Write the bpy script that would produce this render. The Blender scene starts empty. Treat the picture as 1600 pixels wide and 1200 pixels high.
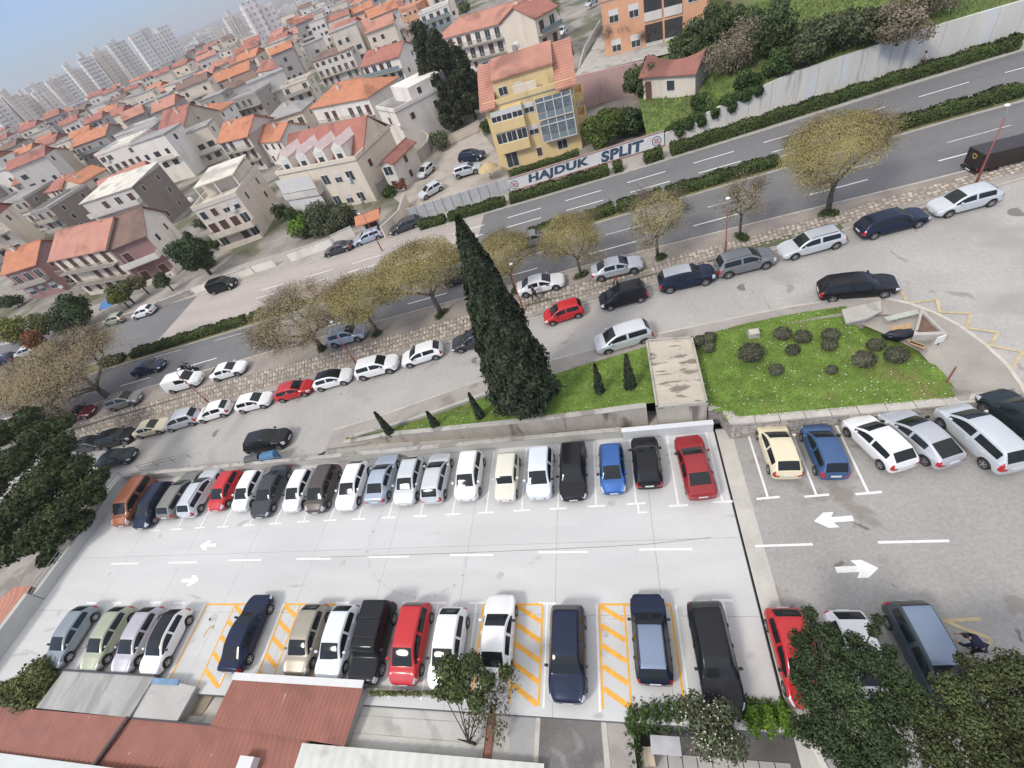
import bpy, bmesh, math, random
import numpy as np
from mathutils import Matrix, Vector
random.seed(7)
S = bpy.context.scene
COL = S.collection
# ---------------------------------------------------------------- camera
FPX, ROLL, PITCH, YAW, CAMH = 725.149, .385953, .771573, .367203, 27.0
_n = np.array([math.sin(ROLL), math.cos(ROLL)])
_d = np.array([*(_n*math.cos(PITCH)), math.sin(PITCH)])
_up = -_d
_fw = np.array([0, 0, 1.]); _fw = _fw-_up*(_fw@_up); _fw /= np.linalg.norm(_fw)
_r = np.cross(_fw, _up)
_b = math.cos(YAW)*_fw+math.sin(YAW)*_r
CM = np.array([np.cross(_b, _up), _b, _up])
cam = bpy.data.cameras.new('camera'); camo = bpy.data.objects.new('camera', cam); COL.objects.link(camo)
cam.sensor_width = 36; cam.sensor_fit = 'HORIZONTAL'; cam.lens = FPX/1600*36
cam.clip_start = .1; cam.clip_end = 9000
m4 = Matrix.Identity(4)
for i in range(3):
    m4[i][0] = CM[i, 0]; m4[i][1] = -CM[i, 1]; m4[i][2] = -CM[i, 2]
m4.translation = (0, 0, CAMH)
camo.matrix_world = m4
S.camera = camo
# ---------------------------------------------------------------- light
W = bpy.data.worlds.new('World'); S.world = W; W.use_nodes = True
nt = W.node_tree; bg = nt.nodes['Background']
sky = nt.nodes.new('ShaderNodeTexSky'); sky.sky_type = 'NISHITA'; sky.sun_disc = False
SUN_EL, SUN_AZ = math.radians(45), math.radians(-140)
sky.sun_elevation = SUN_EL; sky.sun_rotation = SUN_AZ
sky.air_density = 1.0; sky.dust_density = 0.2; sky.ozone_density = 6.0
# thin overcast: a white veil, brighter overhead than towards the horizon (CIE overcast: 1 + 2 sin(elevation)), added to the clear sky
def _wn(t, **k):
    n = nt.nodes.new(t)
    for a_, v_ in k.items(): setattr(n, a_, v_)
    return n
_tc = _wn('ShaderNodeTexCoord'); _sx = _wn('ShaderNodeSeparateXYZ'); nt.links.new(_tc.outputs['Generated'], _sx.inputs[0])
_mr = _wn('ShaderNodeMapRange'); nt.links.new(_sx.outputs[2], _mr.inputs[0])
_mr.inputs[1].default_value = 0; _mr.inputs[2].default_value = 1; _mr.inputs[3].default_value = .35; _mr.inputs[4].default_value = 3.2
_vl = _wn('ShaderNodeVectorMath', operation='SCALE'); _vl.inputs[0].default_value = (4.2, 3.95, 3.3); nt.links.new(_mr.outputs[0], _vl.inputs['Scale'])
_ad = _wn('ShaderNodeVectorMath', operation='ADD'); _tn = _wn('ShaderNodeVectorMath', operation='MULTIPLY'); _tn.inputs[1].default_value = (.60, .80, 1.22); nt.links.new(sky.outputs[0], _tn.inputs[0]); nt.links.new(_tn.outputs[0], _ad.inputs[0]); nt.links.new(_vl.outputs[0], _ad.inputs[1])
nt.links.new(_ad.outputs[0], bg.inputs[0]); bg.inputs[1].default_value = .06
sl = bpy.data.lights.new('sun', 'SUN'); sl.energy = 1.5; sl.angle = math.radians(12); sl.color = (1, .94, .84)
so = bpy.data.objects.new('sun', sl); COL.objects.link(so)
_sd = Vector((math.cos(SUN_EL)*math.sin(SUN_AZ), math.cos(SUN_EL)*math.cos(SUN_AZ), math.sin(SUN_EL)))
so.rotation_euler = _sd.to_track_quat('Z', 'Y').to_euler(); so.location = (0, 0, 80)
S.view_settings.view_transform = 'Standard'; S.view_settings.look = 'None'; S.view_settings.gamma = 1
S.view_settings.use_curve_mapping = False
S.view_settings.exposure = 0.6
# ---------------------------------------------------------------- helpers
def at(u, v, z=0.):
    r = CM@np.array([u-800, v-600, FPX]); t = (z-CAMH)/r[2]
    return Vector((r[0]*t, r[1]*t, z))
def zs(x): return max(-2.4, min(3.0, .05*(x+26)))          # service road level
def zm(x): return max(-.8, min(3.0, 1.8+.035*x))           # main road level
def zr(x): return max(0., min(1.7, .09*(x-5.2)))           # right car park level
def z0(x): return 0.
def atg(u, v, f):
    z = 0.
    for _ in range(8):
        p = at(u, v, z); z = f(p.x)
    return at(u, v, z)
def smooth(me, on=True):
    me.polygons.foreach_set('use_smooth', [on]*len(me.polygons))
def link(name, data, parent=None):
    o = bpy.data.objects.new(name, data); COL.objects.link(o)
    if parent: o.parent = parent
    return o
def tag(o, label=None, cat=None, group=None, kind=None):
    if label: o['label'] = label
    if cat: o['category'] = cat
    if group: o['group'] = group
    if kind: o['kind'] = kind
    return o
def empty(name, loc, rz=0, label=None, cat=None, group=None):
    o = link(name, None); o.location = loc; o.rotation_euler = (0, 0, rz); o.empty_display_size = .3
    return tag(o, label, cat, group)
class MB:
    def __init__(s): s.v = []; s.f = []; s.m = []
    def poly(s, pts, m=0):
        n = len(s.v); s.v += [tuple(p) for p in pts]; s.f.append(tuple(range(n, n+len(pts)))); s.m.append(m); return s
    def box(s, x0, x1, y0, y1, z0, z1, m=0):
        n = len(s.v); s.v += [(x, y, z) for z in (z0, z1) for y in (y0, y1) for x in (x0, x1)]
        for f in ((0, 2, 3, 1), (4, 5, 7, 6), (0, 1, 5, 4), (2, 6, 7, 3), (0, 4, 6, 2), (1, 3, 7, 5)):
            s.f.append(tuple(n+i for i in f)); s.m.append(m)
        return s
    def prism(s, pts, h0, h1, m=0, bottom=True):
        """pts: 2D polygon ccw (or 3D with own z, then h are offsets)"""
        n = len(s.v); k = len(pts)
        zz = [(p[2] if len(p) > 2 else 0.) for p in pts]
        s.v += [(p[0], p[1], z+h0) for p, z in zip(pts, zz)]+[(p[0], p[1], z+h1) for p, z in zip(pts, zz)]
        s.f.append(tuple(range(n+k, n+2*k))); s.m.append(m)
        if bottom: s.f.append(tuple(range(n+k-1, n-1, -1))); s.m.append(m)
        for i in range(k):
            j = (i+1) % k; s.f.append((n+i, n+j, n+k+j, n+k+i)); s.m.append(m)
        return s
    def tube(s, path, rad, seg=6, m=0, cap=True):
        path = [Vector(p) for p in path]; rads = rad if isinstance(rad, (list, tuple)) else [rad]*len(path)
        n = len(s.v)
        for i, p in enumerate(path):
            d = (path[min(i+1, len(path)-1)]-path[max(i-1, 0)]).normalized()
            a = d.cross(Vector((0, 0, 1)))
            if a.length < 1e-3: a = Vector((1, 0, 0))
            a.normalize(); b = d.cross(a)
            for k in range(seg):
                t = 2*math.pi*k/seg; q = p+(a*math.cos(t)+b*math.sin(t))*rads[i]; s.v.append(tuple(q))
        for i in range(len(path)-1):
            for k in range(seg):
                k2 = (k+1) % seg
                s.f.append((n+i*seg+k, n+i*seg+k2, n+(i+1)*seg+k2, n+(i+1)*seg+k)); s.m.append(m)
        if cap:
            s.f.append(tuple(range(n+seg-1, n-1, -1))); s.m.append(m)
            e = n+(len(path)-1)*seg; s.f.append(tuple(range(e, e+seg))); s.m.append(m)
        return s
    def lathe(s, prof, seg=12, m=0, c=(0, 0, 0), axis='z'):
        n = len(s.v)
        for r, z in prof:
            for k in range(seg):
                t = 2*math.pi*k/seg
                if axis == 'z': s.v.append((c[0]+r*math.cos(t), c[1]+r*math.sin(t), c[2]+z))
                else: s.v.append((c[0]+r*math.cos(t), c[1]+z, c[2]+r*math.sin(t)))
        for i in range(len(prof)-1):
            for k in range(seg):
                k2 = (k+1) % seg; s.f.append((n+i*seg+k, n+i*seg+k2, n+(i+1)*seg+k2, n+(i+1)*seg+k)); s.m.append(m)
        s.f.append(tuple(range(n+seg-1, n-1, -1))); s.m.append(m)
        e = n+(len(prof)-1)*seg; s.f.append(tuple(range(e, e+seg))); s.m.append(m)
        return s
    def mesh(s, name, *mats):
        me = bpy.data.meshes.new(name); me.from_pydata(s.v, [], s.f)
        for mm in mats: me.materials.append(mm)
        if len(mats) > 1: me.polygons.foreach_set('material_index', s.m)
        me.update(); return me
    def build(s, name, mat, parent=None, sm=False):
        mats = mat if isinstance(mat, (list, tuple)) else (mat,)
        me = s.mesh(name, *mats)
        if sm: smooth(me)
        return link(name, me, parent)
def npmesh(name, V, F, mat):
    """V (n,3), F (m,4) -> mesh fast"""
    me = bpy.data.meshes.new(name); k = F.shape[1]
    me.vertices.add(len(V)); me.vertices.foreach_set('co', V.astype(np.float32).ravel())
    me.loops.add(F.size); me.loops.foreach_set('vertex_index', F.astype(np.int32).ravel())
    me.polygons.add(len(F)); me.polygons.foreach_set('loop_start', np.arange(0, F.size, k, dtype=np.int32))
    me.materials.append(mat); me.update(calc_edges=True); return me
# ---------------------------------------------------------------- materials
MATS = {}
def mat(name, col=(.5, .5, .5), rough=.8, var=.12, scale=2., bump=0., bscale=None, metal=0., coat=0., stain=None, sscale=.15, sth=.55,
        swid=.12, island=0., alpha=None, stripe=None, spec=.5, trans=0., fine=0., stretch=None, emit=None, coords='pos', stain2=None):
    if name in MATS: return MATS[name]
    M = bpy.data.materials.new(name); M.use_nodes = True; t = M.node_tree; N = t.nodes; L = t.links
    P = N['Principled BSDF']; P.inputs['Roughness'].default_value = rough; P.inputs['Metallic'].default_value = metal
    P.inputs['Specular IOR Level'].default_value = spec
    P.inputs['Coat Weight'].default_value = coat; P.inputs['Coat Roughness'].default_value = .04
    if trans: P.inputs['Transmission Weight'].default_value = trans
    c = (*col, 1)
    if coords == 'obj': src = N.new('ShaderNodeTexCoord').outputs['Object']
    else: src = N.new('ShaderNodeNewGeometry').outputs['Position']
    if stretch:
        mp = N.new('ShaderNodeMapping'); mp.inputs['Scale'].default_value = stretch; L.new(src, mp.inputs[0]); ssrc = mp.outputs[0]
    else: ssrc = src
    def noise(sc, det=4, s=None, dis=0.):
        n = N.new('ShaderNodeTexNoise'); n.inputs['Scale'].default_value = sc; n.inputs['Detail'].default_value = det
        n.inputs['Distortion'].default_value = dis
        L.new(s or ssrc, n.inputs['Vector']); return n.outputs['Fac']
    def mix(f, a, b):
        n = N.new('ShaderNodeMix'); n.data_type = 'RGBA'
        for sck, val in ((n.inputs[0], f), (n.inputs[6], a), (n.inputs[7], b)):
            if hasattr(val, 'is_linked'): L.new(val, sck)
            else: sck.default_value = val
        return n.outputs[2]
    def ramp(f, a, b):
        n = N.new('ShaderNodeMapRange'); n.inputs[1].default_value = a; n.inputs[2].default_value = b; L.new(f, n.inputs[0]); return n.outputs[0]
    cur = c
    if var:
        lo = tuple(x*(1-var) for x in col)+(1,); hi = tuple(min(1, x*(1+var)) for x in col)+(1,)
        cur = mix(ramp(noise(scale, 6), .3, .7), lo, hi)
    if fine:
        fo = noise(scale*22, 2); cur = mix(ramp(fo, .25, .75), cur, tuple(x*(1-fine) for x in col)+(1,)) if False else cur
        n = N.new('ShaderNodeMix'); n.data_type = 'RGBA'; n.blend_type = 'MULTIPLY'; n.inputs[0].default_value = 1
        g = N.new('ShaderNodeMapRange'); g.inputs[1].default_value = .25; g.inputs[2].default_value = .75; g.inputs[3].default_value = 1-fine; g.inputs[4].default_value = 1+fine
        L.new(fo, g.inputs[0])
        if hasattr(cur, 'is_linked'): L.new(cur, n.inputs[6])
        else: n.inputs[6].default_value = cur
        cb = N.new('ShaderNodeCombineColor')
        for k in range(3): L.new(g.outputs[0], cb.inputs[k])
        L.new(cb.outputs[0], n.inputs[7]); cur = n.outputs[2]
    if stain:
        cur = mix(ramp(noise(sscale, 7, dis=.4), sth, sth+swid), cur, (*stain, 1))
    if stain2:
        sc2, th2, wd2, col2 = stain2
        cur = mix(ramp(noise(sc2, 8, dis=.8), th2, th2+wd2), cur, (*col2, 1))
    if island:
        g = N.new('ShaderNodeNewGeometry'); h = N.new('ShaderNodeHueSaturation')
        r = N.new('ShaderNodeMapRange'); r.inputs[3].default_value = 1-island; r.inputs[4].default_value = 1+island
        L.new(g.outputs['Random Per Island'], r.inputs[0]); L.new(r.outputs[0], h.inputs['Value'])
        if hasattr(cur, 'is_linked'): L.new(cur, h.inputs['Color'])
        else: h.inputs['Color'].default_value = cur
        cur = h.outputs[0]
    if hasattr(cur, 'is_linked'): L.new(cur, P.inputs['Base Color'])
    else: P.inputs['Base Color'].default_value = cur
    hb = None
    if bump:
        hb = noise(bscale or scale*8, 5)
    if stripe:
        axis, per, dep = stripe
        w = N.new('ShaderNodeTexWave'); w.wave_type = 'BANDS'; w.bands_direction = axis; w.wave_profile = 'SIN'
        w.inputs['Scale'].default_value = 1/per*math.pi/10*1.0; w.inputs['Distortion'].default_value = .3
        L.new(N.new('ShaderNodeTexCoord').outputs['Object'], w.inputs[0])
        B = N.new('ShaderNodeBump'); B.inputs['Strength'].default_value = dep; B.inputs['Distance'].default_value = .05
        L.new(w.outputs['Fac'], B.inputs['Height']); L.new(B.outputs[0], P.inputs['Normal'])
    if hb is not None:
        B2 = N.new('ShaderNodeBump'); B2.inputs['Strength'].default_value = bump; B2.inputs['Distance'].default_value = .02
        L.new(hb, B2.inputs['Height'])
        if stripe: L.new(B.outputs[0], B2.inputs['Normal'])
        L.new(B2.outputs[0], P.inputs['Normal'])
    if emit: P.inputs['Emission Color'].default_value = (*emit[0], 1); P.inputs['Emission Strength'].default_value = emit[1]
    MATS[name] = M; return M
# ================================================================ GROUND
asphalt = mat('main_asphalt', (.165, .163, .163), .85, .10, .35, .25, 30, stain=(.20, .196, .19), sscale=.05, sth=.5, swid=.2, fine=.12, stretch=(.25, 1, 1))
svc_m = mat('service_asphalt', (.39, .378, .352), .9, .08, .25, .25, 30, stain=(.345, .325, .30), sscale=.22, sth=.56, swid=.12, fine=.10, stain2=(.5, .66, .05, (.30, .275, .245)))
rlot_m = mat('worn_asphalt', (.33, .32, .30), .9, .07, .3, .3, 30, stain=(.25, .232, .205), sscale=.33, sth=.57, swid=.05, fine=.12, stain2=(.55, .67, .03, (.17, .15, .13)))
conc_m = mat('pale_concrete', (.56, .56, .545), .75, .05, .5, .15, 40, stain=(.50, .50, .485), sscale=.2, sth=.5, swid=.2, fine=.05, stretch=(.35, 1.6, 1), stain2=(.55, .665, .06, (.43, .415, .385)))
conc2_m = mat('weathered_concrete', (.42, .40, .36), .9, .12, .8, .3, 25, stain=(.27, .25, .22), sscale=.7, sth=.55, swid=.1, fine=.12)
kerb_m = mat('kerb_stone', (.47, .44, .39), .85, .15, 1.5, .3, 30, fine=.1)
pave_m = mat('paving', (.34, .31, .28), .9, .12, .6, .3, 25, stain=(.24, .215, .19), sscale=.4, sth=.55, swid=.1, fine=.12)
wet_m = mat('damp_paving', (.34, .315, .275), .85, .12, .6, .3, 25, stain=(.21, .19, .16), sscale=.4, sth=.54, swid=.06, fine=.1)
wall_m = mat('parapet_paint', (.47, .47, .44), .85, .06, .6, .1, 30, fine=.05)
oldwall_m = mat('old_retaining_wall', (.40, .36, .31), .92, .15, 1.2, .4, 20, stain=(.15, .13, .115), sscale=.9, sth=.55, swid=.12, stretch=(1, 1, .25), fine=.15)
town_m = mat('town_ground', (.27, .245, .215), .95, .3, .2, .3, 10, stain=(.12, .125, .07), sscale=.09, sth=.5, swid=.08, fine=.2)
dirt_m = mat('dirt', (.20, .185, .15), .95, .2, .3, .4, 12, stain=(.10, .12, .055), sscale=.12, sth=.5, swid=.1, fine=.15)
grass_m = mat('lawn_grass', (.145, .225, .04), .95, .3, 1.2, .8, 30, stain=(.19, .19, .06), sscale=.35, sth=.58, swid=.12, fine=.25, stain2=(.5, .67, .05, (.22, .18, .10)))
bank_m = mat('bank_grass', (.12, .17, .04), .95, .35, .7, .8, 14, stain=(.13, .115, .05), sscale=.2, sth=.52, swid=.15, fine=.3)
white_m = mat('road_paint', (.78, .78, .76), .7, .08, 3., fine=.08)
wornw_m = mat('worn_paint', (.50, .50, .48), .8, .2, 3., fine=.15)
orange_m = mat('orange_paint', (.80, .40, .055), .7, .12, 3., fine=.1)
worno_m = mat('worn_orange', (.50, .41, .25), .8, .2, 3., fine=.15)
tyre_mark_m = mat('tyre_mark', (.52, .525, .52), .8, .1, 2.)
joint_m = mat('joint', (.10, .10, .10), .9)
def struct(name, o): o['kind'] = 'structure'; return o
def sheet(name, pts, m, kind='structure', parent=None):
    o = MB().poly(pts).build(name, m, parent)
    if kind and not parent: o['kind'] = kind
    return o
# the wide ground and the town's ground
struct('g', MB().poly([(-4000, -600, -3.6), (3500, -600, -3.6), (3500, 6000, -3.6), (-4000, 6000, -3.6)]).build('ground', dirt_m))
def grid_strip(xs, near, far, zf, off=0.):
    """ruled sheet between two functions y(x)"""
    b = MB()
    for a, c in zip(xs[:-1], xs[1:]):
        b.poly([(a, near(a), zf(a)+off), (c, near(c), zf(c)+off), (c, far(c), zf(c)+off), (a, far(a), zf(a)+off)])
    return b
def pline(pxs, f, xmin=None, xmax=None):
    """y(x) from a px polyline laid on level f; linear extension"""
    P = sorted([tuple(atg(u, v, f))[:2] for u, v in pxs]); X = [p[0] for p in P]; Y = [p[1] for p in P]
    co = np.polyfit(X, Y, 1)
    def g(x):
        if x < X[0]: return Y[0]+(x-X[0])*co[0]
        if x > X[-1]: return Y[-1]+(x-X[-1])*co[0]
        return float(np.interp(x, X, Y))
    return g
def fitline(pxs, f, deg=2):
    P = [tuple(atg(u, v, f))[:2] for u, v in pxs]; X = np.array([p[0] for p in P]); Y = np.array([p[1] for p in P])
    co = np.polyfit(X, Y, deg); lo, hi = X.min()-3, X.max()+3; d = np.polyder(co)
    def g(x):
        if x < lo: return float(np.polyval(co, lo)+(x-lo)*np.polyval(d, lo))
        if x > hi: return float(np.polyval(co, hi)+(x-hi)*np.polyval(d, hi))
        return float(np.polyval(co, x))
    return g
XS = [-150, -110, -90, -75, -60, -50, -40, -30, -20, -10, -4, 3, 10, 17, 24, 30, 40, 60, 80, 110]
y_sf = fitline([(140, 690), (440, 606), (700, 535), (900, 478), (1040, 438), (1300, 375), (1600, 273)], zs)      # service road, far kerb
y_st = fitline([(200, 640), (560, 540), (830, 462), (1120, 390), (1600, 250)], zm)                                # top of the stone slope
y_mk = fitline([(90, 650), (560, 515), (800, 440), (1100, 375), (1340, 315), (1600, 245)], zm)                    # main road near kerb
y_mn = fitline([(140, 585), (400, 510), (930, 350), (1200, 268), (1600, 160)], zm)                                # median near kerb
y_fk = fitline([(740, 340), (1050, 250), (1300, 170), (1600, 80)], zm)                                            # far carriageway's far kerb
y_fk_ = y_fk
y_mf = lambda x: y_mn(x)+2.3
y_st_ = y_st
y_mk0 = y_mk
y_mk = lambda x: max(y_mk0(x), y_st_(x)+.5)
y_wl = fitline([(640, 345), (800, 305), (1050, 232), (1300, 150), (1600, 60)], zm, 1)                             # retaining wall foot
# town ground, behind the road
b = MB()
TX = [-2500, -150]+XS[1:]+[2500]
for a, c in zip(TX[:-1], TX[1:]):
    ya = y_mk0(max(-150, min(110, a)))-3.5; yc = y_mk0(max(-150, min(110, c)))-3.5
    b.poly([(a, ya, zm(a)-.12), (c, yc, zm(c)-.12), (c, 4500, zm(c)-.12), (a, 4500, zm(a)-.12)])
struct('t', b.build('town_ground', town_m))
# service road reaches from the car park's back wall to the far kerb; plaza at the right
near_px = [(140, 745), (330, 720), (560, 665), (770, 590), (940, 545), (1050, 520), (1280, 473), (1380, 470)]
y_sn = pline(near_px, zs)
b = MB()
sx = XS[:XS.index(17)]
for a, c in zip(sx[:-1], sx[1:]):
    na = 18.9 if a < -24 else y_sn(a)-.3; nc = 18.9 if c <= -24 else y_sn(c)-.3
    if a <= -110: na = nc = 12
    b.poly([(a, na, zs(a)), (c, nc, zs(c)), (c, y_sf(c), zs(c)), (a, y_sf(a), zs(a))])
struct('s', b.build('service_road', svc_m))
# plaza: heights ruled between the right car park and the service road
def zplaza(x, y):
    t = max(0., min(1., (y-20.)/9.)); return zr(x)*(1-t)+zs(x)*t
b = MB()
gx = [10, 14, 18, 22, 27, 33, 40, 50, 62, 80, 110]; gy = [19, 22, 25, 28, 31]
for a, c in zip(gx[:-1], gx[1:]):
    for y0_, y1_ in zip(gy[:-1], gy[1:]):
        if c <= 14 and y1_ <= 28: continue
        if c <= 18 and y1_ <= 28: continue
        b.poly([(a, y0_, zplaza(a, y0_)-.004), (c, y0_, zplaza(c, y0_)-.004), (c, y1_, zplaza(c, y1_)-.004), (a, y1_, zplaza(a, y1_)-.004)])
    b.poly([(a, 31, zs(a)-.004), (c, 31, zs(c)-.004), (c, y_sf(c), zs(c)-.004), (a, y_sf(a), zs(a)-.004)])
for (a, c, y0_, y1_) in ((16.4, 18, 26, 27), (16.0, 18, 27, 28)):
    b.poly([(a, y0_, zplaza(a, y0_)-.004), (c, y0_, zplaza(c, y0_)-.004), (c, y1_, zplaza(c, y1_)-.004), (a, y1_, zplaza(a, y1_)-.004)])
struct('p', b.build('plaza_road', svc_m))
# right-hand car park
b = MB(); gx = [4.62, 5.2, 9, 14, 19, 24.1, 30, 40, 60, 110]
for a, c in zip(gx[:-1], gx[1:]):
    b.poly([(a, -4, zr(a)), (c, -4, zr(c)), (c, 19.5, zr(c)), (a, 19.5, zr(a))])
RL = struct('r', b.build('worn_car_park', rlot_m))
b = MB().poly([(4.62, -4, .004), (5.55, -4, .034), (5.55, 19.4, .034), (4.62, 19.4, .004)])
struct('st', b.build('concrete_edge_strip', mat('edge_strip', (.50, .48, .43), .85, .1, .8, .2, 30, fine=.1, stain=(.40, .37, .33), sscale=.4)))
# ---------------------------------------------------------------- main road
struct('m', grid_strip(XS, y_mk, lambda x: y_mn(x)+.3, zm, .0).build('main_road_near_carriageway', asphalt))
struct('m', grid_strip(XS, y_mf, y_fk, zm, .002).build('main_road_far_carriageway', asphalt))
# pale resurfaced stretch of the far carriageway at the left
pale_m = mat('pale_asphalt', (.42, .37, .33), .9, .08, .3, .2, 30, stain=(.36, .32, .29), sscale=.2, sth=.5, swid=.2, fine=.08, stretch=(.2, 1, 1))
pq = [(240, 528), (258, 500), (400, 440), (620, 385), (745, 343), (755, 360), (620, 420), (390, 487)]
lo_x = atg(255, 520, zm).x; hi_x = atg(752, 352, zm).x
struct('m', grid_strip([lo_x]+[x for x in XS if lo_x < x < hi_x]+[hi_x], lambda x: y_mf(x)+.4, lambda x: y_fk(x), zm, .006).build('pale_road_patch', pale_m))
# verge with the parked cars, stone slope, footway
struct('v', grid_strip(XS, y_st, y_mk, zm, .10).build('verge', mat('verge_surface', (.31, .27, .235), .92, .14, .5, .3, 20, stain=(.24, .21, .18), sscale=.3, sth=.5, swid=.15, fine=.12)))
struct('v', grid_strip(XS, y_sf, lambda x: y_sf(x)+.75, zs, .12).build('footway', pave_m))
struct('v', grid_strip(XS, lambda x: y_mf(x)-2.2, lambda x: y_mf(x)+.1, zm, .12).build('median_strip', mat('median_soil', (.16, .15, .07), .95, .3, 1., .5, 15, fine=.25)))
struct('v', grid_strip(XS, y_fk, lambda x: y_fk(x)+6.5, zm, .1).build('far_footway', mat('far_footway', (.36, .33, .29), .92, .12, .4, .3, 15, fine=.12)))
def kerb(name, xs, yf, zf, h, w=.16):
    b = MB()
    for a, c in zip(xs[:-1], xs[1:]):
        b.prism([(a, yf(a), zf(a)), (c, yf(c), zf(c)), (c, yf(c)+w, zf(c)), (a, yf(a)+w, zf(a))], -.02, h)
    o = b.build(name, kerb_m); o['kind'] = 'structure'; return o
kerb('service_kerb', XS, lambda x: y_sf(x)-.16, zs, .14)
kerb('main_road_kerb', XS, lambda x: y_mk(x), zm, .125)
kerb('median_kerb', XS, lambda x: y_mf(x)-2.32, zm, .135, .13)
kerb('median_kerb', XS, lambda x: y_mf(x)+.08, zm, .135, .13)
kerb('far_kerb', XS, lambda x: y_fk(x), zm, .125)
# stone slope: mortar bed plus the single stones
sl_b = MB()
for a, c in zip(XS[:-1], XS[1:]):
    f0 = lambda x: (x, y_sf(x)+.75, zs(x)+.10); f1 = lambda x: (x, y_st(x)+.05, max(zm(x)+.09, zs(x)+.2))
    sl_b.poly([f0(a), f0(c), f1(c), f1(a)])
slope = sl_b.build('stone_slope', mat('mortar', (.24, .21, .18), .95, .15, 2., .3)); slope['kind'] = 'structure'
rng = np.random.default_rng(3)
V = []; F = []
stx = -82.
while stx < 62:
    y0_ = y_sf(stx)+.75; y1_ = y_st(stx)+.05; za = zs(stx)+.10; zb = max(zm(stx)+.09, zs(stx)+.2); n = max(3, int((y1_-y0_)/.34))
    for k in range(n):
        t = (k+.5+rng.uniform(-.15, .15))/n; cx = stx+rng.uniform(-.06, .06); cy = y0_+t*(y1_-y0_); cz = za+t*(zb-za)
        rx, ry, rz_ = rng.uniform(.15, .21), (y1_-y0_)/n*rng.uniform(.38, .5), rng.uniform(.04, .09)
        a0 = rng.uniform(0, 6.28); base = len(V); sl_ = (zb-za)/(y1_-y0_)
        for q in range(6):
            aa = a0+q*math.pi/3; rr = rng.uniform(.85, 1.1); dx, dy = rx*rr*math.cos(aa), ry*rr*math.sin(aa)
            V.append((cx+dx, cy+dy, cz+dy*sl_-.01))
        for q in range(6):
            p = V[base+q]; V.append((cx+(p[0]-cx)*.7, cy+(p[1]-cy)*.7, p[2]+rz_*rng.uniform(.8, 1.2)))
        for q in range(6):
            F.append((base+q, base+(q+1) % 6, base+6+(q+1) % 6, base+6+q))
        F.append((base+6, base+7, base+8, base+9)); F.append((base+6, base+9, base+10, base+11))
    stx += .36
o = link('pitched_stones', npmesh('pitched_stones', np.array(V), np.array(F), mat('stones', (.40, .35, .29), .92, .15, 1.5, .4, 20, island=.32)), slope); o['kind'] = 'stuff'
# lane dashes
def dash(u0, v0, u1, v1, f, parent, w=.13, m=white_m, off=.006, name='lane_dash'):
    a = atg(u0, v0, f); c = atg(u1, v1, f); d = (c-a); d.z = 0; n = Vector((-d.y, d.x, 0)).normalized()*w/2; up = Vector((0, 0, off))
    return MB().poly([a-n+up, c-n+up, c+n+up, a+n+up]).build(name, m, parent)
mroad = bpy.data.objects['main_road_near_carriageway']; froad = bpy.data.objects['main_road_far_carriageway']
def dashes(y, xs, ln, parent, w=.14, f=zm, m=white_m):
    for x in xs:
        a, c = x, x+ln; off = .008
        MB().poly([(a, y(a)-w/2, f(a)+off), (c, y(c)-w/2, f(c)+off), (c, y(c)+w/2, f(c)+off), (a, y(a)+w/2, f(a)+off)]).build('lane_dash', m, parent)
ln1 = fitline([(922, 396), (990, 379), (1083, 353), (1150, 335), (1380, 274), (1474, 250), (1567, 225), (320, 565), (365, 552), (518, 508), (565, 495), (167, 609), (260, 583)], zm, 2)
ln2 = fitline([(947, 367), (1000, 353), (1080, 331), (1150, 312), (1395, 245), (1440, 233), (1522, 213), (1598, 191)], zm, 1)
x1 = atg(1380, 274, zm).x; x2 = atg(1083, 353, zm).x; st = (x1-x2)/round((x1-x2)/9.)
sp = abs(atg(920, 397, zm).x-atg(1083, 353, zm).x)
dashes(ln1, [atg(920, 397, zm).x+k*sp for k in range(-9, 9)], 4.6, mroad)
dashes(ln2, [atg(946, 367, zm).x+k*sp for k in range(-9, 9)], 4.6, mroad, m=wornw_m)
ln3 = fitline([(800, 338), (873, 316), (973, 287), (1025, 273), (1083, 255), (1132, 241), (1200, 222), (1240, 210), (1437, 152), (1502, 133), (1566, 114), (1598, 104)], zm, 1)
ln4 = fitline([(802, 352), (827, 345), (980, 302), (1035, 287), (1092, 271), (1146, 256), (1370, 192), (1392, 185), (1466, 164), (1532, 145)], zm, 1)
sp3 = abs(atg(1437, 152, zm).x-atg(1083, 255, zm).x)/3
dashes(ln3, [atg(1083, 255, zm).x+k*sp3 for k in range(-8, 7)], 4.2, froad)
dashes(ln4, [atg(1092, 271, zm).x+k*sp3 for k in range(-8, 7)], 4.2, froad)
# ================================================================ CONCRETE CAR PARK
DECK = struct('d', MB().box(-47.05, 4.55, 3.25, 19.75, -3.7, -.03).build('concrete_car_park', joint_m))
jx = [-47.05, -41, -35, -29.1, -23.2, -17.3, -11.6, -5.85, -.1, 4.5]; jy = [3.3, 7.95, 12.05, 19.7]
for a, c in zip(jx[:-1], jx[1:]):
    for d, e in zip(jy[:-1], jy[1:]):
        MB().box(a+.007, c-.007, d+.007, e-.007, -.06, 0).build('concrete_slab', conc_m, DECK)
def lotq(pts, m, name, off=.005, parent=DECK, f=z0):
    return MB().poly([(p[0], p[1], f(p[0])+off) for p in pts]).build(name, m, parent)
def bar(x0, y0_, x1, y1_, w, m, name, parent=DECK, f=z0, off=.005):
    d = Vector((x1-x0, y1_-y0_, 0)); n = Vector((-d.y, d.x, 0)).normalized()*w/2
    return lotq([(x0-n.x, y0_-n.y), (x1-n.x, y1_-n.y), (x1+n.x, y1_+n.y), (x0+n.x, y0_+n.y)], m, name, off, parent, f)
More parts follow.
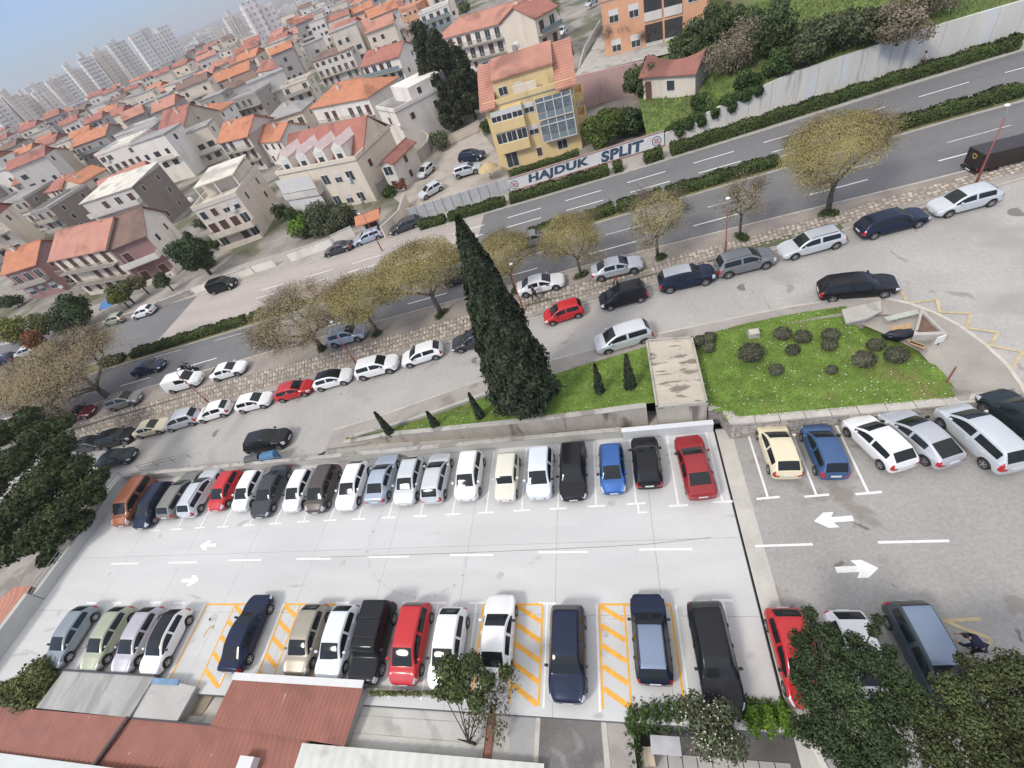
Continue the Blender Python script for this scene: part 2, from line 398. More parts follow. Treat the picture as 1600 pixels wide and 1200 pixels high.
TU = [(242, 829), (276, 827), (312, 824.6), (348, 823.2), (389, 820.6), (430, 818), (474, 815), (515.6, 813), (560, 811), (607, 808.6), (656.4, 806.2), (707, 803.5), (759.4, 801), (815, 797.6), (872, 794.6), (931.4, 790.8), (994, 787), (1060, 790), (1129, 784)]
for u, v in TU:
    p = at(u, v); bar(p.x-.55, p.y, p.x+.55, p.y, .13, white_m, 'bay_line'); bar(p.x, p.y+.07, p.x, 19.3, .11, white_m, 'bay_line', off=.006)
p = at(994, 787); bar(p.x+.1, p.y-.55, p.x+.1, p.y, .12, white_m, 'bay_line', off=.006); bar(p.x, p.y-.6, p.x+.6, p.y-.6, .12, white_m, 'bay_line', off=.004)
TL = [(143, 942), (182, 942), (243, 941.5), (281, 942), (321, 942), (398, 942), (444, 942), (535, 942), (581, 942), (640, 942), (685, 942), (745, 942), (855, 943), (932, 943), (1055, 942), (1129, 938)]
for i, (u, v) in enumerate(TL):
    p = at(u, v)
    if i not in (4, 6, 13, 14): bar(p.x-.5, p.y, p.x+.5, p.y, .13, white_m, 'bay_line')
    bar(p.x, p.y-.07, p.x, p.y-4.9, .11, white_m, 'bay_line', off=.006)
DU = [(174, 216, 881), (262, 308, 879.2), (357, 408, 875.5), (463, 518, 873.3), (576, 639, 870.3), (703, 771, 867.5), (841, 919, 863), (999, 1082, 858.6)]
for a, c, v in DU:
    p = at(a, v); q = at(c, v-.5); bar(p.x, p.y, q.x, q.y, .13, white_m, 'lane_dash')
# orange accessible bays: outline + hatching
def orange_bay(uL, uR, uH0, uH1, v=943, ln=4.75, stripes=5):
    a = at(uL, v).x+.14; c = at(uR, v).x-.14; y = at(uL, v).y-.05
    h0 = at(uH0, v).x; h1 = at(uH1, v).x
    bar(a, y, c, y, .12, orange_m, 'orange_line', off=.008)
    for x in (a, c): bar(x, y-.06, x, y-ln, .11, orange_m, 'orange_line', off=.009)
    for x in (h0, h1):
        if abs(x-a) > .3 and abs(x-c) > .3: bar(x, y-.06, x, y-ln, .10, orange_m, 'orange_line', off=.009)
    for k in range(stripes):
        yy = y-.1-k*ln/stripes
        lo, hi = min(h0, h1)+.08, max(h0, h1)-.08
        bar(lo, yy, hi, max(yy-.95*(hi-lo)*.62, y-ln), .24, orange_m, 'hatch_stripe', off=.007)
orange_bay(932, 1052, 936, 975)
orange_bay(752, 852, 808, 849)
orange_bay(444, 528, 446, 470)
orange_bay(322, 402, 368, 400)
# faded orange wheelchair mark as a curved stroke
pts = [at(u, v) for u, v in ((318, 996), (322, 988), (328, 980), (334, 978), (333, 984))]
for a, c in zip(pts[:-1], pts[1:]): bar(a.x, a.y, c.x, c.y, .14, worno_m, 'faded_symbol', off=.005)
def arrow(u, v, dirx, parent, f, sc=1.):
    p = atg(u, v, f); s = dirx*sc
    pts = [(-.95, -.16), (.05, -.16), (-.15, -.46), (.35, -.46), (.95, 0), (.35, .46), (-.15, .46), (.05, .16), (-.95, .16)]
    P = [(p.x+x*s, p.y+y*sc) for x, y in pts]
    if s < 0: P = P[::-1]
    lotq(P, white_m, 'direction_arrow', .005, parent, f)
arrow(325, 852, -1, DECK, z0, .85); arrow(297, 907, 1, DECK, z0, .85)
arrow(1302, 812, -1, RL, zr, .95); arrow(1339, 889, 1, RL, zr, .95)
# tyre circle and a crack
c0 = at(660, 858); ring = [at(u, v) for u, v in ((598, 797), (583, 830), (573, 862), (577, 885), (592, 908), (615, 924), (648, 934), (680, 930), (710, 915), (724, 900), (727, 870))]
for a, c in zip(ring[:-1], ring[1:]): bar(a.x, a.y, c.x+(c.x-a.x)*.02, c.y+(c.y-a.y)*.02, .15, tyre_mark_m, 'tyre_track', off=.003)
ck = [at(u, v) for u, v in ((500, 871), (620, 867), (720, 864), (840, 859), (930, 855), (1010, 850.5), (1060, 845), (1110, 840))]
for a, c in zip(ck[:-1], ck[1:]): bar(a.x, a.y, c.x, c.y, .035, mat('crack', (.22, .22, .21), .9), 'crack', off=.0025)
# right car park markings
for (u, v, u2, v2) in ((1200, 778, 1170, 680), (1276, 774.5, 1236, 666), (1357, 770.5, 1305, 667)):
    p = atg(u, v, zr); q = atg(u2, v2, zr); bar(p.x-.6, p.y, p.x+.6, p.y, .13, white_m, 'bay_line', RL, zr); bar(p.x, p.y+.07, p.x, 19.0, .12, white_m, 'bay_line', RL, zr, .006)
for a, c, v, v2 in ((1174, 1270, 853.5, 850.5), (1372, 1483, 847.5, 845)):
    p = atg(a, v, zr); q = atg(c, v2, zr); bar(p.x, p.y, q.x, q.y, .13, white_m, 'lane_dash', RL, zr)
def zig(pxs, f, parent, w=.16):
    P = [atg(u, v, f) for u, v in pxs]
    for a, c in zip(P[:-1], P[1:]):
        d = (c-a); n = Vector((-d.y, d.x, 0)).normalized()*w/2; zz = Vector((0, 0, .012))
        MB().poly([a-n+zz, c-n+zz, c+n+zz, a+n+zz]).build('zigzag_line', worno_m, parent)
PLZ = bpy.data.objects['plaza_road']
def plaza_pt(u, v):
    z = 1.
    for _ in range(12):
        p = at(u, v, z); z = zplaza(p.x, p.y)
    return at(u, v, z)
zz_ = [(1398, 459), (1408, 456), (1418, 474), (1464, 468), (1468, 488), (1517, 490), (1511, 513), (1560, 520), (1546, 540), (1598, 550), (1580, 574)]
P = [plaza_pt(u, v) for u, v in zz_]
for a, c in zip(P[:-1], P[1:]):
    d = (c-a); n = Vector((-d.y, d.x, 0)).normalized()*.09; zo = Vector((0, 0, .03))
    MB().poly([a-n+zo, c-n+zo, c+n+zo, a+n+zo]).build('zigzag_line', worno_m, PLZ)
zig([(1473, 970), (1532, 967)], zr, RL); zig([(1478, 971), (1550, 999), (1540, 1010), (1512, 1024)], zr, RL)

# oil spots left in the bays (uncountable)
rng = np.random.default_rng(23); ob = MB()
for _ in range(60):
    up = rng.random() < .5; x = rng.uniform(-45, 3.5); y = rng.uniform(14.5, 18.5) if up else rng.uniform(4.2, 8.6)
    if rng.random() < .08: y = rng.uniform(9.5, 14)
    r_ = rng.uniform(.08, .34); a0 = rng.uniform(0, 6.28); k = 9; ob.poly([(x+r_*rng.uniform(.6, 1.25)*math.cos(a0+q*6.283/k), y+r_*rng.uniform(.6, 1.25)*math.sin(a0+q*6.283/k), .0022) for q in range(k)])
ob.build('oil_spots', mat('oil_spot', (.46, .45, .43), .7, .2, 5., fine=.15), DECK)['kind'] = 'stuff'
# ================================================================ WALLS, KIOSK, LAWNS
def wallseg(b, x0, y0_, x1, y1_, th, zb0, zb1, zt0, zt1, m=0):
    """wall between two plan points (front face line), thickness to the back, sloping foot and top"""
    d = Vector((x1-x0, y1_-y0_, 0)).normalized(); n = Vector((-d.y, d.x, 0))*th
    k = len(b.v)
    for (x, y, zb, zt) in ((x0, y0_, zb0, zt0), (x1, y1_, zb1, zt1), (x1+n.x, y1_+n.y, zb1, zt1), (x0+n.x, y0_+n.y, zb0, zt0)):
        b.v.append((x, y, zb)); b.v.append((x, y, zt))
    for f in ((0, 2, 3, 1), (2, 4, 5, 3), (4, 6, 7, 5), (6, 0, 1, 7), (1, 3, 5, 7), (0, 6, 4, 2)):
        b.f.append(tuple(k+i for i in f)); b.m.append(m)
    return b
rail_m = mat('galvanised_rail', (.30, .31, .32), .45, .1, 3., metal=.6)
def railing(par, pts, h=.9, step=2.0, rails=(1., .6), r=.02, name='railing'):
    b = MB()
    for a, c in zip(pts[:-1], pts[1:]):
        a = Vector(a); c = Vector(c); n = max(1, int((c-a).length/step))
        for i in range(n+1): p = a.lerp(c, i/n); b.tube([p, p+Vector((0, 0, h))], r, 5)
        for q in rails: b.tube([a+Vector((0, 0, h*q)), c+Vector((0, 0, h*q))], r*.9, 5)
    return b.build(name, rail_m, par)
# parapets round the concrete car park
t = empty('parapet_wall', (-24, 19.5, 0), 0, 'pale grey parapet with steel rail along the back of the concrete car park', 'wall')
b = MB().box(-23.4, 22.6, -.05, .25, -.6, .78); b.build('wall', wall_m, t); MB().box(-23.42, 22.62, -.08, .28, .78, .84).build('coping', conc2_m, t)
railing(t, [(-23.3, .1, .84), (22.5, .1, .84)], .45, 2.2, (1.,), .018)
t = empty('parapet_wall', (1.6, 19.3, 0), 0, 'white painted parapet in front of the concrete kiosk', 'wall')
MB().box(-2.95, 2.85, -.02, .28, -.03, .86).build('wall', mat('white_parapet', (.58, .60, .61), .8, .05, 1., fine=.05), t); MB().box(-2.97, 2.87, -.05, .31, .86, .93).build('coping', mat('white_coping', (.70, .72, .74), .7, .05, 2.), t)
t = empty('parapet_wall', (-47.2, 11, 0), 0, 'pale parapet with steel rail on the left end of the concrete car park', 'wall')
MB().box(-.2, .14, -2.2, 8.6, -.6, .85).build('wall', wall_m, t); railing(t, [(-.03, -2.1, .85), (-.03, 8.5, .85)], .5, 2.2, (1., .5), .03)
t = empty('parapet_wall', (-47.2, 5.6, 0), 0, 'taller blank grey parapet at the lower left corner of the concrete car park', 'wall')
MB().box(-.24, .16, -3.3, 3.15, -3.6, 1.35).build('wall', wall_m, t)
# passage behind the parapet and the long wedge shaped retaining wall
struct('pp', MB().poly([(-26, 19.76, -.02), (4.5, 19.76, -.02), (4.5, 21.5, -.02), (-26, 22.1, -.02)]).build('passage', conc2_m))
wtop = lambda x: zs(x)+.62 if x > -24 else .08
wy = lambda x: 20.35+.9*max(0, (-x-2)/22.5)**1.5
WX = [-24.6, -20, -16, -12, -8, -4, .45]
t = empty('retaining_wall', (-12, 20.6, 0), 0, 'weathered wedge shaped concrete retaining wall below the cypress lawn', 'wall')
b = MB(); cp = MB()
for a, c in zip(WX[:-1], WX[1:]):
    wallseg(b, a+12, wy(a)-20.6, c+12, wy(c)-20.6, .32, -.1, -.1, wtop(a), wtop(c))
    wallseg(cp, a+12, wy(a)-20.6-.05, c+12, wy(c)-20.6-.05, .42, wtop(a), wtop(c), wtop(a)+.09, wtop(c)+.09)
b.build('wall', oldwall_m, t); cp.build('coping', conc2_m, t)
# left lawn
lf = pline([(537, 690), (600, 672), (680, 648), (780, 612), (900, 573), (1012, 540)], lambda x: zs(x)+.3)
b = MB(); GX = [-24.2, -22, -20, -18, -16, -14, -12, -10, -8, -6, -4, -2, 0, 1.6]; LAWN = []
for a, c in zip(GX[:-1], GX[1:]):
    for k in range(4):
        q = []
        for x, t_ in ((a, k/4), (c, k/4), (c, (k+1)/4), (a, (k+1)/4)):
            y0_ = wy(x)+.3; y1_ = max(lf(x), y0_+.2); y = y0_+(y1_-y0_)*t_; q.append((x, y, wtop(x)+.03+(zs(x)+.25-wtop(x)-.03)*t_))
        b.poly(q); LAWN.append(q)
lawnL = struct('l', b.build('lawn', grass_m))
# soil skirt below lawn edge + footpath with kerb beside the road
struct('fp', grid_strip([-26, -22, -18, -14, -10, -6, -2, 2, 5, 8, 11, 14, 16.5], lambda x: max(y_sn(x)-2.6, 20.9) if x < 1 else y_sn(x)-1.6, lambda x: y_sn(x)+.02, zs, .12).build('footpath', pave_m))
kerb('footpath_kerb', [-26, -22, -18, -14, -10, -6, -2, 2, 5, 8, 11, 14, 16.5], lambda x: y_sn(x)+.02, zs, .135)
t = empty('low_wall', (-12, 23, 0), 0, 'low concrete wall between the small cypresses and the footpath', 'wall')
b = MB()
LX = [-23.5, -20, -16, -12, -8.5]
for a, c in zip(LX[:-1], LX[1:]): wallseg(b, a+12, lf(a)-23, c+12, lf(c)-23, .3, zs(a), zs(c), zs(a)+.55, zs(c)+.55)
b.build('wall', conc2_m, t)
# kiosk
ZK = 2.35; kc = [at(1010, 533, ZK), at(1026, 637, ZK), at(1105, 630, ZK), at(1081, 528, ZK)]
kp = [(p.x, p.y) for p in kc]
t = empty('concrete_kiosk', ((kp[1][0]+kp[2][0])/2, kp[1][1], 0), 0, 'weathered beige concrete kiosk with stained flat roof between the lawns', 'kiosk')
ox, oy = t.location.x, t.location.y; loc = [(x-ox, y-oy) for x, y in kp]
MB().prism(loc, -.05, ZK-.1).build('wall', mat('kiosk_wall', (.44, .41, .35), .9, .1, 1., .3, 25, stain=(.17, .15, .13), sscale=1.1, sth=.55, swid=.1, stretch=(1, 1, .2), fine=.1), t)
cx_, cy_ = sum(p[0] for p in loc)/4, sum(p[1] for p in loc)/4
big = [(cx_+(x-cx_)*1.03, cy_+(y-cy_)*1.015) for x, y in loc]
MB().prism(big, ZK-.1, ZK+.02).build('roof', mat('kiosk_roof', (.50, .45, .36), .92, .1, .7, .3, 25, stain=(.22, .185, .145), sscale=1.3, sth=.54, swid=.06, stretch=(.5, 1.6, 1), fine=.14), t)
for k in range(4):
    a, c = big[k], big[(k+1) % 4]; d = Vector((c[0]-a[0], c[1]-a[1], 0)).normalized(); n = Vector((-d.y, d.x, 0))*.12
    MB().prism([a, c, (c[0]+n.x, c[1]+n.y), (a[0]+n.x, a[1]+n.y)], ZK+.02, ZK+.14).build('roof_edge', conc2_m, t)
MB().box(loc[1][0]+.1, loc[2][0]-.1, loc[1][1]-.25, loc[1][1]-.05, 0, .45).build('plinth', mat('white_parapet', ), t)
# right lawn with its rubble wall
ZW = 1.62
wl = [at(1107, 640, ZW), at(1126, 636, ZW), at(1143, 662, ZW), at(1300, 648, ZW), at(1480, 632, ZW), at(1592, 617, ZW)]
stone_m = mat('rubble_wall', (.33, .305, .28), .92, .12, 2., .6, 9, stain=(.19, .17, .15), sscale=3., sth=.52, swid=.05, fine=.2)
t = empty('stone_wall', (wl[2].x, wl[2].y, 0), 0, 'low grey stone wall along the front of the right lawn', 'wall')
b = MB(); cap = []
for i in range(len(wl)-1):
    a, c = wl[i], wl[i+1]
    zt = lambda x: max(ZW-.12, zr(x)+.35)
    if i in (0, 1): wallseg(b, a.x-t.location.x, a.y-t.location.y, c.x-t.location.x, c.y-t.location.y, .42, -.1, -.1, ZW-.12, ZW-.12)
    else: wallseg(b, a.x-t.location.x, a.y-t.location.y, c.x-t.location.x, c.y-t.location.y, .45, zr(a.x)-.1, zr(c.x)-.1, zt(a.x), zt(c.x))
    n = max(1, int((c-a).length/1.3))
    for k in range(n):
        p = a.lerp(c, k/n+.004); q = a.lerp(c, (k+1)/n-.004); o_ = random.uniform(-.012, .012)
        pz = zt(p.x)+o_; cb = MB(); d = (q-p).normalized(); nn = Vector((d.y, -d.x, 0))*.05
        wallseg(cb, p.x-t.location.x+nn.x, p.y-t.location.y+nn.y, q.x-t.location.x+nn.x, q.y-t.location.y+nn.y, .55, pz, pz, pz+.11, pz+.11)
        cb.build('cap_stone', kerb_m, t)
b.build('wall', stone_m, t)
# rough stones on the wall face
rng = np.random.default_rng(11); sb = MB()
for i in range(2, len(wl)-1):
    a, c = wl[i], wl[i+1]; d = (c-a).normalized(); n = Vector((d.y, -d.x, 0)); ln = (c-a).length; s_ = 0.
    while s_ < ln-.1:
        x = a.x+d.x*s_; zb = zr(x); h = max(ZW-.12, zr(x)+.35)-zb; rws = max(1, int(h/.24)); w = rng.uniform(.24, .45)
        for r_ in range(rws):
            za, zc = zb+h*r_/rws+.015, zb+h*(r_+1)/rws-.015; dd = rng.uniform(.02, .06); sh = rng.uniform(0, .12) if r_ % 2 else 0
            p = a+d*(s_+sh+.01)-t.location; q = a+d*(s_+sh+w-.02)-t.location; o_ = n*dd
            sb.poly([(p.x+o_.x, p.y+o_.y, za+.02), (q.x+o_.x, q.y+o_.y, za+.02), (q.x+o_.x, q.y+o_.y, zc-.02), (p.x+o_.x, p.y+o_.y, zc-.02)])
            sb.poly([(p.x+o_.x, p.y+o_.y, zc-.02), (q.x+o_.x, q.y+o_.y, zc-.02), (q.x, q.y, zc), (p.x, p.y, zc)]); sb.poly([(p.x, p.y, za), (q.x, q.y, za), (q.x+o_.x, q.y+o_.y, za+.02), (p.x+o_.x, p.y+o_.y, za+.02)])
        s_ += w
o = sb.build('wall_stones', mat('wall_stone', (.36, .33, .30), .92, .12, 2., .5, 15, island=.25), t); o['kind'] = 'stuff'
# lawn: quads between wall line and road edge
def bil(x):      # front (wall) y
    return float(np.interp(x, [p.x for p in wl[2:]], [p.y+.35 for p in wl[2:]]))
lawn_top = pline([(1085, 530), (1160, 508), (1250, 490), (1320, 480)], lambda x: zs(x)+.15)
lawn_r = [at(1506, 622, ZW), at(1446, 544, 1.8), at(1395, 517, 1.95), at(1345, 498, 2.0), at(1322, 480, 2.1)]
xr = lambda y: float(np.interp(y, [p.y for p in lawn_r], [p.x for p in lawn_r]))
b = MB(); NY = 14; NX = 12; y_lo = wl[2].y+.3; LAWN2 = []
def lp(i, j):
    t_ = j/NY; xl = kp[2][0]+(kp[3][0]-kp[2][0])*t_-.1 if t_ > .12 else wl[2].x-.3
    ys = 20.0+t_*10.6; x = xl+(xr(ys)-xl)*i/NX
    y0_ = bil(x) if x > wl[2].x else bil(wl[2].x)
    yt = lawn_top(x)+.1; y = y0_+(yt-y0_)*t_
    z = (ZW-.03)*(1-t_)+(zs(x)+.16)*t_; return (x, y, z)
for i in range(NX):
    for j in range(NY):
        q = [lp(i, j), lp(i+1, j), lp(i+1, j+1), lp(i, j+1)]; b.poly(q); LAWN2.append(q)
lawnR = struct('l', b.build('lawn', grass_m))
struct('ls', MB().poly([(2.5, 20.6, 1.25), (16, 20.6, 1.25), (20, 20.9, 1.45), (20, 25, 1.5), (15.5, 28.8, 1.7), (2.5, 28.2, 1.25)]).build('lawn_soil', grass_m))
# paved corner with curved kerb
kb = [(1316, 477), (1350, 470), (1380, 469), (1420, 478), (1460, 493), (1496, 512), (1536, 542), (1568, 572), (1592, 606), (1597, 617)]
kw = [plaza_pt(u, v) for u, v in kb]
ins = [at(1318, 486, 2.0), at(1335, 502, 2.0), at(1385, 523, 1.95), at(1436, 549, 1.8), at(1462, 578, 1.72), at(1500, 626, ZW)]
b = MB(); poly = [Vector((p.x, p.y, p.z+.13)) for p in kw]
inn = [ins[0], ins[1], ins[1].lerp(ins[2], .5), ins[2], ins[2].lerp(ins[3], .5), ins[3], ins[4], ins[4].lerp(ins[5], .5), ins[5], at(1580, 620, 1.62)]
for i in range(len(poly)-1):
    a, c, d, e = poly[i], poly[i+1], inn[i+1], inn[i]
    b.poly([e, d, c, a])
struct('cp', b.build('corner_footway', wet_m))
b = MB()
for a, c in zip(poly[:-1], poly[1:]):
    d = (c-a); n = Vector((-d.y, d.x, 0)).normalized()*.2
    b.prism([(a.x, a.y, a.z), (a.x+n.x, a.y+n.y, a.z), (c.x+n.x, c.y+n.y, c.z), (c.x, c.y, c.z)][::-1], -.2, .02)
struct('ck', b.build('corner_kerb', mat('pale_kerb', (.55, .51, .44), .85, .12, 2., fine=.1)))
# grass tufts and daisies over both lawns (uncountable)
def scatter(quads, n, fn, rng):
    Q = np.array(quads); A = np.linalg.norm(np.cross(Q[:, 1]-Q[:, 0], Q[:, 3]-Q[:, 0]), axis=1); pick = rng.choice(len(Q), n, p=A/A.sum())
    u, v = rng.random(n)[:, None], rng.random(n)[:, None]; q = Q[pick]
    return (q[:, 0]*(1-u)+q[:, 1]*u)*(1-v)+(q[:, 3]*(1-u)+q[:, 2]*u)*v
rng = np.random.default_rng(5)
def blades(P, h, w, rng):
    n = len(P); a = rng.random(n)*6.28; d = np.stack([np.cos(a), np.sin(a), 0*a], 1)*w; lean = (rng.random((n, 3))-.5)*h; hh = h*(.5+rng.random(n)); top = P+lean*[1, 1, 0]; top[:, 2] += hh
    V = np.stack([P-d, P+d, top], 1).reshape(-1, 3); return V, np.arange(3*n).reshape(-1, 3)
blade_m = mat('grass_blades', (.15, .235, .04), .9, .3, .8, island=.4)
for par, qs, n in ((lawnL, LAWN, 16000), (lawnR, LAWN2, 26000)):
    V, F = blades(scatter(qs, n, None, rng), .07, .022, rng); o = link('grass_blades', npmesh('grass_blades', V, F, blade_m), par); o['kind'] = 'stuff'
    P = scatter(qs, 150 if par is lawnR else 40, None, rng); P[:, 2] += .06
    V = np.concatenate([P+np.array([x, y, 0])*.04 for x, y in ((-.7, -.7), (.7, -.7), (.7, .7), (-.7, .7))]).reshape(4, -1, 3).transpose(1, 0, 2).reshape(-1, 3)
    o = link('daisies', npmesh('daisies', V, np.arange(len(V)).reshape(-1, 4), mat('daisy', (.75, .75, .68), .8, 0)), par); o['kind'] = 'stuff'
# manhole covers
for u, v, f, r in ((1161, 449, zs, .42), (1591, 331, zs, .55), (743, 563, zs, .4), (338, 677, zs, .45), (747, 207, zm, .3)):
    p = atg(u, v, f); MB().lathe([(r, .003), (r, .012), (r*.9, .014), (r*.88, .006)], 20, c=(p.x, p.y, p.z)).build('manhole_cover', mat('cast_iron', (.20, .185, .17), .7, .2, 6.), bpy.data.objects['service_road'] if f is zs else bpy.data.objects['town_ground'])
# ---------------------------------------------------------------- walls beyond the main road
ang = math.atan((y_wl(40)-y_wl(-10))/50)
rw_m = mat('panel_concrete', (.63, .61, .555), .9, .08, .6, .2, 15, stain=(.40, .38, .35), sscale=.8, sth=.60, swid=.1, stretch=(1, 1, .12), fine=.06, stain2=(.5, .60, .08, (.60, .64, .70)))
xa = atg(1042, 236, zm).x; t = empty('retaining_wall', (xa, y_wl(xa), zm(xa)), 0, 'long stained concrete panel wall beyond the main road, overhung by ivy', 'wall')
x = xa; k = 0; WTOP = lambda x: zm(x)+float(np.interp(x, [xa, xa+6, 20, 80], [1.5, 2.6, 3.7, 4.0]))
while x < 78:
    x2 = x+2.3; b = MB(); off = (k % 2)*.02
    wallseg(b, x+.015-xa, y_wl(x)-t.location.y+off, x2-.015-xa, y_wl(x2)-t.location.y+off, .3, zm(x)-.2-t.location.z, zm(x2)-.2-t.location.z, WTOP(x)-t.location.z, WTOP(x2)-t.location.z)
    b.build('panel', rw_m, t); x = x2; k += 1
b = MB(); wallseg(b, 0, .12, 78-xa, y_wl(78)-t.location.y+.12, .2, zm(xa)-.2-t.location.z, zm(78)-.2-t.location.z, WTOP(xa)-.05-t.location.z, WTOP(78)-.05-t.location.z); b.build('backing', conc2_m, t)
# painted wall with lettering
xl, xr_ = atg(799, 305, zm).x, xa-.1; yb = lambda x: y_wl(x); hb = 1.75
t = empty('painted_wall', (xl, yb(xl), zm(xl)), math.atan2(yb(xr_)-yb(xl), xr_-xl), 'low white wall painted with dark blue football club lettering', 'wall')
wlen = math.hypot(xr_-xl, yb(xr_)-yb(xl)); dz = zm(xr_)-zm(xl)
b = MB(); wallseg(b, 0, 0, wlen, 0, .3, -.2, dz-.2, hb, dz+hb); b.build('wall', mat('white_wall_paint', (.68, .68, .66), .85, .06, 1., fine=.06, stain=(.55, .53, .5), sscale=.8, sth=.6), t)
b = MB(); wallseg(b, 0, -.02, wlen, -.02, .34, hb, dz+hb, hb+.12, dz+hb+.12); b.build('coping', mat('reddish_coping', (.32, .22, .20), .9, .15, 1.5, fine=.1), t)
b = MB(); wallseg(b, 0, -.012, wlen, -.012, .01, -.1, dz-.1, .28, dz+.28); b.build('red_stripe', mat('red_stripe', (.34, .16, .16), .85, .2, 2., fine=.1), t)
letter_m = mat('letter_blue', (.04, .075, .13), .8, .15, 2.)
slp = dz/wlen
def lettering(txt, px0, px1, size):
    a = (atg(*px0, zm).x-xl)/math.cos(t.rotation_euler.z); c = (atg(*px1, zm).x-xl)/math.cos(t.rotation_euler.z)
    cu = bpy.data.curves.new('txt', 'FONT'); cu.body = txt; cu.size = 1; cu.extrude = .006; cu.offset = .05; cu.shear = .12; cu.space_character = 1.08
    o = bpy.data.objects.new('tmp', cu); COL.objects.link(o); bpy.context.view_layer.update()
    me = bpy.data.meshes.new_from_object(o.evaluated_get(bpy.context.evaluated_depsgraph_get())); bpy.data.objects.remove(o)
    co = np.empty(len(me.vertices)*3, np.float32); me.vertices.foreach_get('co', co); co = co.reshape(-1, 3)
    lo, hi = co.min(0), co.max(0); X = (co[:, 0]-lo[0])/(hi[0]-lo[0])*(c-a)+a; Z = (co[:, 1]-lo[1])/(hi[1]-lo[1])*size+.34+X*slp
    out = np.stack([X, -.012+co[:, 2]*1., Z], 1).astype(np.float32); me.vertices.foreach_set('co', out.ravel()); me.update(); me.materials.clear(); me.materials.append(letter_m)
    ob = link('lettering', me, t); ob['label'] = 'dark blue capital letters '+txt; return ob
lettering('HAJDUK', (828, 296), (922, 268), 1.3); lettering('SPLIT', (941, 263), (1008, 242), 1.3)
for px in ((806, 303), (1028, 238)):
    a = (atg(*px, zm).x-xl)/math.cos(t.rotation_euler.z); zc = .95+a*slp
    b = MB().lathe([(.55, -.02), (.55, -.006)], 20, axis='y', c=(a, 0, zc)); e = b.build('crest', mat('crest_blue', (.06, .10, .2), .8, 0), t)
    MB().lathe([(.46, -.032), (.46, -.021)], 20, axis='y', c=(a, 0, zc)).build('crest_field', mat('crest_white', (.6, .6, .6), .8, 0), e)
    b = MB()
    for i in range(4):
        for j in range(4):
            if (i+j) % 2: b.box(a-.28+i*.14, a-.14+i*.14, -.044, -.033, zc-.28+j*.14, zc-.14+j*.14)
    b.build('crest_checks', mat('crest_red', (.4, .06, .07), .8, 0), e)
# grey panel fence in front of the courtyard
xl, xr_ = atg(643, 352, zm).x, atg(796, 304, zm).x
t = empty('panel_fence', (xl, y_wl(xl), zm(xl)), 0, 'pale grey panel fence between courtyard and main road', 'fence')
n = 11
for k in range(n):
    xa_, xb_ = xl+(xr_-xl)*k/n, xl+(xr_-xl)*(k+1)/n; b = MB()
    wallseg(b, xa_-xl+.02, y_wl(xa_)-t.location.y, xb_-xl-.02, y_wl(xb_)-t.location.y, .12, zm(xa_)-t.location.z-.1, zm(xb_)-t.location.z-.1, zm(xa_)-t.location.z+2.05, zm(xb_)-t.location.z+2.05)
    b.build('panel', mat('fence_grey', (.47, .48, .48), .85, .08, 1., fine=.06, stain=(.40, .40, .39), sscale=.8), t)
    MB().box(xa_-xl-.05, xa_-xl+.05, y_wl(xa_)-t.location.y-.06, y_wl(xa_)-t.location.y+.16, zm(xa_)-t.location.z-.1, zm(xa_)-t.location.z+2.1).build('post', conc2_m, t)
# grassy bank behind the panel wall
b = MB(); BX = [xa-2, xa+2, xa+6, 12, 18, 26, 34, 44, 56, 70, 90]; BO = [0.35, 2, 5, 9, 14, 22, 40, 90]
def bankz(x, o_):
    base = WTOP(min(max(x, xa), 80))-.1; rise = float(np.interp(x, [xa-2, 4, 20, 60], [.5, 1.6, 2.2, 2.6])); return base+rise*min(1, (o_/11.))+max(0, o_-14)*.02
BANK = []
for a, c in zip(BX[:-1], BX[1:]):
    for o0, o1 in zip(BO[:-1], BO[1:]):
        q = [(a, y_wl(a)+o0, bankz(a, o0)), (c, y_wl(c)+o0, bankz(c, o0)), (c, y_wl(c)+o1, bankz(c, o1)), (a, y_wl(a)+o1, bankz(a, o1))]; b.poly(q)
        if o1 <= 22: BANK.append(q)
bank = struct('bk', b.build('grassy_bank', bank_m))
V, F = blades(scatter(BANK, 30000, None, rng), .28, .06, rng); o = link('bank_grass', npmesh('bank_grass', V, F, mat('bank_blades', (.13, .18, .04), .9, .35, .4, island=.45)), bank); o['kind'] = 'stuff'
def atbank(u, v):
    z = 4.
    for _ in range(25):
        p = at(u, v, z); z = .5*z+.5*bankz(p.x, max(.35, p.y-y_wl(p.x)))
    return at(u, v, z)
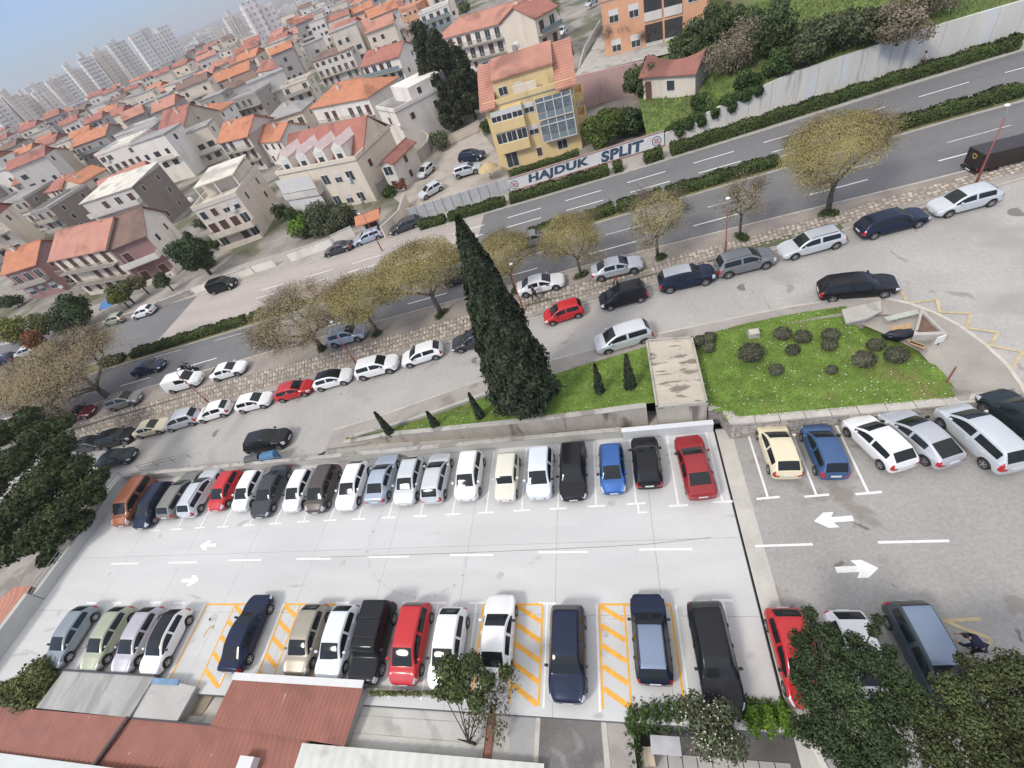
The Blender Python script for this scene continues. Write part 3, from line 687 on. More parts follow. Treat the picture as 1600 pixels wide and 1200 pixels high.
# ================================================================ CARS
glass_m = mat('car_glass', (.016, .02, .021), .08, 0, spec=.35)
trim_m = mat('black_trim', (.018, .018, .02), .5, 0)
tyre_m = mat('tyre', (.016, .016, .016), .85, .2, 8.)
rim_m = mat('alloy_rim', (.42, .43, .45), .35, 0, metal=.8)
rimd_m = mat('dark_rim', (.10, .10, .11), .4, 0, metal=.6)
lamp_m = mat('headlight_glass', (.62, .66, .68), .08, 0, spec=.9, coat=.6)
tail_m = mat('taillight_red', (.42, .012, .016), .15, 0, coat=.6)
plate_m = mat('number_plate', (.72, .72, .70), .5, 0)
under_m = mat('underbody', (.02, .02, .02), .9, 0)
PAINT = dict(white=(.80, .80, .78), warmwhite=(.78, .76, .70), silver=(.50, .52, .54), bluesilver=(.42, .48, .56), grey=(.20, .21, .215), darkgrey=(.065, .067, .072), black=(.012, .013, .016),
             navy=(.018, .026, .055), blue=(.035, .12, .36), midblue=(.055, .12, .26), red=(.50, .018, .022), darkred=(.28, .016, .02), maroon=(.17, .02, .03), cream=(.74, .66, .46), copper=(.30, .115, .06),
             beige=(.36, .32, .25), palegreen=(.40, .42, .30), lilac=(.48, .46, .48), greenblack=(.015, .025, .028), tealgrey=(.06, .085, .095), roofblue_skysheen=(.20, .26, .36), steel=(.26, .30, .32), greige=(.23, .225, .20), icywhite=(.70, .74, .78), palesilver=(.62, .65, .66), ivory=(.72, .69, .58), brown=(.085, .07, .062))  # the roof blue puts the sky's reflection into the paint
METALLIC = ('silver', 'bluesilver', 'grey', 'darkgrey', 'navy', 'blue', 'midblue', 'copper', 'beige', 'palegreen', 'lilac', 'tealgrey', 'greige', 'roofblue_skysheen', 'steel', 'palesilver', 'maroon', 'brown')
def paint(c):
    dk = max(PAINT[c]) < .08
    return mat('paint_'+c, PAINT[c], .4 if not dk else .3, .04, .8, metal=.35 if c in METALLIC else 0., coat=.4 if not dk else .2, spec=.4 if not dk else .22)
# kind: L W H, hood front z, cowl z, cowl x (from nose), header x, rear header x (from tail), glass foot x(from tail), glass foot z, tail z (deck), belt, wheel r, tumble
KINDS = dict(
    small=dict(L=3.60, W=1.62, H=1.48, hz=.74, cz=.98, xc=.78, xh=1.50, xr=.42, xt=.10, tz=1.00, bl=.95, wr=.29),
    hatch=dict(L=4.05, W=1.74, H=1.46, hz=.72, cz=.97, xc=.98, xh=1.75, xr=.60, xt=.14, tz=1.02, bl=.95, wr=.31),
    coupe=dict(L=4.20, W=1.76, H=1.40, hz=.68, cz=.93, xc=1.10, xh=1.90, xr=1.05, xt=.20, tz=1.02, bl=.92, wr=.32),
    sedan=dict(L=4.55, W=1.78, H=1.43, hz=.70, cz=.95, xc=1.22, xh=1.98, xr=1.25, xt=.62, tz=1.03, bl=.93, wr=.32, deck=True),
    wagon=dict(L=4.62, W=1.78, H=1.48, hz=.71, cz=.96, xc=1.20, xh=1.95, xr=.55, xt=.16, tz=1.02, bl=.95, wr=.32),
    mpv=dict(L=4.25, W=1.76, H=1.62, hz=.82, cz=1.08, xc=.78, xh=1.62, xr=.42, xt=.12, tz=1.08, bl=1.03, wr=.31),
    suv=dict(L=4.42, W=1.84, H=1.66, hz=.90, cz=1.10, xc=1.10, xh=1.82, xr=.50, xt=.16, tz=1.14, bl=1.08, wr=.36, clad=True),
    van=dict(L=4.40, W=1.82, H=1.86, hz=.88, cz=1.15, xc=.72, xh=1.45, xr=.16, xt=.06, tz=1.20, bl=1.10, wr=.32, box=True),
    panelvan=dict(L=4.40, W=1.80, H=1.80, hz=.84, cz=1.12, xc=.75, xh=1.55, xr=.20, xt=.08, tz=1.18, bl=1.08, wr=.32, box=True, blind=True),
    classic=dict(L=3.65, W=1.48, H=1.46, hz=.82, cz=.94, xc=1.02, xh=1.32, xr=.40, xt=.12, tz=.98, bl=.92, wr=.29, box=True),
    jeep=dict(L=4.25, W=1.78, H=1.80, hz=.98, cz=1.12, xc=1.20, xh=1.55, xr=.14, xt=.06, tz=1.16, bl=1.08, wr=.37, box=True, clad=True),
)
CARMESH = {}
def car_meshes(kind):
    if kind in CARMESH: return CARMESH[kind]
    k = KINDS[kind]; L, Wd, H = k['L'], k['W'], k['H']; hl = L/2; hw = Wd/2; wr = k['wr']
    xf = hl-.80*(L/4.2); xb = -hl+.74*(L/4.2)                       # axles
    if kind in ('classic',): xf = hl-.62; xb = -hl+.55
    if kind == 'jeep': xf = hl-.78; xb = -hl+.85
    cx, hx = hl-k['xc'], hl-k['xh']; rx, tx = -hl+k['xr'], -hl+k['xt']
    box = k.get('box'); sq = .985 if box else .955
    bp = (cx-.30+rx)/2+.05                                         # B pillar
    top = [(hl, k['hz']-.20), (hl-.05, k['hz']-.06), (hl-.16, k['hz']), (cx+.25, k['cz']-.035), (cx, k['cz'])]
    top += [((cx+hx)/2, (k['cz']+H)/2+.015), (hx, H-.055), (hx-.35, H-.01), ((hx+rx)/2, H), (rx+.2, H-.035), (rx, H-.075)]
    if k.get('deck'): top += [(tx, k['tz']+.01), (-hl+.12, k['tz']-.02), (-hl+.03, k['tz']-.10), (-hl, k['tz']-.28)]
    else: top += [(tx, k['tz']), (-hl+.06, k['tz']-.16), (-hl+.0, k['tz']-.34)]
    tX = [p[0] for p in top][::-1]; tZ = [p[1] for p in top][::-1]
    ztop = lambda x: float(np.interp(x, tX, tZ))
    wX = [-hl, -hl+.05, -hl+.22, -hl+.7, 0, hl-.8, hl-.32, hl-.10, hl-.03, hl]; wW = [.80, .90, .965, 1., 1., 1., .965, .86, .76, .66]
    if box: wW = [.92, .96, .98, 1, 1, 1, .98, .92, .86, .80]
    wid = lambda x: hw*float(np.interp(x, wX, wW))
    xs = {hl, hl-.04, hl-.13, hl-.34, cx+.25, cx, (cx+hx)/2, hx, hx-.35, bp+.045, bp-.045, (hx+rx)/2+.01, rx+.2, rx, tx, -hl+.16, -hl+.05, -hl, cx-.32}
    ar = wr+.07
    for w in (xf, xb): xs |= {w+ar+.02, w+ar*.8, w+ar*.35, w-ar*.35, w-ar*.8, w-ar-.02}
    xs = sorted(xs, reverse=True); ys = [xs[0]]
    for x in xs[1:]:
        if ys[-1]-x > .028: ys.append(x)
    ys[-1] = -hl; xs = ys
    def arch(x):
        for w in (xf, xb):
            d = abs(x-w)
            if d < ar: return wr+math.sqrt(max(0, ar*ar-d*d))*.98
        return 0.
    rows = []
    for x in xs:
        w = wid(x); zt = ztop(x); g = max(0., min(1., (zt-k['cz'])/(H-.08-k['cz']))) if tx <= x <= cx else 0.
        if not k.get('deck') and x < tx: g = 0.
        zb = .19+.12*max(0, (abs(x)-hl+.35)/.35); a = arch(x); zb = max(zb, a)
        belt = min(k['bl']-.10+.03*(cx-x)/L, zt-.035)
        zmid = min(max(.56, zb+.05), belt-.05); zlow = min(max(zb+.09, .33), zmid-.02)
        zb = min(zb, zlow-.02)
        wt = hw*(.84 if box else .70); wg = w*sq
        rows.append([(0, zb), (w*.9, zb), (w*.985, zlow), (w, zmid), (w*(.985 if not box else .99), belt),
                     (wg*(1-.05*(1-g)), belt+.018+.004*(1-g)),
                     (g*(wt*1.04)+(1-g)*w*.86, belt+.02+(zt-.07-belt-.02)*g+(1-g)*(zt-belt)*.55),
                     (g*wt*.965+(1-g)*w*.74, zt-.028*g-(1-g)*.03*1.),
                     (g*wt*.55+(1-g)*w*.40, zt-.008), (0, zt)])
    bm = MB(); R = len(rows[0]); idx = {}
    GR = ['body', 'underbody', 'hood', 'roof', 'windshield', 'rear_window', 'front_side_window', 'rear_side_window', 'headlight', 'taillight', 'front_door', 'rear_door', 'cladding', 'grille']
    def vid(i, j, s):
        key = (i, j, 0 if j in (0, R-1) else s)
        if key not in idx:
            y, z = rows[i][j]; bm.v.append((xs[i], y*s, z)); idx[key] = len(bm.v)-1
        return idx[key]
    for i in range(len(xs)-1):
        xm = (xs[i]+xs[i+1])/2
        for j in range(R-1):
            gname = 'body'
            if j == 0: gname = 'underbody'
            elif j in (7, 8) and hx < xm < cx: gname = 'windshield'
            elif j in (7, 8) and tx < xm < rx: gname = 'rear_window'
            elif j in (7, 8) and rx < xm < hx: gname = 'roof'
            elif j >= 6 and cx < xm < hl-.12: gname = 'hood'
            elif j == 5 and bp+.045 < xm < cx-.12: gname = 'front_side_window'
            elif j == 5 and rx-.02 < xm < bp-.045 and not k.get('blind'): gname = 'rear_side_window'
            elif j in (3, 4) and hl-.36 < xm < hl-.035: gname = 'headlight'
            elif j in (3, 4) and -hl+.02 < xm < -hl+(.20 if not box else .10): gname = 'taillight'
            elif j == 5 and -hl+.04 < xm < -hl+.18 and not k.get('deck'): gname = 'taillight'
            elif j in (2, 3) and bp < xm < cx-.05: gname = 'front_door'
            elif j in (2, 3) and xb+ar*.5 < xm < bp: gname = 'rear_door'
            elif j == 1 and k.get('clad'): gname = 'cladding'
            for s in (1, -1):
                f = [vid(i, j, s), vid(i+1, j, s), vid(i+1, j+1, s), vid(i, j+1, s)]
                if s < 0: f = f[::-1]
                f = [a for n_, a in enumerate(f) if a not in f[:n_]]
                bm.f.append(tuple(f)); bm.m.append(GR.index(gname))
    for i, rev in ((0, False), (len(xs)-1, True)):
        for j in range(R-1):
            f = [vid(i, j, 1), vid(i, j+1, 1), vid(i, j+1, -1), vid(i, j, -1)]
            f = [a for n_, a in enumerate(f) if a not in f[:n_]]
            if rev: f = f[::-1]
            bm.f.append(tuple(f)); bm.m.append(GR.index('grille' if (i == 0 and j in (2,)) else 'body'))
    me = bpy.data.meshes.new('tmp'); me.from_pydata(bm.v, [], bm.f)
    for g in GR: me.materials.append(None)
    me.polygons.foreach_set('material_index', bm.m); me.update()
    tmp = link('tmp', me); md = tmp.modifiers.new('s', 'SUBSURF'); md.levels = 2; md.subdivision_type = 'CATMULL_CLARK'
    bpy.context.view_layer.update()
    ev = tmp.evaluated_get(bpy.context.evaluated_depsgraph_get()); em = ev.to_mesh()
    co = np.empty(len(em.vertices)*3); em.vertices.foreach_get('co', co); co = co.reshape(-1, 3)
    mi = np.empty(len(em.polygons), int); em.polygons.foreach_get('material_index', mi)
    lv = np.empty(len(em.loops), int); em.loops.foreach_get('vertex_index', lv); lv = lv.reshape(-1, 4)
    ev.to_mesh_clear(); bpy.data.objects.remove(tmp); bpy.data.meshes.remove(me)
    cen = co[lv].mean(1); out = []
    for gi, g in enumerate(GR):
        sel = mi == gi
        if not sel.any(): continue
        sides = [None] if g in ('body', 'underbody', 'hood', 'roof', 'windshield', 'rear_window', 'cladding', 'grille') else [1, -1]
        for s in sides:
            f = lv[sel & (True if s is None else (np.sign(cen[:, 1]) == s))]
            if not len(f): continue
            u, inv = np.unique(f, return_inverse=True); V = co[u].copy()
            if 'window' in g or g == 'windshield': pass
            m = npmesh(g, V, inv.reshape(-1, 4), None); smooth(m); out.append((g, m))
    # mirrors, plates, handles
    mz = k['bl']+.0; mirr = []
    for s in (1, -1):
        b = MB(); y = s*(hw*sq+.02); b.v = []
        q = MB().box(cx-.42, cx-.30, min(y, y+s*.17), max(y, y+s*.17), mz, mz+.13)
        mirr.append(q.mesh('mirror', None))
    pl = [MB().box(hl-.02, hl+.012, -.26, .26, .42, .53).mesh('number_plate', None), MB().box(-hl-.012, -hl+.03, -.26, .26, .62 if not k.get('deck') else .60, .73 if not k.get('deck') else .71).mesh('number_plate', None)]
    hd = [[MB().box(x, x+.17, s*hw*.985-.02, s*hw*.985+.03 if s > 0 else s*hw*.985+.02, .82, .86).mesh('handle', None) if s > 0 else MB().box(x, x+.17, s*hw*.985-.03, s*hw*.985+.02, .82, .86).mesh('handle', None) for s in (1, -1)] for x in (bp+.10, max(bp-.78, xb+.15))]
    CARMESH[kind] = dict(parts=out, mirr=mirr, plates=pl, handles=hd, xf=xf, xb=xb, hw=hw, wr=wr, L=L, H=H, hx=hx, rx=rx, wt=hw*.72)
    return CARMESH[kind]
WHEEL = {}
def wheel_meshes(r):
    r = round(r, 2)
    if r in WHEEL: return WHEEL[r]
    t = MB().lathe([(r*.60, -.09), (r*.93, -.10), (r, -.06), (r, .06), (r*.93, .10), (r*.60, .09)], 20, axis='y').mesh('tyre', tyre_m); smooth(t)
    b = MB().lathe([(r*.63, -.085), (r*.63, .06)], 16, axis='y', m=1)
    b.lathe([(r*.64, .085), (r*.66, .10), (r*.60, .10), (r*.58, .07)], 20, axis='y')
    for q in range(5):
        a = q*2*math.pi/5; ca, sa = math.cos(a), math.sin(a); w = .05
        b.poly([(-sa*w, .095, ca*w), (ca*r*.62-sa*w*.6, .092, sa*r*.62+ca*w*.6), (ca*r*.62+sa*w*.6, .092, sa*r*.62-ca*w*.6), (sa*w, .095, -ca*w)][::-1])
    b.lathe([(.055, .07), (.05, .105)], 10, axis='y')
    WHEEL[r] = (t, b.mesh('rim', rim_m, trim_m)); return WHEEL[r]
def setm(o, m):
    if len(o.data.materials) == 0: o.data.materials.append(None)
    o.material_slots[0].link = 'OBJECT'; o.material_slots[0].material = m
CARS = []
def car(kind, color, pos, heading, label, cat='car', name='parked_car', group=None, tilt=0., roof=None, rails=False, full=True, sc=1., trimglass=None):
    """pos: centre on the ground, heading: direction of the nose"""
    c = car_meshes(kind); P = paint(color)
    t = empty(name, pos, heading, label, cat, group)
    if sc != 1.: t.scale = (sc, 1., 1.)
    if tilt: t.rotation_euler = (0, -tilt*math.cos(heading), heading); t.rotation_euler[0] = tilt*math.sin(heading)
    mm = dict(body=P, underbody=under_m, hood=P, roof=paint(roof) if roof else P, windshield=glass_m, rear_window=glass_m, front_side_window=glass_m, rear_side_window=glass_m,
              headlight=lamp_m, taillight=tail_m, front_door=P, rear_door=P, cladding=trim_m, grille=trim_m)
    doors = {}
    for g, m in c['parts']:
        nm = {'front_side_window': 'side_window', 'rear_side_window': 'side_window', 'front_door': 'door', 'rear_door': 'door'}.get(g, g)
        o = link(nm, m, t); setm(o, mm[g])
        if g in ('front_door', 'rear_door'): doors.setdefault(g, []).append(o)
    for m in c['mirr']: setm(link('mirror', m, t), P if random.random() < .7 else trim_m)
    for m in c['plates']: setm(link('number_plate', m, t), plate_m)
    if full:
        for gi, g in enumerate(('front_door', 'rear_door')):
            for o, hm in zip(doors.get(g, []), c['handles'][gi]): setm(link('handle', hm, o), P)
    tm, rm = wheel_meshes(c['wr'])
    for x in (c['xf'], c['xb']):
        for s in (1, -1):
            w = link('wheel', tm, t); w.location = (x, s*(c['hw']-.115), round(c['wr'], 2)); w.rotation_euler = (0, 0, 0 if s > 0 else math.pi)
            link('rim', rm, w)
    if rails:
        for s in (1, -1):
            y = s*c['wt']*.93; MB().tube([(c['rx']+.15, y, c['H']-.07), (c['rx']+.3, y, c['H']-.0), (c['hx']-.3, y, c['H']+.01), (c['hx']-.1, y, c['H']-.06)], .022, 6).build('roof_rail', rimd_m, t)
    CARS.append(t); return t
def tiltof(f, x): return math.atan((f(x+2)-f(x-2))/4)
def park(kind, color, fw_px, rw_px, f, label, side=1, off=0., name='parked_car', **k):
    """front and rear wheel contact pixels on the side that faces the viewer; off: level of the surface above f"""
    g = lambda x: f(x)+off
    a = atg(*fw_px, g); b_ = atg(*rw_px, g); d = a-b_; d.z = 0; h = math.atan2(d.y, d.x); mid = (a+b_)/2
    c = car_meshes(kind)
    n = Vector((-math.sin(h), math.cos(h), 0))
    if n.y < 0: n = -n
    ctr = mid+n*(c['hw']-.10); ctr -= Vector((math.cos(h), math.sin(h), 0))*(c['xf']+c['xb'])/2
    ctr.z = g(ctr.x)
    return car(kind, color, ctr, h, label, name=name, tilt=tiltof(g, ctr.x), **k)
def bay(kind, color, near_px, nose, label, f=z0, rot=0., **k):
    """near_px: foot of the bumper nearest the viewer; nose 'in' faces the viewer, 'out' faces away"""
    c = car_meshes(kind); p = None
    g = lambda x: f(x)+.28
    p = atg(*near_px, g); r = math.radians(rot); u = Vector((math.sin(-r), math.cos(r), 0)); ctr = p+u*(c['L']/2); ctr.z = f(ctr.x)
    h = math.atan2(u.y, u.x)+(math.pi if nose == 'in' else 0)
    return car(kind, color, ctr, h, label, tilt=tiltof(f, ctr.x) if f is not z0 else 0., **k)
UG = 'cars in the upper row of the concrete car park'; LG = 'cars in the lower row of the concrete car park'
bay('van', 'copper', (192, 824), 'in', 'copper brown van at the left end of the upper parking row', group=UG, cat='van', rot=2)
bay('mpv', 'navy', (222, 828), 'in', 'dark blue grey compact car beside the copper van', group=UG)
bay('wagon', 'greige', (262, 813), 'out', 'grey green estate parked tail out between dark compact and white estate', group=UG)
bay('wagon', 'palesilver', (294, 810), 'out', 'pale estate parked tail out beside the small red hatchback, upper row', group=UG, rails=True)
bay('small', 'red', (339, 800), 'in', 'small bright red hatchback in the upper row near its left end', group=UG)
bay('small', 'white', (377, 800), 'in', 'small white hatchback between red hatchback and dark grey saloon', group=UG)
bay('sedan', 'darkgrey', (407, 811), 'in', 'long dark grey saloon nosing out between two small white hatchbacks', group=UG)
bay('small', 'white', (457, 801), 'in', 'small white hatchback between dark grey saloon and brown grey people carrier', group=UG)
bay('mpv', 'brown', (493, 806), 'in', 'brown grey people carrier in the upper row beside small white hatchbacks', group=UG, sc=.94)
bay('hatch', 'white', (541, 799), 'in', 'white hatchback right of the brown grey people carrier', group=UG)
bay('sedan', 'bluesilver', (587, 793), 'out', 'silver blue saloon parked tail out in the upper row', group=UG, sc=.92)
bay('hatch', 'palesilver', (632, 793), 'in', 'white compact right of the silver blue saloon', group=UG, sc=.95)
bay('hatch', 'palesilver', (676, 788), 'out', 'pale silver hatchback parked tail out, red lamp showing, mid upper row', group=UG)
bay('mpv', 'white', (729, 789), 'in', 'white compact left of the cream vintage car', group=UG, sc=.88)
bay('classic', 'ivory', (791, 785), 'in', 'cream boxy vintage car in the middle of the upper row', group=UG)
bay('mpv', 'icywhite', (844, 786), 'in', 'icy silver compact with big windscreen between vintage car and black estate', group=UG, sc=.9)
bay('wagon', 'black', (897, 787), 'in', 'black estate nosing out beside the blue hatchback', group=UG, sc=.95)
bay('small', 'blue', (960, 774), 'in', 'bright blue small hatchback in the upper row', group=UG)
bay('hatch', 'black', (1016, 768), 'out', 'black hatchback parked tail out beside the dark red saloon', group=UG, sc=.94)
bay('sedan', 'darkred', (1099, 782), 'out', 'dark red saloon at the right end of the upper row', group=UG, rot=3)
bay('hatch', 'steel', (84, 1046), 'in', 'grey blue hatchback at the left end of the lower row', group=LG)
bay('hatch', 'palegreen', (143, 1050), 'in', 'pale green hatchback second in the lower row', group=LG)
bay('hatch', 'lilac', (192, 1053), 'in', 'silver lilac hatchback beside the white car with black roof', group=LG)
bay('hatch', 'warmwhite', (236, 1057), 'in', 'white three door hatchback with black roof in the lower row', group=LG, roof='black', sc=.97)
bay('sedan', 'navy', (364, 1053), 'out', 'dark navy saloon parked tail to the viewer between orange hatched bays', group=LG)
bay('hatch', 'beige', (463, 1060), 'in', 'champagne beige hatchback on an orange outlined bay', group=LG, sc=.97)
bay('hatch', 'icywhite', (514, 1066), 'in', 'pale silver white hatchback between beige hatchback and black off roader', group=LG)
J = bay('jeep', 'black', (571, 1071), 'in', 'black boxy off roader with roof bars in the lower row', group=LG, cat='off roader')
for x in (-.9, .1): MB().box(x-.03, x+.03, -.68, .68, 1.81, 1.85).build('roof_bar', trim_m, J)
bay('mpv', 'red', (632, 1074), 'in', 'bright red people carrier in the lower row', group=LG, sc=.98)
bay('hatch', 'white', (693, 1080), 'in', 'white hatchback half hidden by the leafy tree', group=LG)
bay('sedan', 'white', (773, 1072), 'out', 'white saloon beside an orange hatched bay, tail under tree branches', group=LG, sc=.95)
bay('suv', 'navy', (889, 1101), 'in', 'dark blue crossover alone between two orange hatched bays', group=LG)
bay('wagon', 'navy', (1026, 1082), 'out', 'dark blue estate with pale sky sheen painted on its roof in an orange bay', group=LG, sc=.9, roof='roofblue_skysheen', rails=True)  # sky reflection is part of this roof's colour
bay('wagon', 'black', (1135, 1114), 'in', 'black estate behind the white flowering shrub', group=LG, rot=2)
RG = 'cars parked on the worn asphalt car park'
bay('hatch', 'cream', (1230, 752), 'out', 'cream hatchback parked tail out below the lawn wall', f=zr, group=RG, sc=.95)
bay('small', 'midblue', (1302, 750), 'out', 'blue upright small car parked tail out beside the cream hatchback', f=zr, group=RG, sc=1.02)
def bay2(kind, color, tail, nose_, label, f=zr, **k):
    a = atg(*tail, lambda x: f(x)+.3); b_ = atg(*nose_, lambda x: f(x)+.45); d = (b_-a); d.z = 0; d.normalize(); c = car_meshes(kind)
    ctr = a+d*c['L']/2; ctr.z = f(ctr.x); return car(kind, color, ctr, math.atan2(d.y, d.x), label, tilt=tiltof(f, ctr.x), **k)
bay2('hatch', 'white', (1415, 738), (1338, 662), 'white three door hatchback parked at a slant beside the blue small car', group=RG, sc=.95)
bay2('coupe', 'silver', (1487, 731), (1406, 660), 'silver sloping back hatchback beside the white three door hatchback', group=RG, sc=.98)
bay2('mpv', 'palesilver', (1582, 738), (1491, 652), 'large pale silver people carrier at the right of the worn car park', group=RG, cat='car', sc=1.02)
bay2('hatch', 'greenblack', (1655, 705), (1566, 634), 'dark car cut off at the right edge below the lawn wall', group=RG)
bay('hatch', 'red', (1266, 1110), 'in', 'red hatchback half covered by the dark evergreen trees', f=zr, group=RG, rot=1)
bay('hatch', 'white', (1376, 1122), 'in', 'white car almost hidden under the dark evergreen trees', f=zr, group=RG, rot=2)
bay('mpv', 'tealgrey', (1497, 1124), 'in', 'dark teal people carrier with shiny roof by the yellow zigzag', f=zr, group=RG, rot=4, roof='roofblue_skysheen', sc=1.03)
SG = 'cars parked along the service road'; S_ = zs
park('hatch', 'darkgrey', (155, 704), (133, 709), S_, 'dark hatchback farthest left along the service road kerb, behind the pine', group=SG)
park('suv', 'black', (197, 695), (172, 702), S_, 'black crossover beside the pine on the service road', group=SG)
park('coupe', 'cream', (252.5, 678), (223.7, 685.5), S_, 'pale yellow cream car with dark sunroof on the service road', group=SG)
park('mpv', 'silver', (274, 674), (301, 666), S_, 'grey silver car with tail to the right between cream and white cars', group=SG)
park('hatch', 'white', (322, 661), (352, 652), S_, 'white hatchback with red tail lamps beside a red lamp post', group=SG)
park('hatch', 'white', (414, 638.5), (384, 646), S_, 'white hatchback left of the red car on the service road', group=SG)
park('hatch', 'red', (477, 620), (447, 628.5), S_, 'red hatchback between white cars on the service road', group=SG)
park('hatch', 'white', (538, 602.5), (507, 611), S_, 'white hatchback with glossy black roof by the stone slope', group=SG, roof='black')
park('suv', 'white', (608, 585), (575, 593.7), S_, 'white crossover left of the white sports hatchback', group=SG)
park('hatch', 'white', (644, 574.5), (682.5, 562.5), S_, 'white sports hatchback facing left near the tall cypress', group=SG, sc=1.03)
park('sedan', 'darkgrey', (727, 550.5), (764, 540), S_, 'dark saloon half hidden behind the tall cypress', group=SG)
park('small', 'red', (865.5, 509), (904, 497.5), S_, 'small red hatchback just right of the tall cypress', group=SG)
park('mpv', 'black', (957, 485), (999.5, 473.7), S_, 'black compact car facing left beside the stone slope', group=SG, sc=.95)
park('suv', 'navy', (1098.7, 447.5), (1051, 458), S_, 'dark navy crossover with grey roof and sunroof', group=SG, roof='silver')
park('suv', 'grey', (1192.5, 422), (1142.5, 434.5), S_, 'dark grey crossover beside a red lamp post and bare tree', group=SG, rails=True)
park('wagon', 'palesilver', (1247, 405), (1299.5, 391), S_, 'silver estate with roof bars facing left', group=SG, rails=True)
park('wagon', 'navy', (1429.5, 357.5), (1368, 373.7), S_, 'dark navy hatchback under the big leafy street tree', group=SG)
park('hatch', 'palesilver', (1482, 340), (1544.5, 323.7), S_, 'silver hatchback farthest right along the service road', group=SG, sc=1.03)
park('sedan', 'greenblack', (197.5, 726), (170, 732.5), S_, 'dark saloon on the near side of the service road by the pine', group=SG)
park('suv', 'black', (441, 702), (400, 711), S_, 'black crossover beside the waste bins', group=SG)
park('mpv', 'palesilver', (955.5, 553), (1003.7, 538.7), S_, 'silver people carrier on the service road beside the concrete kiosk', group=SG, sc=1.05)
park('wagon', 'black', (1379, 466), (1301, 473), S_, 'black estate at the corner of the lawn', group=SG)
VG = 'cars parked on the verge of the main road'; V_ = zm
park('sedan', 'maroon', (137, 655), (108, 662), V_, 'dark red saloon on the verge beside the leaning street tree', off=.1, group=VG)
park('mpv', 'greige', (209, 635), (183, 642.5), V_, 'greenish silver car on the verge beside the leaning trunk', off=.1, group=VG)
park('panelvan', 'white', (306, 606), (273, 615), V_, 'white panel van on the verge', off=.1, group=VG, cat='van')
park('coupe', 'white', (372.5, 588), (345, 596), V_, 'white hatchback on the verge right of the panel van', off=.1, group=VG)
park('suv', 'bluesilver', (560, 535), (529, 543), V_, 'silver hatchback on the verge between two street trees', off=.1, group=VG, sc=.96)
park('sedan', 'white', (867.5, 454.5), (826, 464.5), V_, 'white saloon on the verge beside a walking person', off=.1, group=VG)
park('sedan', 'silver', (987, 428.7), (944.5, 438.7), V_, 'silver saloon on the verge right of a street tree', off=.1, group=VG)
park('sedan', 'darkgrey', (92, 668), (68, 674), V_, 'dark car on the verge partly hidden behind the pine crown', off=.1, group=VG)
park('sedan', 'navy', (248, 582), (218, 590), V_, 'dark blue saloon driving on the main road', name='driving_car')
park('hatch', 'darkgrey', (733, 441), (715, 446), V_, 'dark car on the main road peeking out behind the cypress', name='driving_car')
park('hatch', 'grey', (848, 383), (826, 389), V_, 'grey blue car on the main road behind a leafy street tree', name='driving_car')
FG = 'cars parked on the far side of the main road'
park('van', 'black', (367.5, 451), (331, 462.5), V_, 'black van parked on the far side by a white garden wall', off=.0, group=FG, cat='van')
park('hatch', 'white', (211, 501), (239, 492.5), V_, 'white hatchback on the far side near the blue awning', group=FG)
park('hatch', 'palegreen', (168, 511), (192, 505), V_, 'pale small car beside the blue awning across the road', group=FG)
park('sedan', 'darkgrey', (517.5, 402.5), (542.5, 395), V_, 'dark saloon in front of the white garden wall across the road', group=FG)
park('wagon', 'bluesilver', (565, 385), (592, 375), V_, 'grey blue estate beside the orange roofed gateway', group=FG)
park('wagon', 'darkgrey', (622.5, 367.5), (650, 357.5), V_, 'dark grey estate at the foot of the garden steps', group=FG)
park('hatch', 'white', (30, 562), (55, 554), V_, 'white car far left beside a white signboard', group=FG)
park('hatch', 'navy', (-2, 573), (22, 567), V_, 'dark blue car at the far left edge across the road', group=FG)
CG = 'cars in the courtyard across the main road'
park('small', 'palesilver', (663, 281), (682, 263), V_, 'silver small car beside the curved courtyard wall', group=CG)
park('hatch', 'palesilver', (668, 311), (690, 298), V_, 'pale car just behind the grey panel fence', group=CG)
park('suv', 'navy', (750, 252), (722, 257), V_, 'dark blue crossover beside the yellow apartment house', group=CG)
park('suv', 'silver', (745, 272), (718, 280), V_, 'silver crossover in the courtyard in front of the dark blue one', group=CG)
park('hatch', 'white', (649, 219), (664, 202), V_, 'white car beside the tall white house', group=CG)
park('hatch', 'white', (877, 60), (890, 44), V_, 'white car climbing the lane beside the palm', off=.5)
park('hatch', 'silver', (921, 12), (935, 3), V_, 'pale car at the top of the lane, cut by the upper edge', off=.5)
# ================================================================ VEGETATION
bark_m = mat('bark', (.13, .105, .085), .95, .25, 3., .5, 12)
barkd_m = mat('dark_bark', (.06, .05, .04), .95, .25, 3., .5, 12)
def leafm(name, col, isl=.45, var=.3, sc=.6): return mat(name, col, .75, var, sc, island=isl, spec=.25)
olive_m = leafm('bud_foliage', (.33, .28, .115), .14, .2); olive2_m = leafm('bud_foliage_pale', (.36, .305, .15), .14, .2); oliveb_m = leafm('bud_foliage_brown', (.34, .275, .15), .14, .2)
cyp_m = leafm('cypress_foliage', (.034, .045, .024), .7); pine_m = leafm('pine_foliage', (.045, .062, .020), .55); ever_m = leafm('evergreen_foliage', (.05, .075, .028), .55)
hedge_m = leafm('hedge_foliage', (.06, .085, .022), .5); box_m = leafm('clipped_box', (.10, .105, .065), .4); shrub_m = leafm('shrub_foliage', (.12, .14, .045), .45)
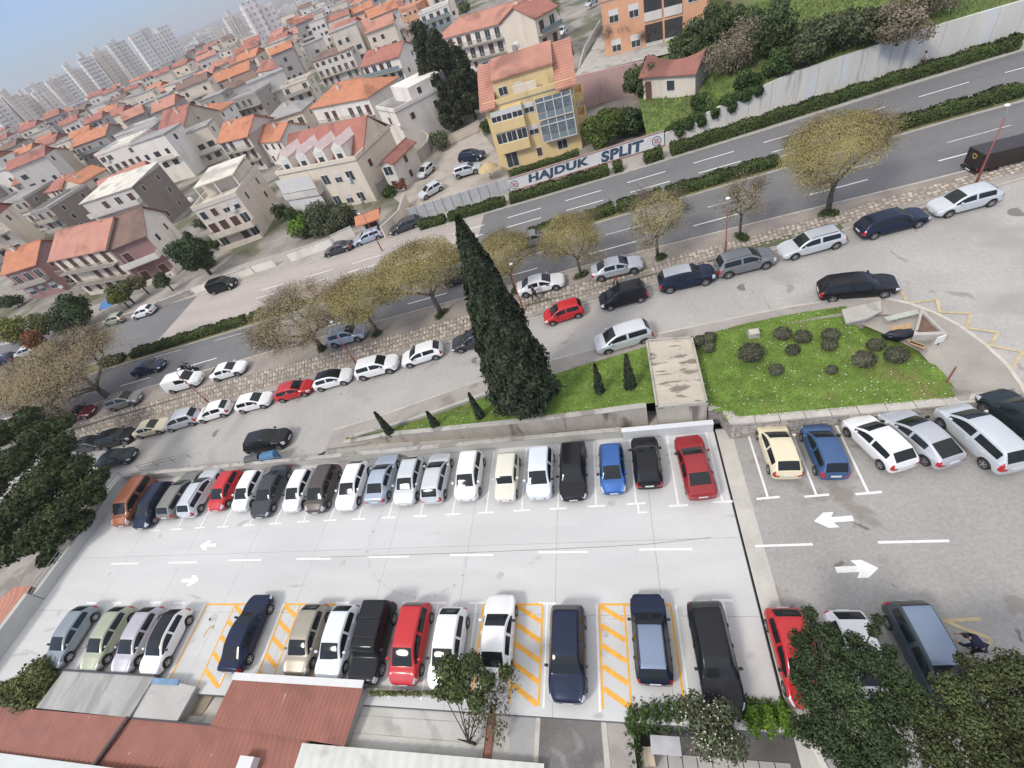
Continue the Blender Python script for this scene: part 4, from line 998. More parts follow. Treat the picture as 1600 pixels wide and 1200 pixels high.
bright_m = leafm('bright_foliage', (.11, .20, .02), .4); ivy_m = leafm('ivy_foliage', (.052, .088, .022), .5); grey_m = leafm('bare_twigs', (.22, .185, .125), .3); olivegreen_m = leafm('olive_foliage', (.10, .115, .06), .45); red_m = leafm('red_foliage', (.22, .09, .04), .4); darkolive_m = leafm('dark_conifer', (.04, .05, .022), .6); bramble_m = leafm('bramble', (.085, .10, .045), .5); softgreen_m = leafm('soft_evergreen', (.07, .095, .035), .5)
def quads_at(P, N, size, rng, asp=1.):
    """one leaf quad per point, facing roughly N"""
    n = len(P); N = N/np.maximum(1e-6, np.linalg.norm(N, axis=1))[:, None]
    r = rng.normal(size=(n, 3)); a = np.cross(N, r); a /= np.maximum(1e-6, np.linalg.norm(a, axis=1))[:, None]; b = np.cross(N, a)
    s = (size*(.6+.8*rng.random(n)))[:, None]
    V = np.stack([P-a*s-b*s*asp*.3, P+b*s*asp, P+a*s+b*s*.3*asp, P-b*s*asp*.7], 1).reshape(-1, 3)
    return V, np.arange(4*n).reshape(-1, 4)
def blob_points(clumps, n, rng, shell=.55):
    """clumps: (x,y,z,rx,ry,rz)"""
    C = np.array(clumps, float); w = C[:, 3]*C[:, 4]*C[:, 5]; w = w**.7; pick = rng.choice(len(C), n, p=w/w.sum()); c = C[pick]
    d = rng.normal(size=(n, 3)); d /= np.linalg.norm(d, axis=1)[:, None]; rr = shell+(1-shell)*rng.random(n)**.6
    bump = 1+.12*np.sin(d[:, 0]*7+c[:, 0]*3)*np.sin(d[:, 1]*6+c[:, 1])+.1*np.sin(d[:, 2]*9+c[:, 2]*5)
    P = c[:, :3]+d*c[:, 3:]*(rr*bump)[:, None]; return P, d+rng.normal(size=(n, 3))*.55
def foliage(name, clumps, n, size, m, rng, parent=None, shell=.55, asp=1., loc=None):
    P, N = blob_points(clumps, n, rng, shell); V, F = quads_at(P, N, size, rng, asp); return link(name, npmesh(name, V, F, m), parent)
def grow(rng, h, spread, trunk_h, r0, levels=4, lean=0.):
    """branch skeleton of a pollarded street tree: list of (path, radii), tips"""
    segs = []; tips = []
    def rec(p, d, ln, r, lv):
        pts = [p]; q = p
        for _ in range(3):
            d = (d+Vector(rng.normal(size=3)*.13)).normalized(); q = q+d*ln/3; pts.append(q)
        segs.append((pts, [r, r*.88, r*.78, r*.68], lv)); tips.append((q, lv)); tips.append((pts[2], lv))
        if lv >= levels: return
        for k in range(2 if rng.random() < .45 else 3):
            a = rng.uniform(0, 6.28); e = Vector((math.cos(a), math.sin(a), rng.uniform(-.05, .75))); rec(q, (d*.75+e*.75*(.7+.3*spread)).normalized(), ln*rng.uniform(.68, .85), r*.62, lv+1)
    base = Vector((0, 0, 0)); top = Vector((lean, 0, trunk_h)); segs.append(([base, base.lerp(top, .5)+Vector((.04, .03, 0)), top], [r0*1.25, r0, r0*.9], 0))
    n = rng.integers(3, 5)
    for k in range(n):
        a = 6.28*k/n+rng.uniform(-.3, .3); rec(top, Vector((math.cos(a)*spread, math.sin(a)*spread, 1.)).normalized(), (h-trunk_h)*.42, r0*.6, 1)
    return segs, tips
def street_tree_mesh(seed, h, spread, trunk_h, r0, nleaf, fm, levels=4, twig=2200, lsize=.048, dome=True):
    rng = np.random.default_rng(seed); segs, tips = grow(rng, h, spread, trunk_h, r0, levels)
    T = MB(); B = MB()
    for pts, rad, lv in segs:
        (T if lv == 0 else B).tube(pts, [max(.012, q) for q in rad], 7 if lv < 2 else 4)
    tp = np.array([tuple(p) for p, lv in tips if lv >= 2]); n = len(tp)
    ctr = tp.mean(0); ext = np.abs(tp-ctr).max(0)
    pick = rng.integers(0, n, nleaf); out = tp[pick]-ctr; out /= np.maximum(.3, np.linalg.norm(out, axis=1))[:, None]
    P = tp[pick]+out*rng.random((nleaf, 1))*.5+rng.normal(size=(nleaf, 3))*(.42, .42, .34); P[:, 2] = np.maximum(P[:, 2], trunk_h*.75+.5)
    if dome:                                                      # most buds sit in a rounded outer shell of the crown
        k = int(nleaf*.6); d = rng.normal(size=(k, 3)); d /= np.linalg.norm(d, axis=1)[:, None]; d[:, 2] = np.where(d[:, 2] < -.35, -d[:, 2], d[:, 2]); lump = 1+.10*np.sin(d[:, 0]*6+seed)*np.sin(d[:, 1]*5)+.08*np.sin(d[:, 2]*8+d[:, 0]*4)
        P[:k] = ctr+d*(np.percentile(np.abs(tp-ctr), 93, axis=0)*1.12+.25)*((.62+.42*rng.random(k)**.6)*lump)[:, None]; out[:k] = d
    V, F = quads_at(P, out+(0, 0, .5)+rng.normal(size=(nleaf, 3))*.7, lsize, rng, .8)
    pk = rng.integers(0, n, twig); a = tp[pk]+rng.normal(size=(twig, 3))*.25; d = (tp[pk]-ctr); d /= np.maximum(.3, np.linalg.norm(d, axis=1))[:, None]; d = d+rng.normal(size=(twig, 3))*.5; e = a+d*.6; w = np.cross(d, rng.normal(size=(twig, 3))); w /= np.linalg.norm(w, axis=1)[:, None]; w *= .012
    V2 = np.stack([a-w, a+w, e+w*.4, e-w*.4], 1).reshape(-1, 3); F2 = np.arange(len(V2)).reshape(-1, 4)
    bt = T.mesh('trunk', bark_m); smooth(bt); bb = B.mesh('branches', bark_m); smooth(bb)
    return bt, bb, npmesh('crown', V, F, fm), npmesh('twigs', V2, F2, bark_m)
TM = dict(big=street_tree_mesh(1, 7.6, 1.25, 2.6, .26, 44000, olive_m), mid=street_tree_mesh(2, 6.2, 1.15, 2.1, .19, 28000, olive_m), thin=street_tree_mesh(3, 5.6, 1.1, 2.5, .15, 3000, olive2_m, 4, 1300, dome=False), bare=street_tree_mesh(4, 6.8, 1.3, 2.0, .30, 30000, oliveb_m, 5, 5000), half=street_tree_mesh(6, 6.2, 1.2, 2.4, .18, 11000, olive2_m))
def tree_inst(kind, pos, rz, sc, label, lean=None, name='street_tree', group='street trees along the verge'):
    t = empty(name, pos, rz, label, 'tree', group); t.scale = (sc[0], sc[0], sc[1])
    if lean: t.rotation_euler = (lean[0], lean[1], rz)
    tr, br, cr, tw = TM[kind]; o = link('trunk', tr, t); link('branches', br, o); c = link('crown', cr, t); link('twigs', tw, c); return t
VZ = lambda x: zm(x)+.1
for kind, px, rz, sc, lab in (
    ('big', (1293, 334), 2.4, (.86, 1.0), 'largest olive brown street tree, full round crown, right of the bare sapling'),
    ('thin', (1156, 372), 1.9, (.78, .85), 'nearly bare young tree beside the red lamp post'),
    ('half', (1028, 403), 2.9, (.82, .9), 'half bare forked street tree left of the bare sapling'),
    ('mid', (908, 433), .9, (.72, .95), 'olive street tree between the white and silver saloons on the verge'),
    ('mid', (806, 455), 2.2, (.72, .95), 'olive street tree right behind the tall cypress'),
    ('big', (690, 492), 1.7, (.98, .95), 'full olive street tree just left of the tall cypress'),
    ('mid', (592, 521), 4.0, (.98, 1.0), 'open olive brown street tree, second left of the cypress'),
    ('bare', (503, 545), 5.2, (1.0, .95), 'brownish street tree third left of the cypress, thick trunk'),
    ('bare', (174, 623), 2.6, (1.3, 1.05), 'wide brown crowned street tree leaning at the far left'),
    ('bare', (100, 648), .6, (1.25, 1.0), 'brown crowned street tree at the left edge above the pine')):
    p = atg(*px, VZ); tree_inst(kind, p, rz, sc, lab)
    rg = np.random.default_rng(int(px[0])); c = [(p.x+rg.uniform(-.4, .4), p.y+rg.uniform(-.4, .4), p.z+.15, .45, .45, .25) for _ in range(4)]
    o = foliage('weed_ring', c, 500, .07, hedge_m, rg, shell=.2); tag(o, 'green weeds at the foot of the '+' '.join(lab.replace(',', '').split()[:9]), 'weeds', 'weeds at the street tree feet')
# ---- tall cypress
def cone_points(n, h, r, rng, pw=.75, base=.06):
    z = rng.random(n)**.85; prof = np.where(z < base, .55+.45*z/base, (1-(z-base)/(1-base))**pw); a = rng.random(n)*6.28
    rad = r*prof*(.74+.34*rng.random(n)**1.4)*(1+.10*np.sin(a*5+z*23)+.07*np.sin(a*9-z*41)); P = np.stack([rad*np.cos(a), rad*np.sin(a), z*h], 1)
    N = np.stack([np.cos(a), np.sin(a), .5+0*a], 1)+rng.normal(size=(n, 3))*.45; return P, N
def cypress_mesh(n, h, r, size, seed, m=None):
    rng = np.random.default_rng(seed); P, N = cone_points(n, h, r, rng); V, F = quads_at(P, N, size, rng, 1.7); return npmesh('crown', V, F, m or cyp_m)
ZL = lambda x: zs(x)+.4
p = atg(826, 628, ZL); t = empty('cypress_tree', p, 0, 'tall dark cypress in the middle of the picture', 'tree')
o = link('crown', cypress_mesh(46000, 14.9, 2.4, .10, 9), t); o.location.z = .35
o = link('crown', cypress_mesh(7000, 8.9, 1.0, .12, 12), t); o.location = (-1.55, .5, .5)
MB().tube([(0, 0, -.3), (0, 0, 6), (0, 0, 13)], [.35, .22, .04], 8).build('trunk', barkd_m, t)
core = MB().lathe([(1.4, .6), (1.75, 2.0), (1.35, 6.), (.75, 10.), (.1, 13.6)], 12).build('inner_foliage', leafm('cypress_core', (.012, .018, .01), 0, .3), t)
sm_c = cypress_mesh(1500, 1., 1., .09, 21)
for px, h, r, lab in (((612, 679), 2.9, .34, 'young cypress at the left tip of the wedge lawn'), ((682, 667), 1.9, .33, 'short young cypress, second from the wedge tip'), ((752, 653), 2.9, .33, 'young cypress leaning beside the tall one'),
                      ((938, 613), 2.9, .36, 'slim cypress left of the kiosk, nearer the tall one'), ((985, 606), 3.3, .42, 'slim cypress standing right beside the concrete kiosk')):
    p = atg(*px, ZL); t = empty('young_cypress', p, 0, lab, 'tree', 'young cypresses on the wedge lawn')
    rg = np.random.default_rng(int(px[0])); P, N = cone_points(1500, h, r, rg); V, F = quads_at(P, N, .075, rg, 1.6); link('crown', npmesh('crown', V, F, cyp_m), t)
    MB().tube([(0, 0, -.2), (0, 0, h*.8)], [.06, .02], 6).build('trunk', barkd_m, t)
# ---- clipped round bushes on the right lawn
LZ = 1.75
for i, (u, v, r, lab) in enumerate(((1172, 561, .95, 'largest flat topped clipped bush on the lawn'), (1106, 548, .5, 'clipped bush right behind the kiosk, lower one'), (1092, 537, .5, 'clipped bush touching the kiosk roof corner'), (1108, 533, .55, 'clipped bush right behind the kiosk, upper one'),
        (1221, 528, .65, 'clipped bush above the large flat topped bush'), (1252, 533, .62, 'clipped bush right of the one above the large bush'), (1296, 530, .62, 'clipped bush at the top middle of the lawn'), (1237, 552, .5, 'small clipped bush in the middle of the upper group'), (1294, 545, .55, 'lower bush of the top middle pair'),
        (1211, 583, .5, 'small clipped bush below the large flat topped one'), (1298, 582, .38, 'smallest clipped bush on the lawn'), (1366, 545, .58, 'clipped bush left of the dark bundle'), (1347, 570, .75, 'boxy clipped bush left of the lower right pair'), (1397, 563, .75, 'clipped bush nearest the dark bundle and planks'))):
    r *= .86; p = at(u, v, LZ+.0); t = empty('clipped_bush', p, 0, lab, 'bush', 'clipped bushes on the right lawn'); rg = np.random.default_rng(40+i)
    foliage('foliage', [(0, 0, r*.75, r, r, r*.62), (r*.25, .1, r*.92, r*.72, r*.7, r*.42), (-r*.35, -.1, r*.8, r*.66, r*.66, r*.5), (0, r*.35, r*.7, r*.6, r*.55, r*.6)], int(4200*r+500), .05, box_m, rg, t, .72)
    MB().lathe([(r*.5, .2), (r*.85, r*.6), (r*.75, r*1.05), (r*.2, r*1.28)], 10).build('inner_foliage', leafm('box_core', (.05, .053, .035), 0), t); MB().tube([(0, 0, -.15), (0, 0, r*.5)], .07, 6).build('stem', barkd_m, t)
# ---- hedges
def hedge(p0, p1, w, h, label, group, f, m=hedge_m, dens=260, name='hedge', off=.1):
    a, c = Vector(p0), Vector(p1); d = c-a; d.z = 0; ln = d.length; t = empty(name, (a.x, a.y, f(a.x)+off), math.atan2(d.y, d.x), label, 'hedge', group); rg = np.random.default_rng(int(abs(a.x*37+a.y*11))+3)
    n = int(dens*ln*(h+w)); s_ = rg.random(n)*(2*h+w); x = rg.random(n)*ln; y = np.where(s_ < h, -w/2, np.where(s_ < h+w, s_-h-w/2, w/2)); z = np.where(s_ < h, s_, np.where(s_ < h+w, h, s_-h-w))
    e = rg.random(n) < .12; xe = np.where(rg.random(n) < .5, 0, ln); x = np.where(e, xe, x); y = np.where(e, (rg.random(n)-.5)*w, y); z = np.where(e, rg.random(n)*h, z)
    P = np.stack([x, y, z], 1)+rg.normal(size=(n, 3))*.06; P[:, 2] += .10*np.sin(x*1.7+a.x)*(z/h)+.05*np.sin(x*5.1); slope = (f(c.x)-f(a.x))/max(.1, ln); P[:, 2] += x*slope
    V, F = quads_at(P, np.stack([0*x, y*2, z-.3], 1)+rg.normal(size=(n, 3))*.5, .085, rg); link('foliage', npmesh('foliage', V, F, m), t)
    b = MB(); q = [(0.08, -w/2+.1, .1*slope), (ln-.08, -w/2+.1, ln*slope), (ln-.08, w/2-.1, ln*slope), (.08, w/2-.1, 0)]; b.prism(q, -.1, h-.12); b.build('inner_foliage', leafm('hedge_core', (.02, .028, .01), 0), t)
    return t
MG = 'hedges along the median'
ym = lambda x: y_mn(x)+1.15
for i, (u0, v0, u1, v1, lab) in enumerate(((158, 571, 190, 562, 'short median hedge far left behind the street tree'), (206, 556, 262, 540, 'median hedge beside the pale road patch, left piece'), (265, 538, 345, 513, 'longer median hedge beside the pale road patch'), (348, 511, 385, 500, 'median hedge at the brownish street tree'), (392, 498, 470, 476, 'median hedge hidden by the left street trees'),
        (620, 434, 725, 405, 'median hedge behind the full street tree'), (828, 372, 880, 357, 'median hedge right of the cypress tip'), (917, 343, 960, 330, 'median hedge between two street trees'), (968, 327, 1035, 309, 'median hedge left of the long one'), (1043, 303, 1160, 278, 'long median hedge in the middle of the road'),
        (1163, 276, 1222, 260, 'median hedge left of the largest street tree'), (1385, 208, 1405, 203, 'tiny median hedge right of the largest street tree'), (1408, 201, 1599, 147, 'longest median hedge running to the right edge'))):
    a = atg(u0, v0+8, zm); c = atg(u1, v1+8, zm); a.y = ym(a.x); c.y = ym(c.x)
    hedge(a, c, 1.15, .85 if u0 < 1400 else .95, lab, MG, zm, off=.12)
a = atg(1602, 150, zm); 
hedge((a.x+.3, ym(a.x), 0), (75, ym(75), 0), 1.15, .95, 'median hedge beyond the right edge of the picture', MG, zm, off=.12) if False else None
HG = 'hedges along the panel wall'
yh = lambda x: y_fk(x)+1.0
for u0, v0, u1, v1, lab, h in ((660, 350, 698, 338, 'low hedge at the left end of the grey panel fence', .9), (705, 337, 790, 312, 'hedge in front of the grey panel fence', .95), (800, 311, 950, 268, 'hedge below the painted club wall', .95), (960, 266, 973, 262, 'single round hedge piece below the painted wall', .9), (1008, 250, 1035, 243, 'short hedge at the right end of the painted wall', 1.1), (1050, 236, 1599, 78, 'very long hedge below the concrete panel wall', 1.1)):
    a = atg(u0, v0+6, zm); c = atg(u1, v1+6, zm); a.y = yh(a.x); c.y = yh(c.x); hedge(a, c, 1.2, h, lab, HG, zm)
# ---- ivy and shrubs spilling over the panel wall
rg = np.random.default_rng(77)
ORD = 'first second third fourth fifth sixth seventh eighth ninth tenth eleventh twelfth thirteenth fourteenth fifteenth sixteenth'.split()
def shrub(px, z, r, label, m, n, size=.12, name='shrub', cat='shrub', sq=.8, zf=None, stem=True, cl=7, shell=.5, group=None):
    p = at(*px, z); t = empty(name, (p.x, p.y, p.z-r*sq), 0, label, cat, group)
    c = [(0, 0, r*sq, r*.75, r*.75, r*sq*.8)]+[(rg.uniform(-.6, .6)*r, rg.uniform(-.6, .6)*r, r*sq*(1+rg.uniform(-.5, .6)), r*rg.uniform(.35, .55), r*rg.uniform(.35, .55), r*rg.uniform(.3, .5)) for _ in range(cl)]
    foliage('foliage', c, n, size, m, rg, t, shell)
    if stem:
        b = MB(); b.tube([(0, 0, -1.), (.1, 0, r*sq*.6), (0, .1, r*sq*1.2)], [r*.09, r*.07, r*.03], 6)
        for k in range(4): a_ = rg.uniform(0, 6.28); b.tube([(.05, 0, r*sq*.4), (math.cos(a_)*r*.5, math.sin(a_)*r*.5, r*sq*1.3)], [r*.05, r*.015], 5)
        b.build('stem', barkd_m, t)
    return t
for i in range(16):
    x = xa+1.0+i*1.45+rg.uniform(-.3, .3)
    if x > 17: break
    o = foliage('ivy_clump', [(x, y_wl(x)+.2+rg.uniform(-.2, .6), WTOP(x)+rg.uniform(-.1, .3), 1.0, .7, .5), (x+.5, y_wl(x)-.1, WTOP(x)-.35+rg.uniform(-.3, .2), .55, .3, .6)], 1500, .10, ivy_m, rg, shell=.3)
    tag(o, 'ivy spilling over the panel wall, %s clump counted from the painted wall' % ORD[i], 'ivy', 'ivy clumps on the panel wall')
def bshrub(foot, r, label, m, n, size=.14, onbank=True, z=1.6, cl=11, sh=.45):
    p = atbank(*foot) if onbank else at(*foot, z); t = empty('shrub', p, 0, label, 'shrub')
    c = [(0, 0, r*.75, r*.8, r*.8, r*.7)]+[(rg.uniform(-.7, .7)*r, rg.uniform(-.6, .6)*r, r*rg.uniform(.35, 1.35), r*rg.uniform(.3, .5), r*rg.uniform(.3, .5), r*rg.uniform(.28, .42)) for _ in range(cl)]
    foliage('foliage', c, n, size, m, rg, t, sh); b = MB(); b.tube([(0, 0, -.2), (.05, 0, r*.5), (0, .1, r)], [r*.07, r*.05, r*.02], 6)
    for k in range(4): a_ = rg.uniform(0, 6.28); b.tube([(.03, 0, r*.25), (math.cos(a_)*r*.5, math.sin(a_)*r*.5, r*1.1)], [r*.04, r*.012], 5)
    b.build('stem', barkd_m, t); return t
for foot, r, lab, m, n in (((1003, 146), 2.3, 'dark shrub left of the little stone shed', softgreen_m, 6000), ((1085, 100), 3.0, 'dark evergreen behind the little shed', softgreen_m, 8000), ((1140, 118), 3.2, 'grey leafless thicket right of the little shed', grey_m, 7000), ((1205, 82), 3.0, 'dark evergreen above the bank, left of the meadow', softgreen_m, 10000), ((1262, 98), 2.4, 'dark bramble thicket on the bank', bramble_m, 6000),
                           ((1318, 76), 2.6, 'bramble thicket farther right on the bank', bramble_m, 6000), ((1365, 62), 2.0, 'low dark bramble left of the brown bush', bramble_m, 4000), ((1402, 68), 2.3, 'brown leafless bush hanging over the panel wall', grey_m, 6000), ((1445, 30), 3.2, 'grey bare bush at the upper right', grey_m, 6500), ((1215, 118), 1.6, 'dark ivy mound above the panel wall', ivy_m, 3800), ((1165, 140), 1.3, 'ivy mound on the bank below the thicket', ivy_m, 2800), ((1130, 60), 2.3, 'evergreen bush right of the coral apartments', softgreen_m, 6000), ((1090, 172), 1.0, 'small ivy mound below the stone shed', ivy_m, 1800)):
    bshrub(foot, r, lab, m, n, .13 if m is not grey_m else .085)
for foot, r, lab, m, n in (((940, 228), 2.7, 'rounded green bush beside the yellow apartment house', leafm('green_bush', (.085, .12, .025), .45), 9000), ((975, 212), 2.4, 'dark bush between yellow apartment house and pink wall', ever_m, 7000), ((962, 190), 1.1, 'small russet bush beside the pink wall', red_m, 1800), ((1005, 200), 1.6, 'ivy bush above the right end of the lettered wall', ivy_m, 3500), ((1030, 205), 1.2, 'ivy bush next to the panel wall start', ivy_m, 2500)):
    bshrub(foot, r, lab, m, n, .13, False, 1.9)
# ---- big trees of the neighbourhood
def leafy_tree(name, pos, h, label, m, clumps, n, size, trunk_r=.25, bm=barkd_m, shell=.45, asp=1.2, seed=1, group=None):
    rg = np.random.default_rng(seed); t = empty(name, pos, 0, label, 'tree', group); foliage('crown', clumps, n, size, m, rg, t, shell, asp)
    b = MB(); b.tube([(0, 0, -.4), (.1, .05, h*.35), (0, 0, h*.8)], [trunk_r*1.2, trunk_r*.8, trunk_r*.25], 8)
    tk = b.build('trunk', bm, t, True); b = MB()
    for c in clumps[:14]: b.tube([(0, 0, min(h*.5, max(h*.2, c[2]*.5))), (c[0]*.5, c[1]*.5, c[2]*.75), (c[0], c[1], c[2])], [trunk_r*.35, trunk_r*.2, .02], 5)
    b.build('branches', bm, tk); return t
def clumpset(rg, n, R, z_lo, z_hi, r_lo, r_hi, taper=0.):
    out = []
    for _ in range(n):
        z = rg.uniform(z_lo, z_hi); f = 1-taper*(z-z_lo)/(z_hi-z_lo); a = rg.uniform(0, 6.28); d = R*f*math.sqrt(rg.random()); out.append((d*math.cos(a), d*math.sin(a), z, rg.uniform(r_lo, r_hi), rg.uniform(r_lo, r_hi), rg.uniform(r_lo, r_hi)*.7))
    return out
rg = np.random.default_rng(8)
# conifer group beside the white house
for px, zz, h, R, lab, sd in (((722, 195), .6, 14.5, 4.2, 'broad dark conifer right of the white house', 1), ((703, 190), .6, 16.0, 3.3, 'tallest dark conifer beside the white house', 2), ((744, 188), .6, 11.5, 3.3, 'lower dark conifer next to the yellow apartment house', 3)):
    p = at(*px, zz); rg = np.random.default_rng(sd); cl = []
    for k in range(40):
        z = h*(.12+.86*rg.random()); rr = R*(1.1-z/h)**.8; a = rg.uniform(0, 6.28); d = rr*rg.uniform(.4, .95); cl.append((d*math.cos(a), d*math.sin(a), z, 1.05, 1.05, 1.3))
    leafy_tree('conifer_tree', p, h, lab, darkolive_m, cl, 17000, .15, .3, seed=sd, asp=1.6)
# pine at the lower left
p = Vector((-51.5, 14.5, -3.6)); rg = np.random.default_rng(5)
cl = [tuple(at(u, v, z)-p)+(r, r, r*.6) for u, v, z, r in ((60, 680, 5.5, 1.8), (90, 700, 5.2, 1.6), (25, 720, 5.0, 1.9), (120, 730, 4.2, 1.4), (140, 755, 3.2, 1.2), (60, 760, 4.5, 2.0), (20, 800, 4.0, 1.8), (100, 790, 3.2, 1.6), (50, 840, 2.6, 1.6), (150, 775, 2.4, .9), (15, 860, 2.2, 1.4), (85, 835, 2.0, 1.4), (100, 660, 5.6, 1.0), (-20, 760, 4.5, 2.), (125, 815, 1.4, 1.1), (75, 870, .6, .9), (40, 655, 5.6, 1.5), (0, 680, 5.4, 1.7), (80, 735, 4.8, 1.7), (40, 780, 4.2, 1.8), (130, 770, 3.0, 1.2), (70, 810, 3.0, 1.6), (0, 830, 3.2, 1.6), (110, 750, 3.6, 1.3), (155, 745, 3.2, .9))]
leafy_tree('pine_tree', p, 9.5, 'big dark green pine at the left edge beside the car park', pine_m, cl, 52000, .08, .3, seed=6, shell=.4, asp=2.2)
# dark evergreens lower right
p = Vector((at(1320, 1090, 4.8).x, at(1320, 1090, 4.8).y, .3))
cl = [tuple(at(u, v, z)-p)+(r, r, r*.8) for u, v, z, r in ((1300, 985, 5.0, .4), (1335, 1000, 4.9, .45), (1390, 1020, 4.8, .4), (1385, 1100, 4.6, .7), (1430, 1080, 4.5, .5), (1265, 958, 5.0, .4), (1250, 1000, 5.0, .5), (1372, 968, 4.9, .3), (1330, 1030, 5.2, .6), (1270, 985, 5.0, .55), (1262, 1025, 5.0, .75), (1300, 1010, 5.2, .55), (1310, 1060, 5.4, .9), (1360, 1030, 5.0, .75), (1365, 985, 4.8, .35), (1275, 1090, 4.8, .9), (1340, 1110, 4.8, 1.0), (1400, 1060, 4.6, .75), (1300, 1150, 4.5, 1.0), (1380, 1160, 4.5, 1.1), (1420, 1110, 4.4, .9), (1250, 1060, 4.4, .5), (1340, 1190, 4., 1.), (1260, 1140, 4.0, .7))]
leafy_tree('evergreen_tree', p, 5.6, 'dark evergreen tree in front of the red hatchback, lower right', ever_m, [c[:3]+(c[3]*.78, c[4]*.78, c[5]*.78) for c in cl], 46000, .034, .16, seed=11, shell=.2, asp=1.5)
p = Vector((at(1540, 1120, 4.6).x, at(1540, 1120, 4.6).y, .8))
cl = [tuple(at(u, v, z)-p)+(r, r, r*.8) for u, v, z, r in ((1490, 1080, 4.8, .8), (1540, 1060, 4.8, .8), (1590, 1050, 4.8, .9), (1450, 1120, 4.6, .8), (1520, 1130, 4.6, 1.0), (1590, 1120, 4.6, 1.0), (1470, 1180, 4.4, .9), (1550, 1190, 4.4, 1.0), (1620, 1180, 4.4, 1.2), (1500, 1030, 4.4, .3), (1640, 1080, 4.6, 1.0))]
leafy_tree('evergreen_tree', p, 5.4, 'olive green evergreen in the lower right corner', leafm('corner_foliage', (.07, .085, .03), .55), [c[:3]+(c[3]*.8, c[4]*.8, c[5]*.8) for c in cl], 38000, .036, .16, seed=12, shell=.2, asp=1.5)
# small tree by the lower row
p = Vector((-9.8, 2.0, -1.2)); rg = np.random.default_rng(14)
cl = [tuple(at(u, v, z)-p)+(r, r, r*.8) for u, v, z, r in ((700, 1045, 2.3, .75), (735, 1040, 2.4, .7), (715, 1075, 2.2, .7), (760, 1065, 2.3, .5), (790, 1050, 2.2, .35), (745, 1095, 2.0, .5), (690, 1080, 2.0, .45))]
leafy_tree('olive_tree', p, 4., 'loose small leaved tree in front of the white hatchback, lower row', leafm('loose_foliage', (.075, .10, .035), .5), cl, 6000, .055, .10, seed=15, shell=.25, asp=1.6)
foliage('crown', [tuple(at(u, v, z)-p)+(r, r, r) for u, v, z, r in ((790, 1060, 1.6, .8), (770, 1100, 1.4, .9), (745, 1120, 1.2, .8), (775, 1140, .8, .7))], 900, .06, leafm('sparse_foliage', (.12, .115, .06), .4), rg, bpy.data.objects['olive_tree'], .2)
# ivy hedge and flowering shrub at the bottom
def strip_ivy(pts, w, h, label, m, n, name='ivy_hedge', size=.075):
    P = [Vector(q) for q in pts]; cl = []
    for a, c in zip(P[:-1], P[1:]):
        k = max(2, int((c-a).length/.5))
        for i in range(k): q = a.lerp(c, i/k); cl.append((q.x, q.y, q.z, .42, w/2, h/2))
    o = foliage(name, cl, n, size, m, np.random.default_rng(len(label)), shell=.45); return tag(o, label, 'hedge')
zi = -.2
strip_ivy([at(990, 1122, -.5), at(1060, 1112, -.5), at(1190, 1112, -.5)], 1.5, 1.9, 'dark green ivy hedge below the blue estate', ivy_m, 19000, size=.055)
strip_ivy([at(987, 1125, -.6), at(990, 1215, -.8)], .9, 1.6, 'ivy screen climbing down beside the little yard', ivy_m, 6000, size=.06)
strip_ivy([at(1175, 1120, -.2), at(1250, 1122, -.2)], 1.4, 1.5, 'bright yellow green shrub beside the flowering bush', bright_m, 6000, 'leafy_shrub', .06)
fs = shrub((1110, 1135), 1.2, 1.25, 'white flowering shrub in front of the black estate', olivegreen_m, 5200, .06, 'flowering_shrub', sq=1.15, cl=12)
P, N = blob_points([(0, 0, 1.45, 1.2, 1.2, 1.5)], 420, rg, .95); V, F = quads_at(P, N, .03, rg); link('flowers', npmesh('flowers', V, F, mat('white_flowers', (.72, .70, .58), .8, 0)), fs)
shrub((60, 1062), .4, 1.9, 'olive green bush at the lower left corner', shrub_m, 6500, .085, sq=.7, cl=10)
# weeds along the lower wall
o = foliage('wall_weeds', [tuple(at(u, 1083, .3))+(.5, .15, .18) for u in range(585, 690, 12)], 700, .06, shrub_m, rg, shell=.2); tag(o, 'weeds along the wall top below the red people carrier', 'weeds')
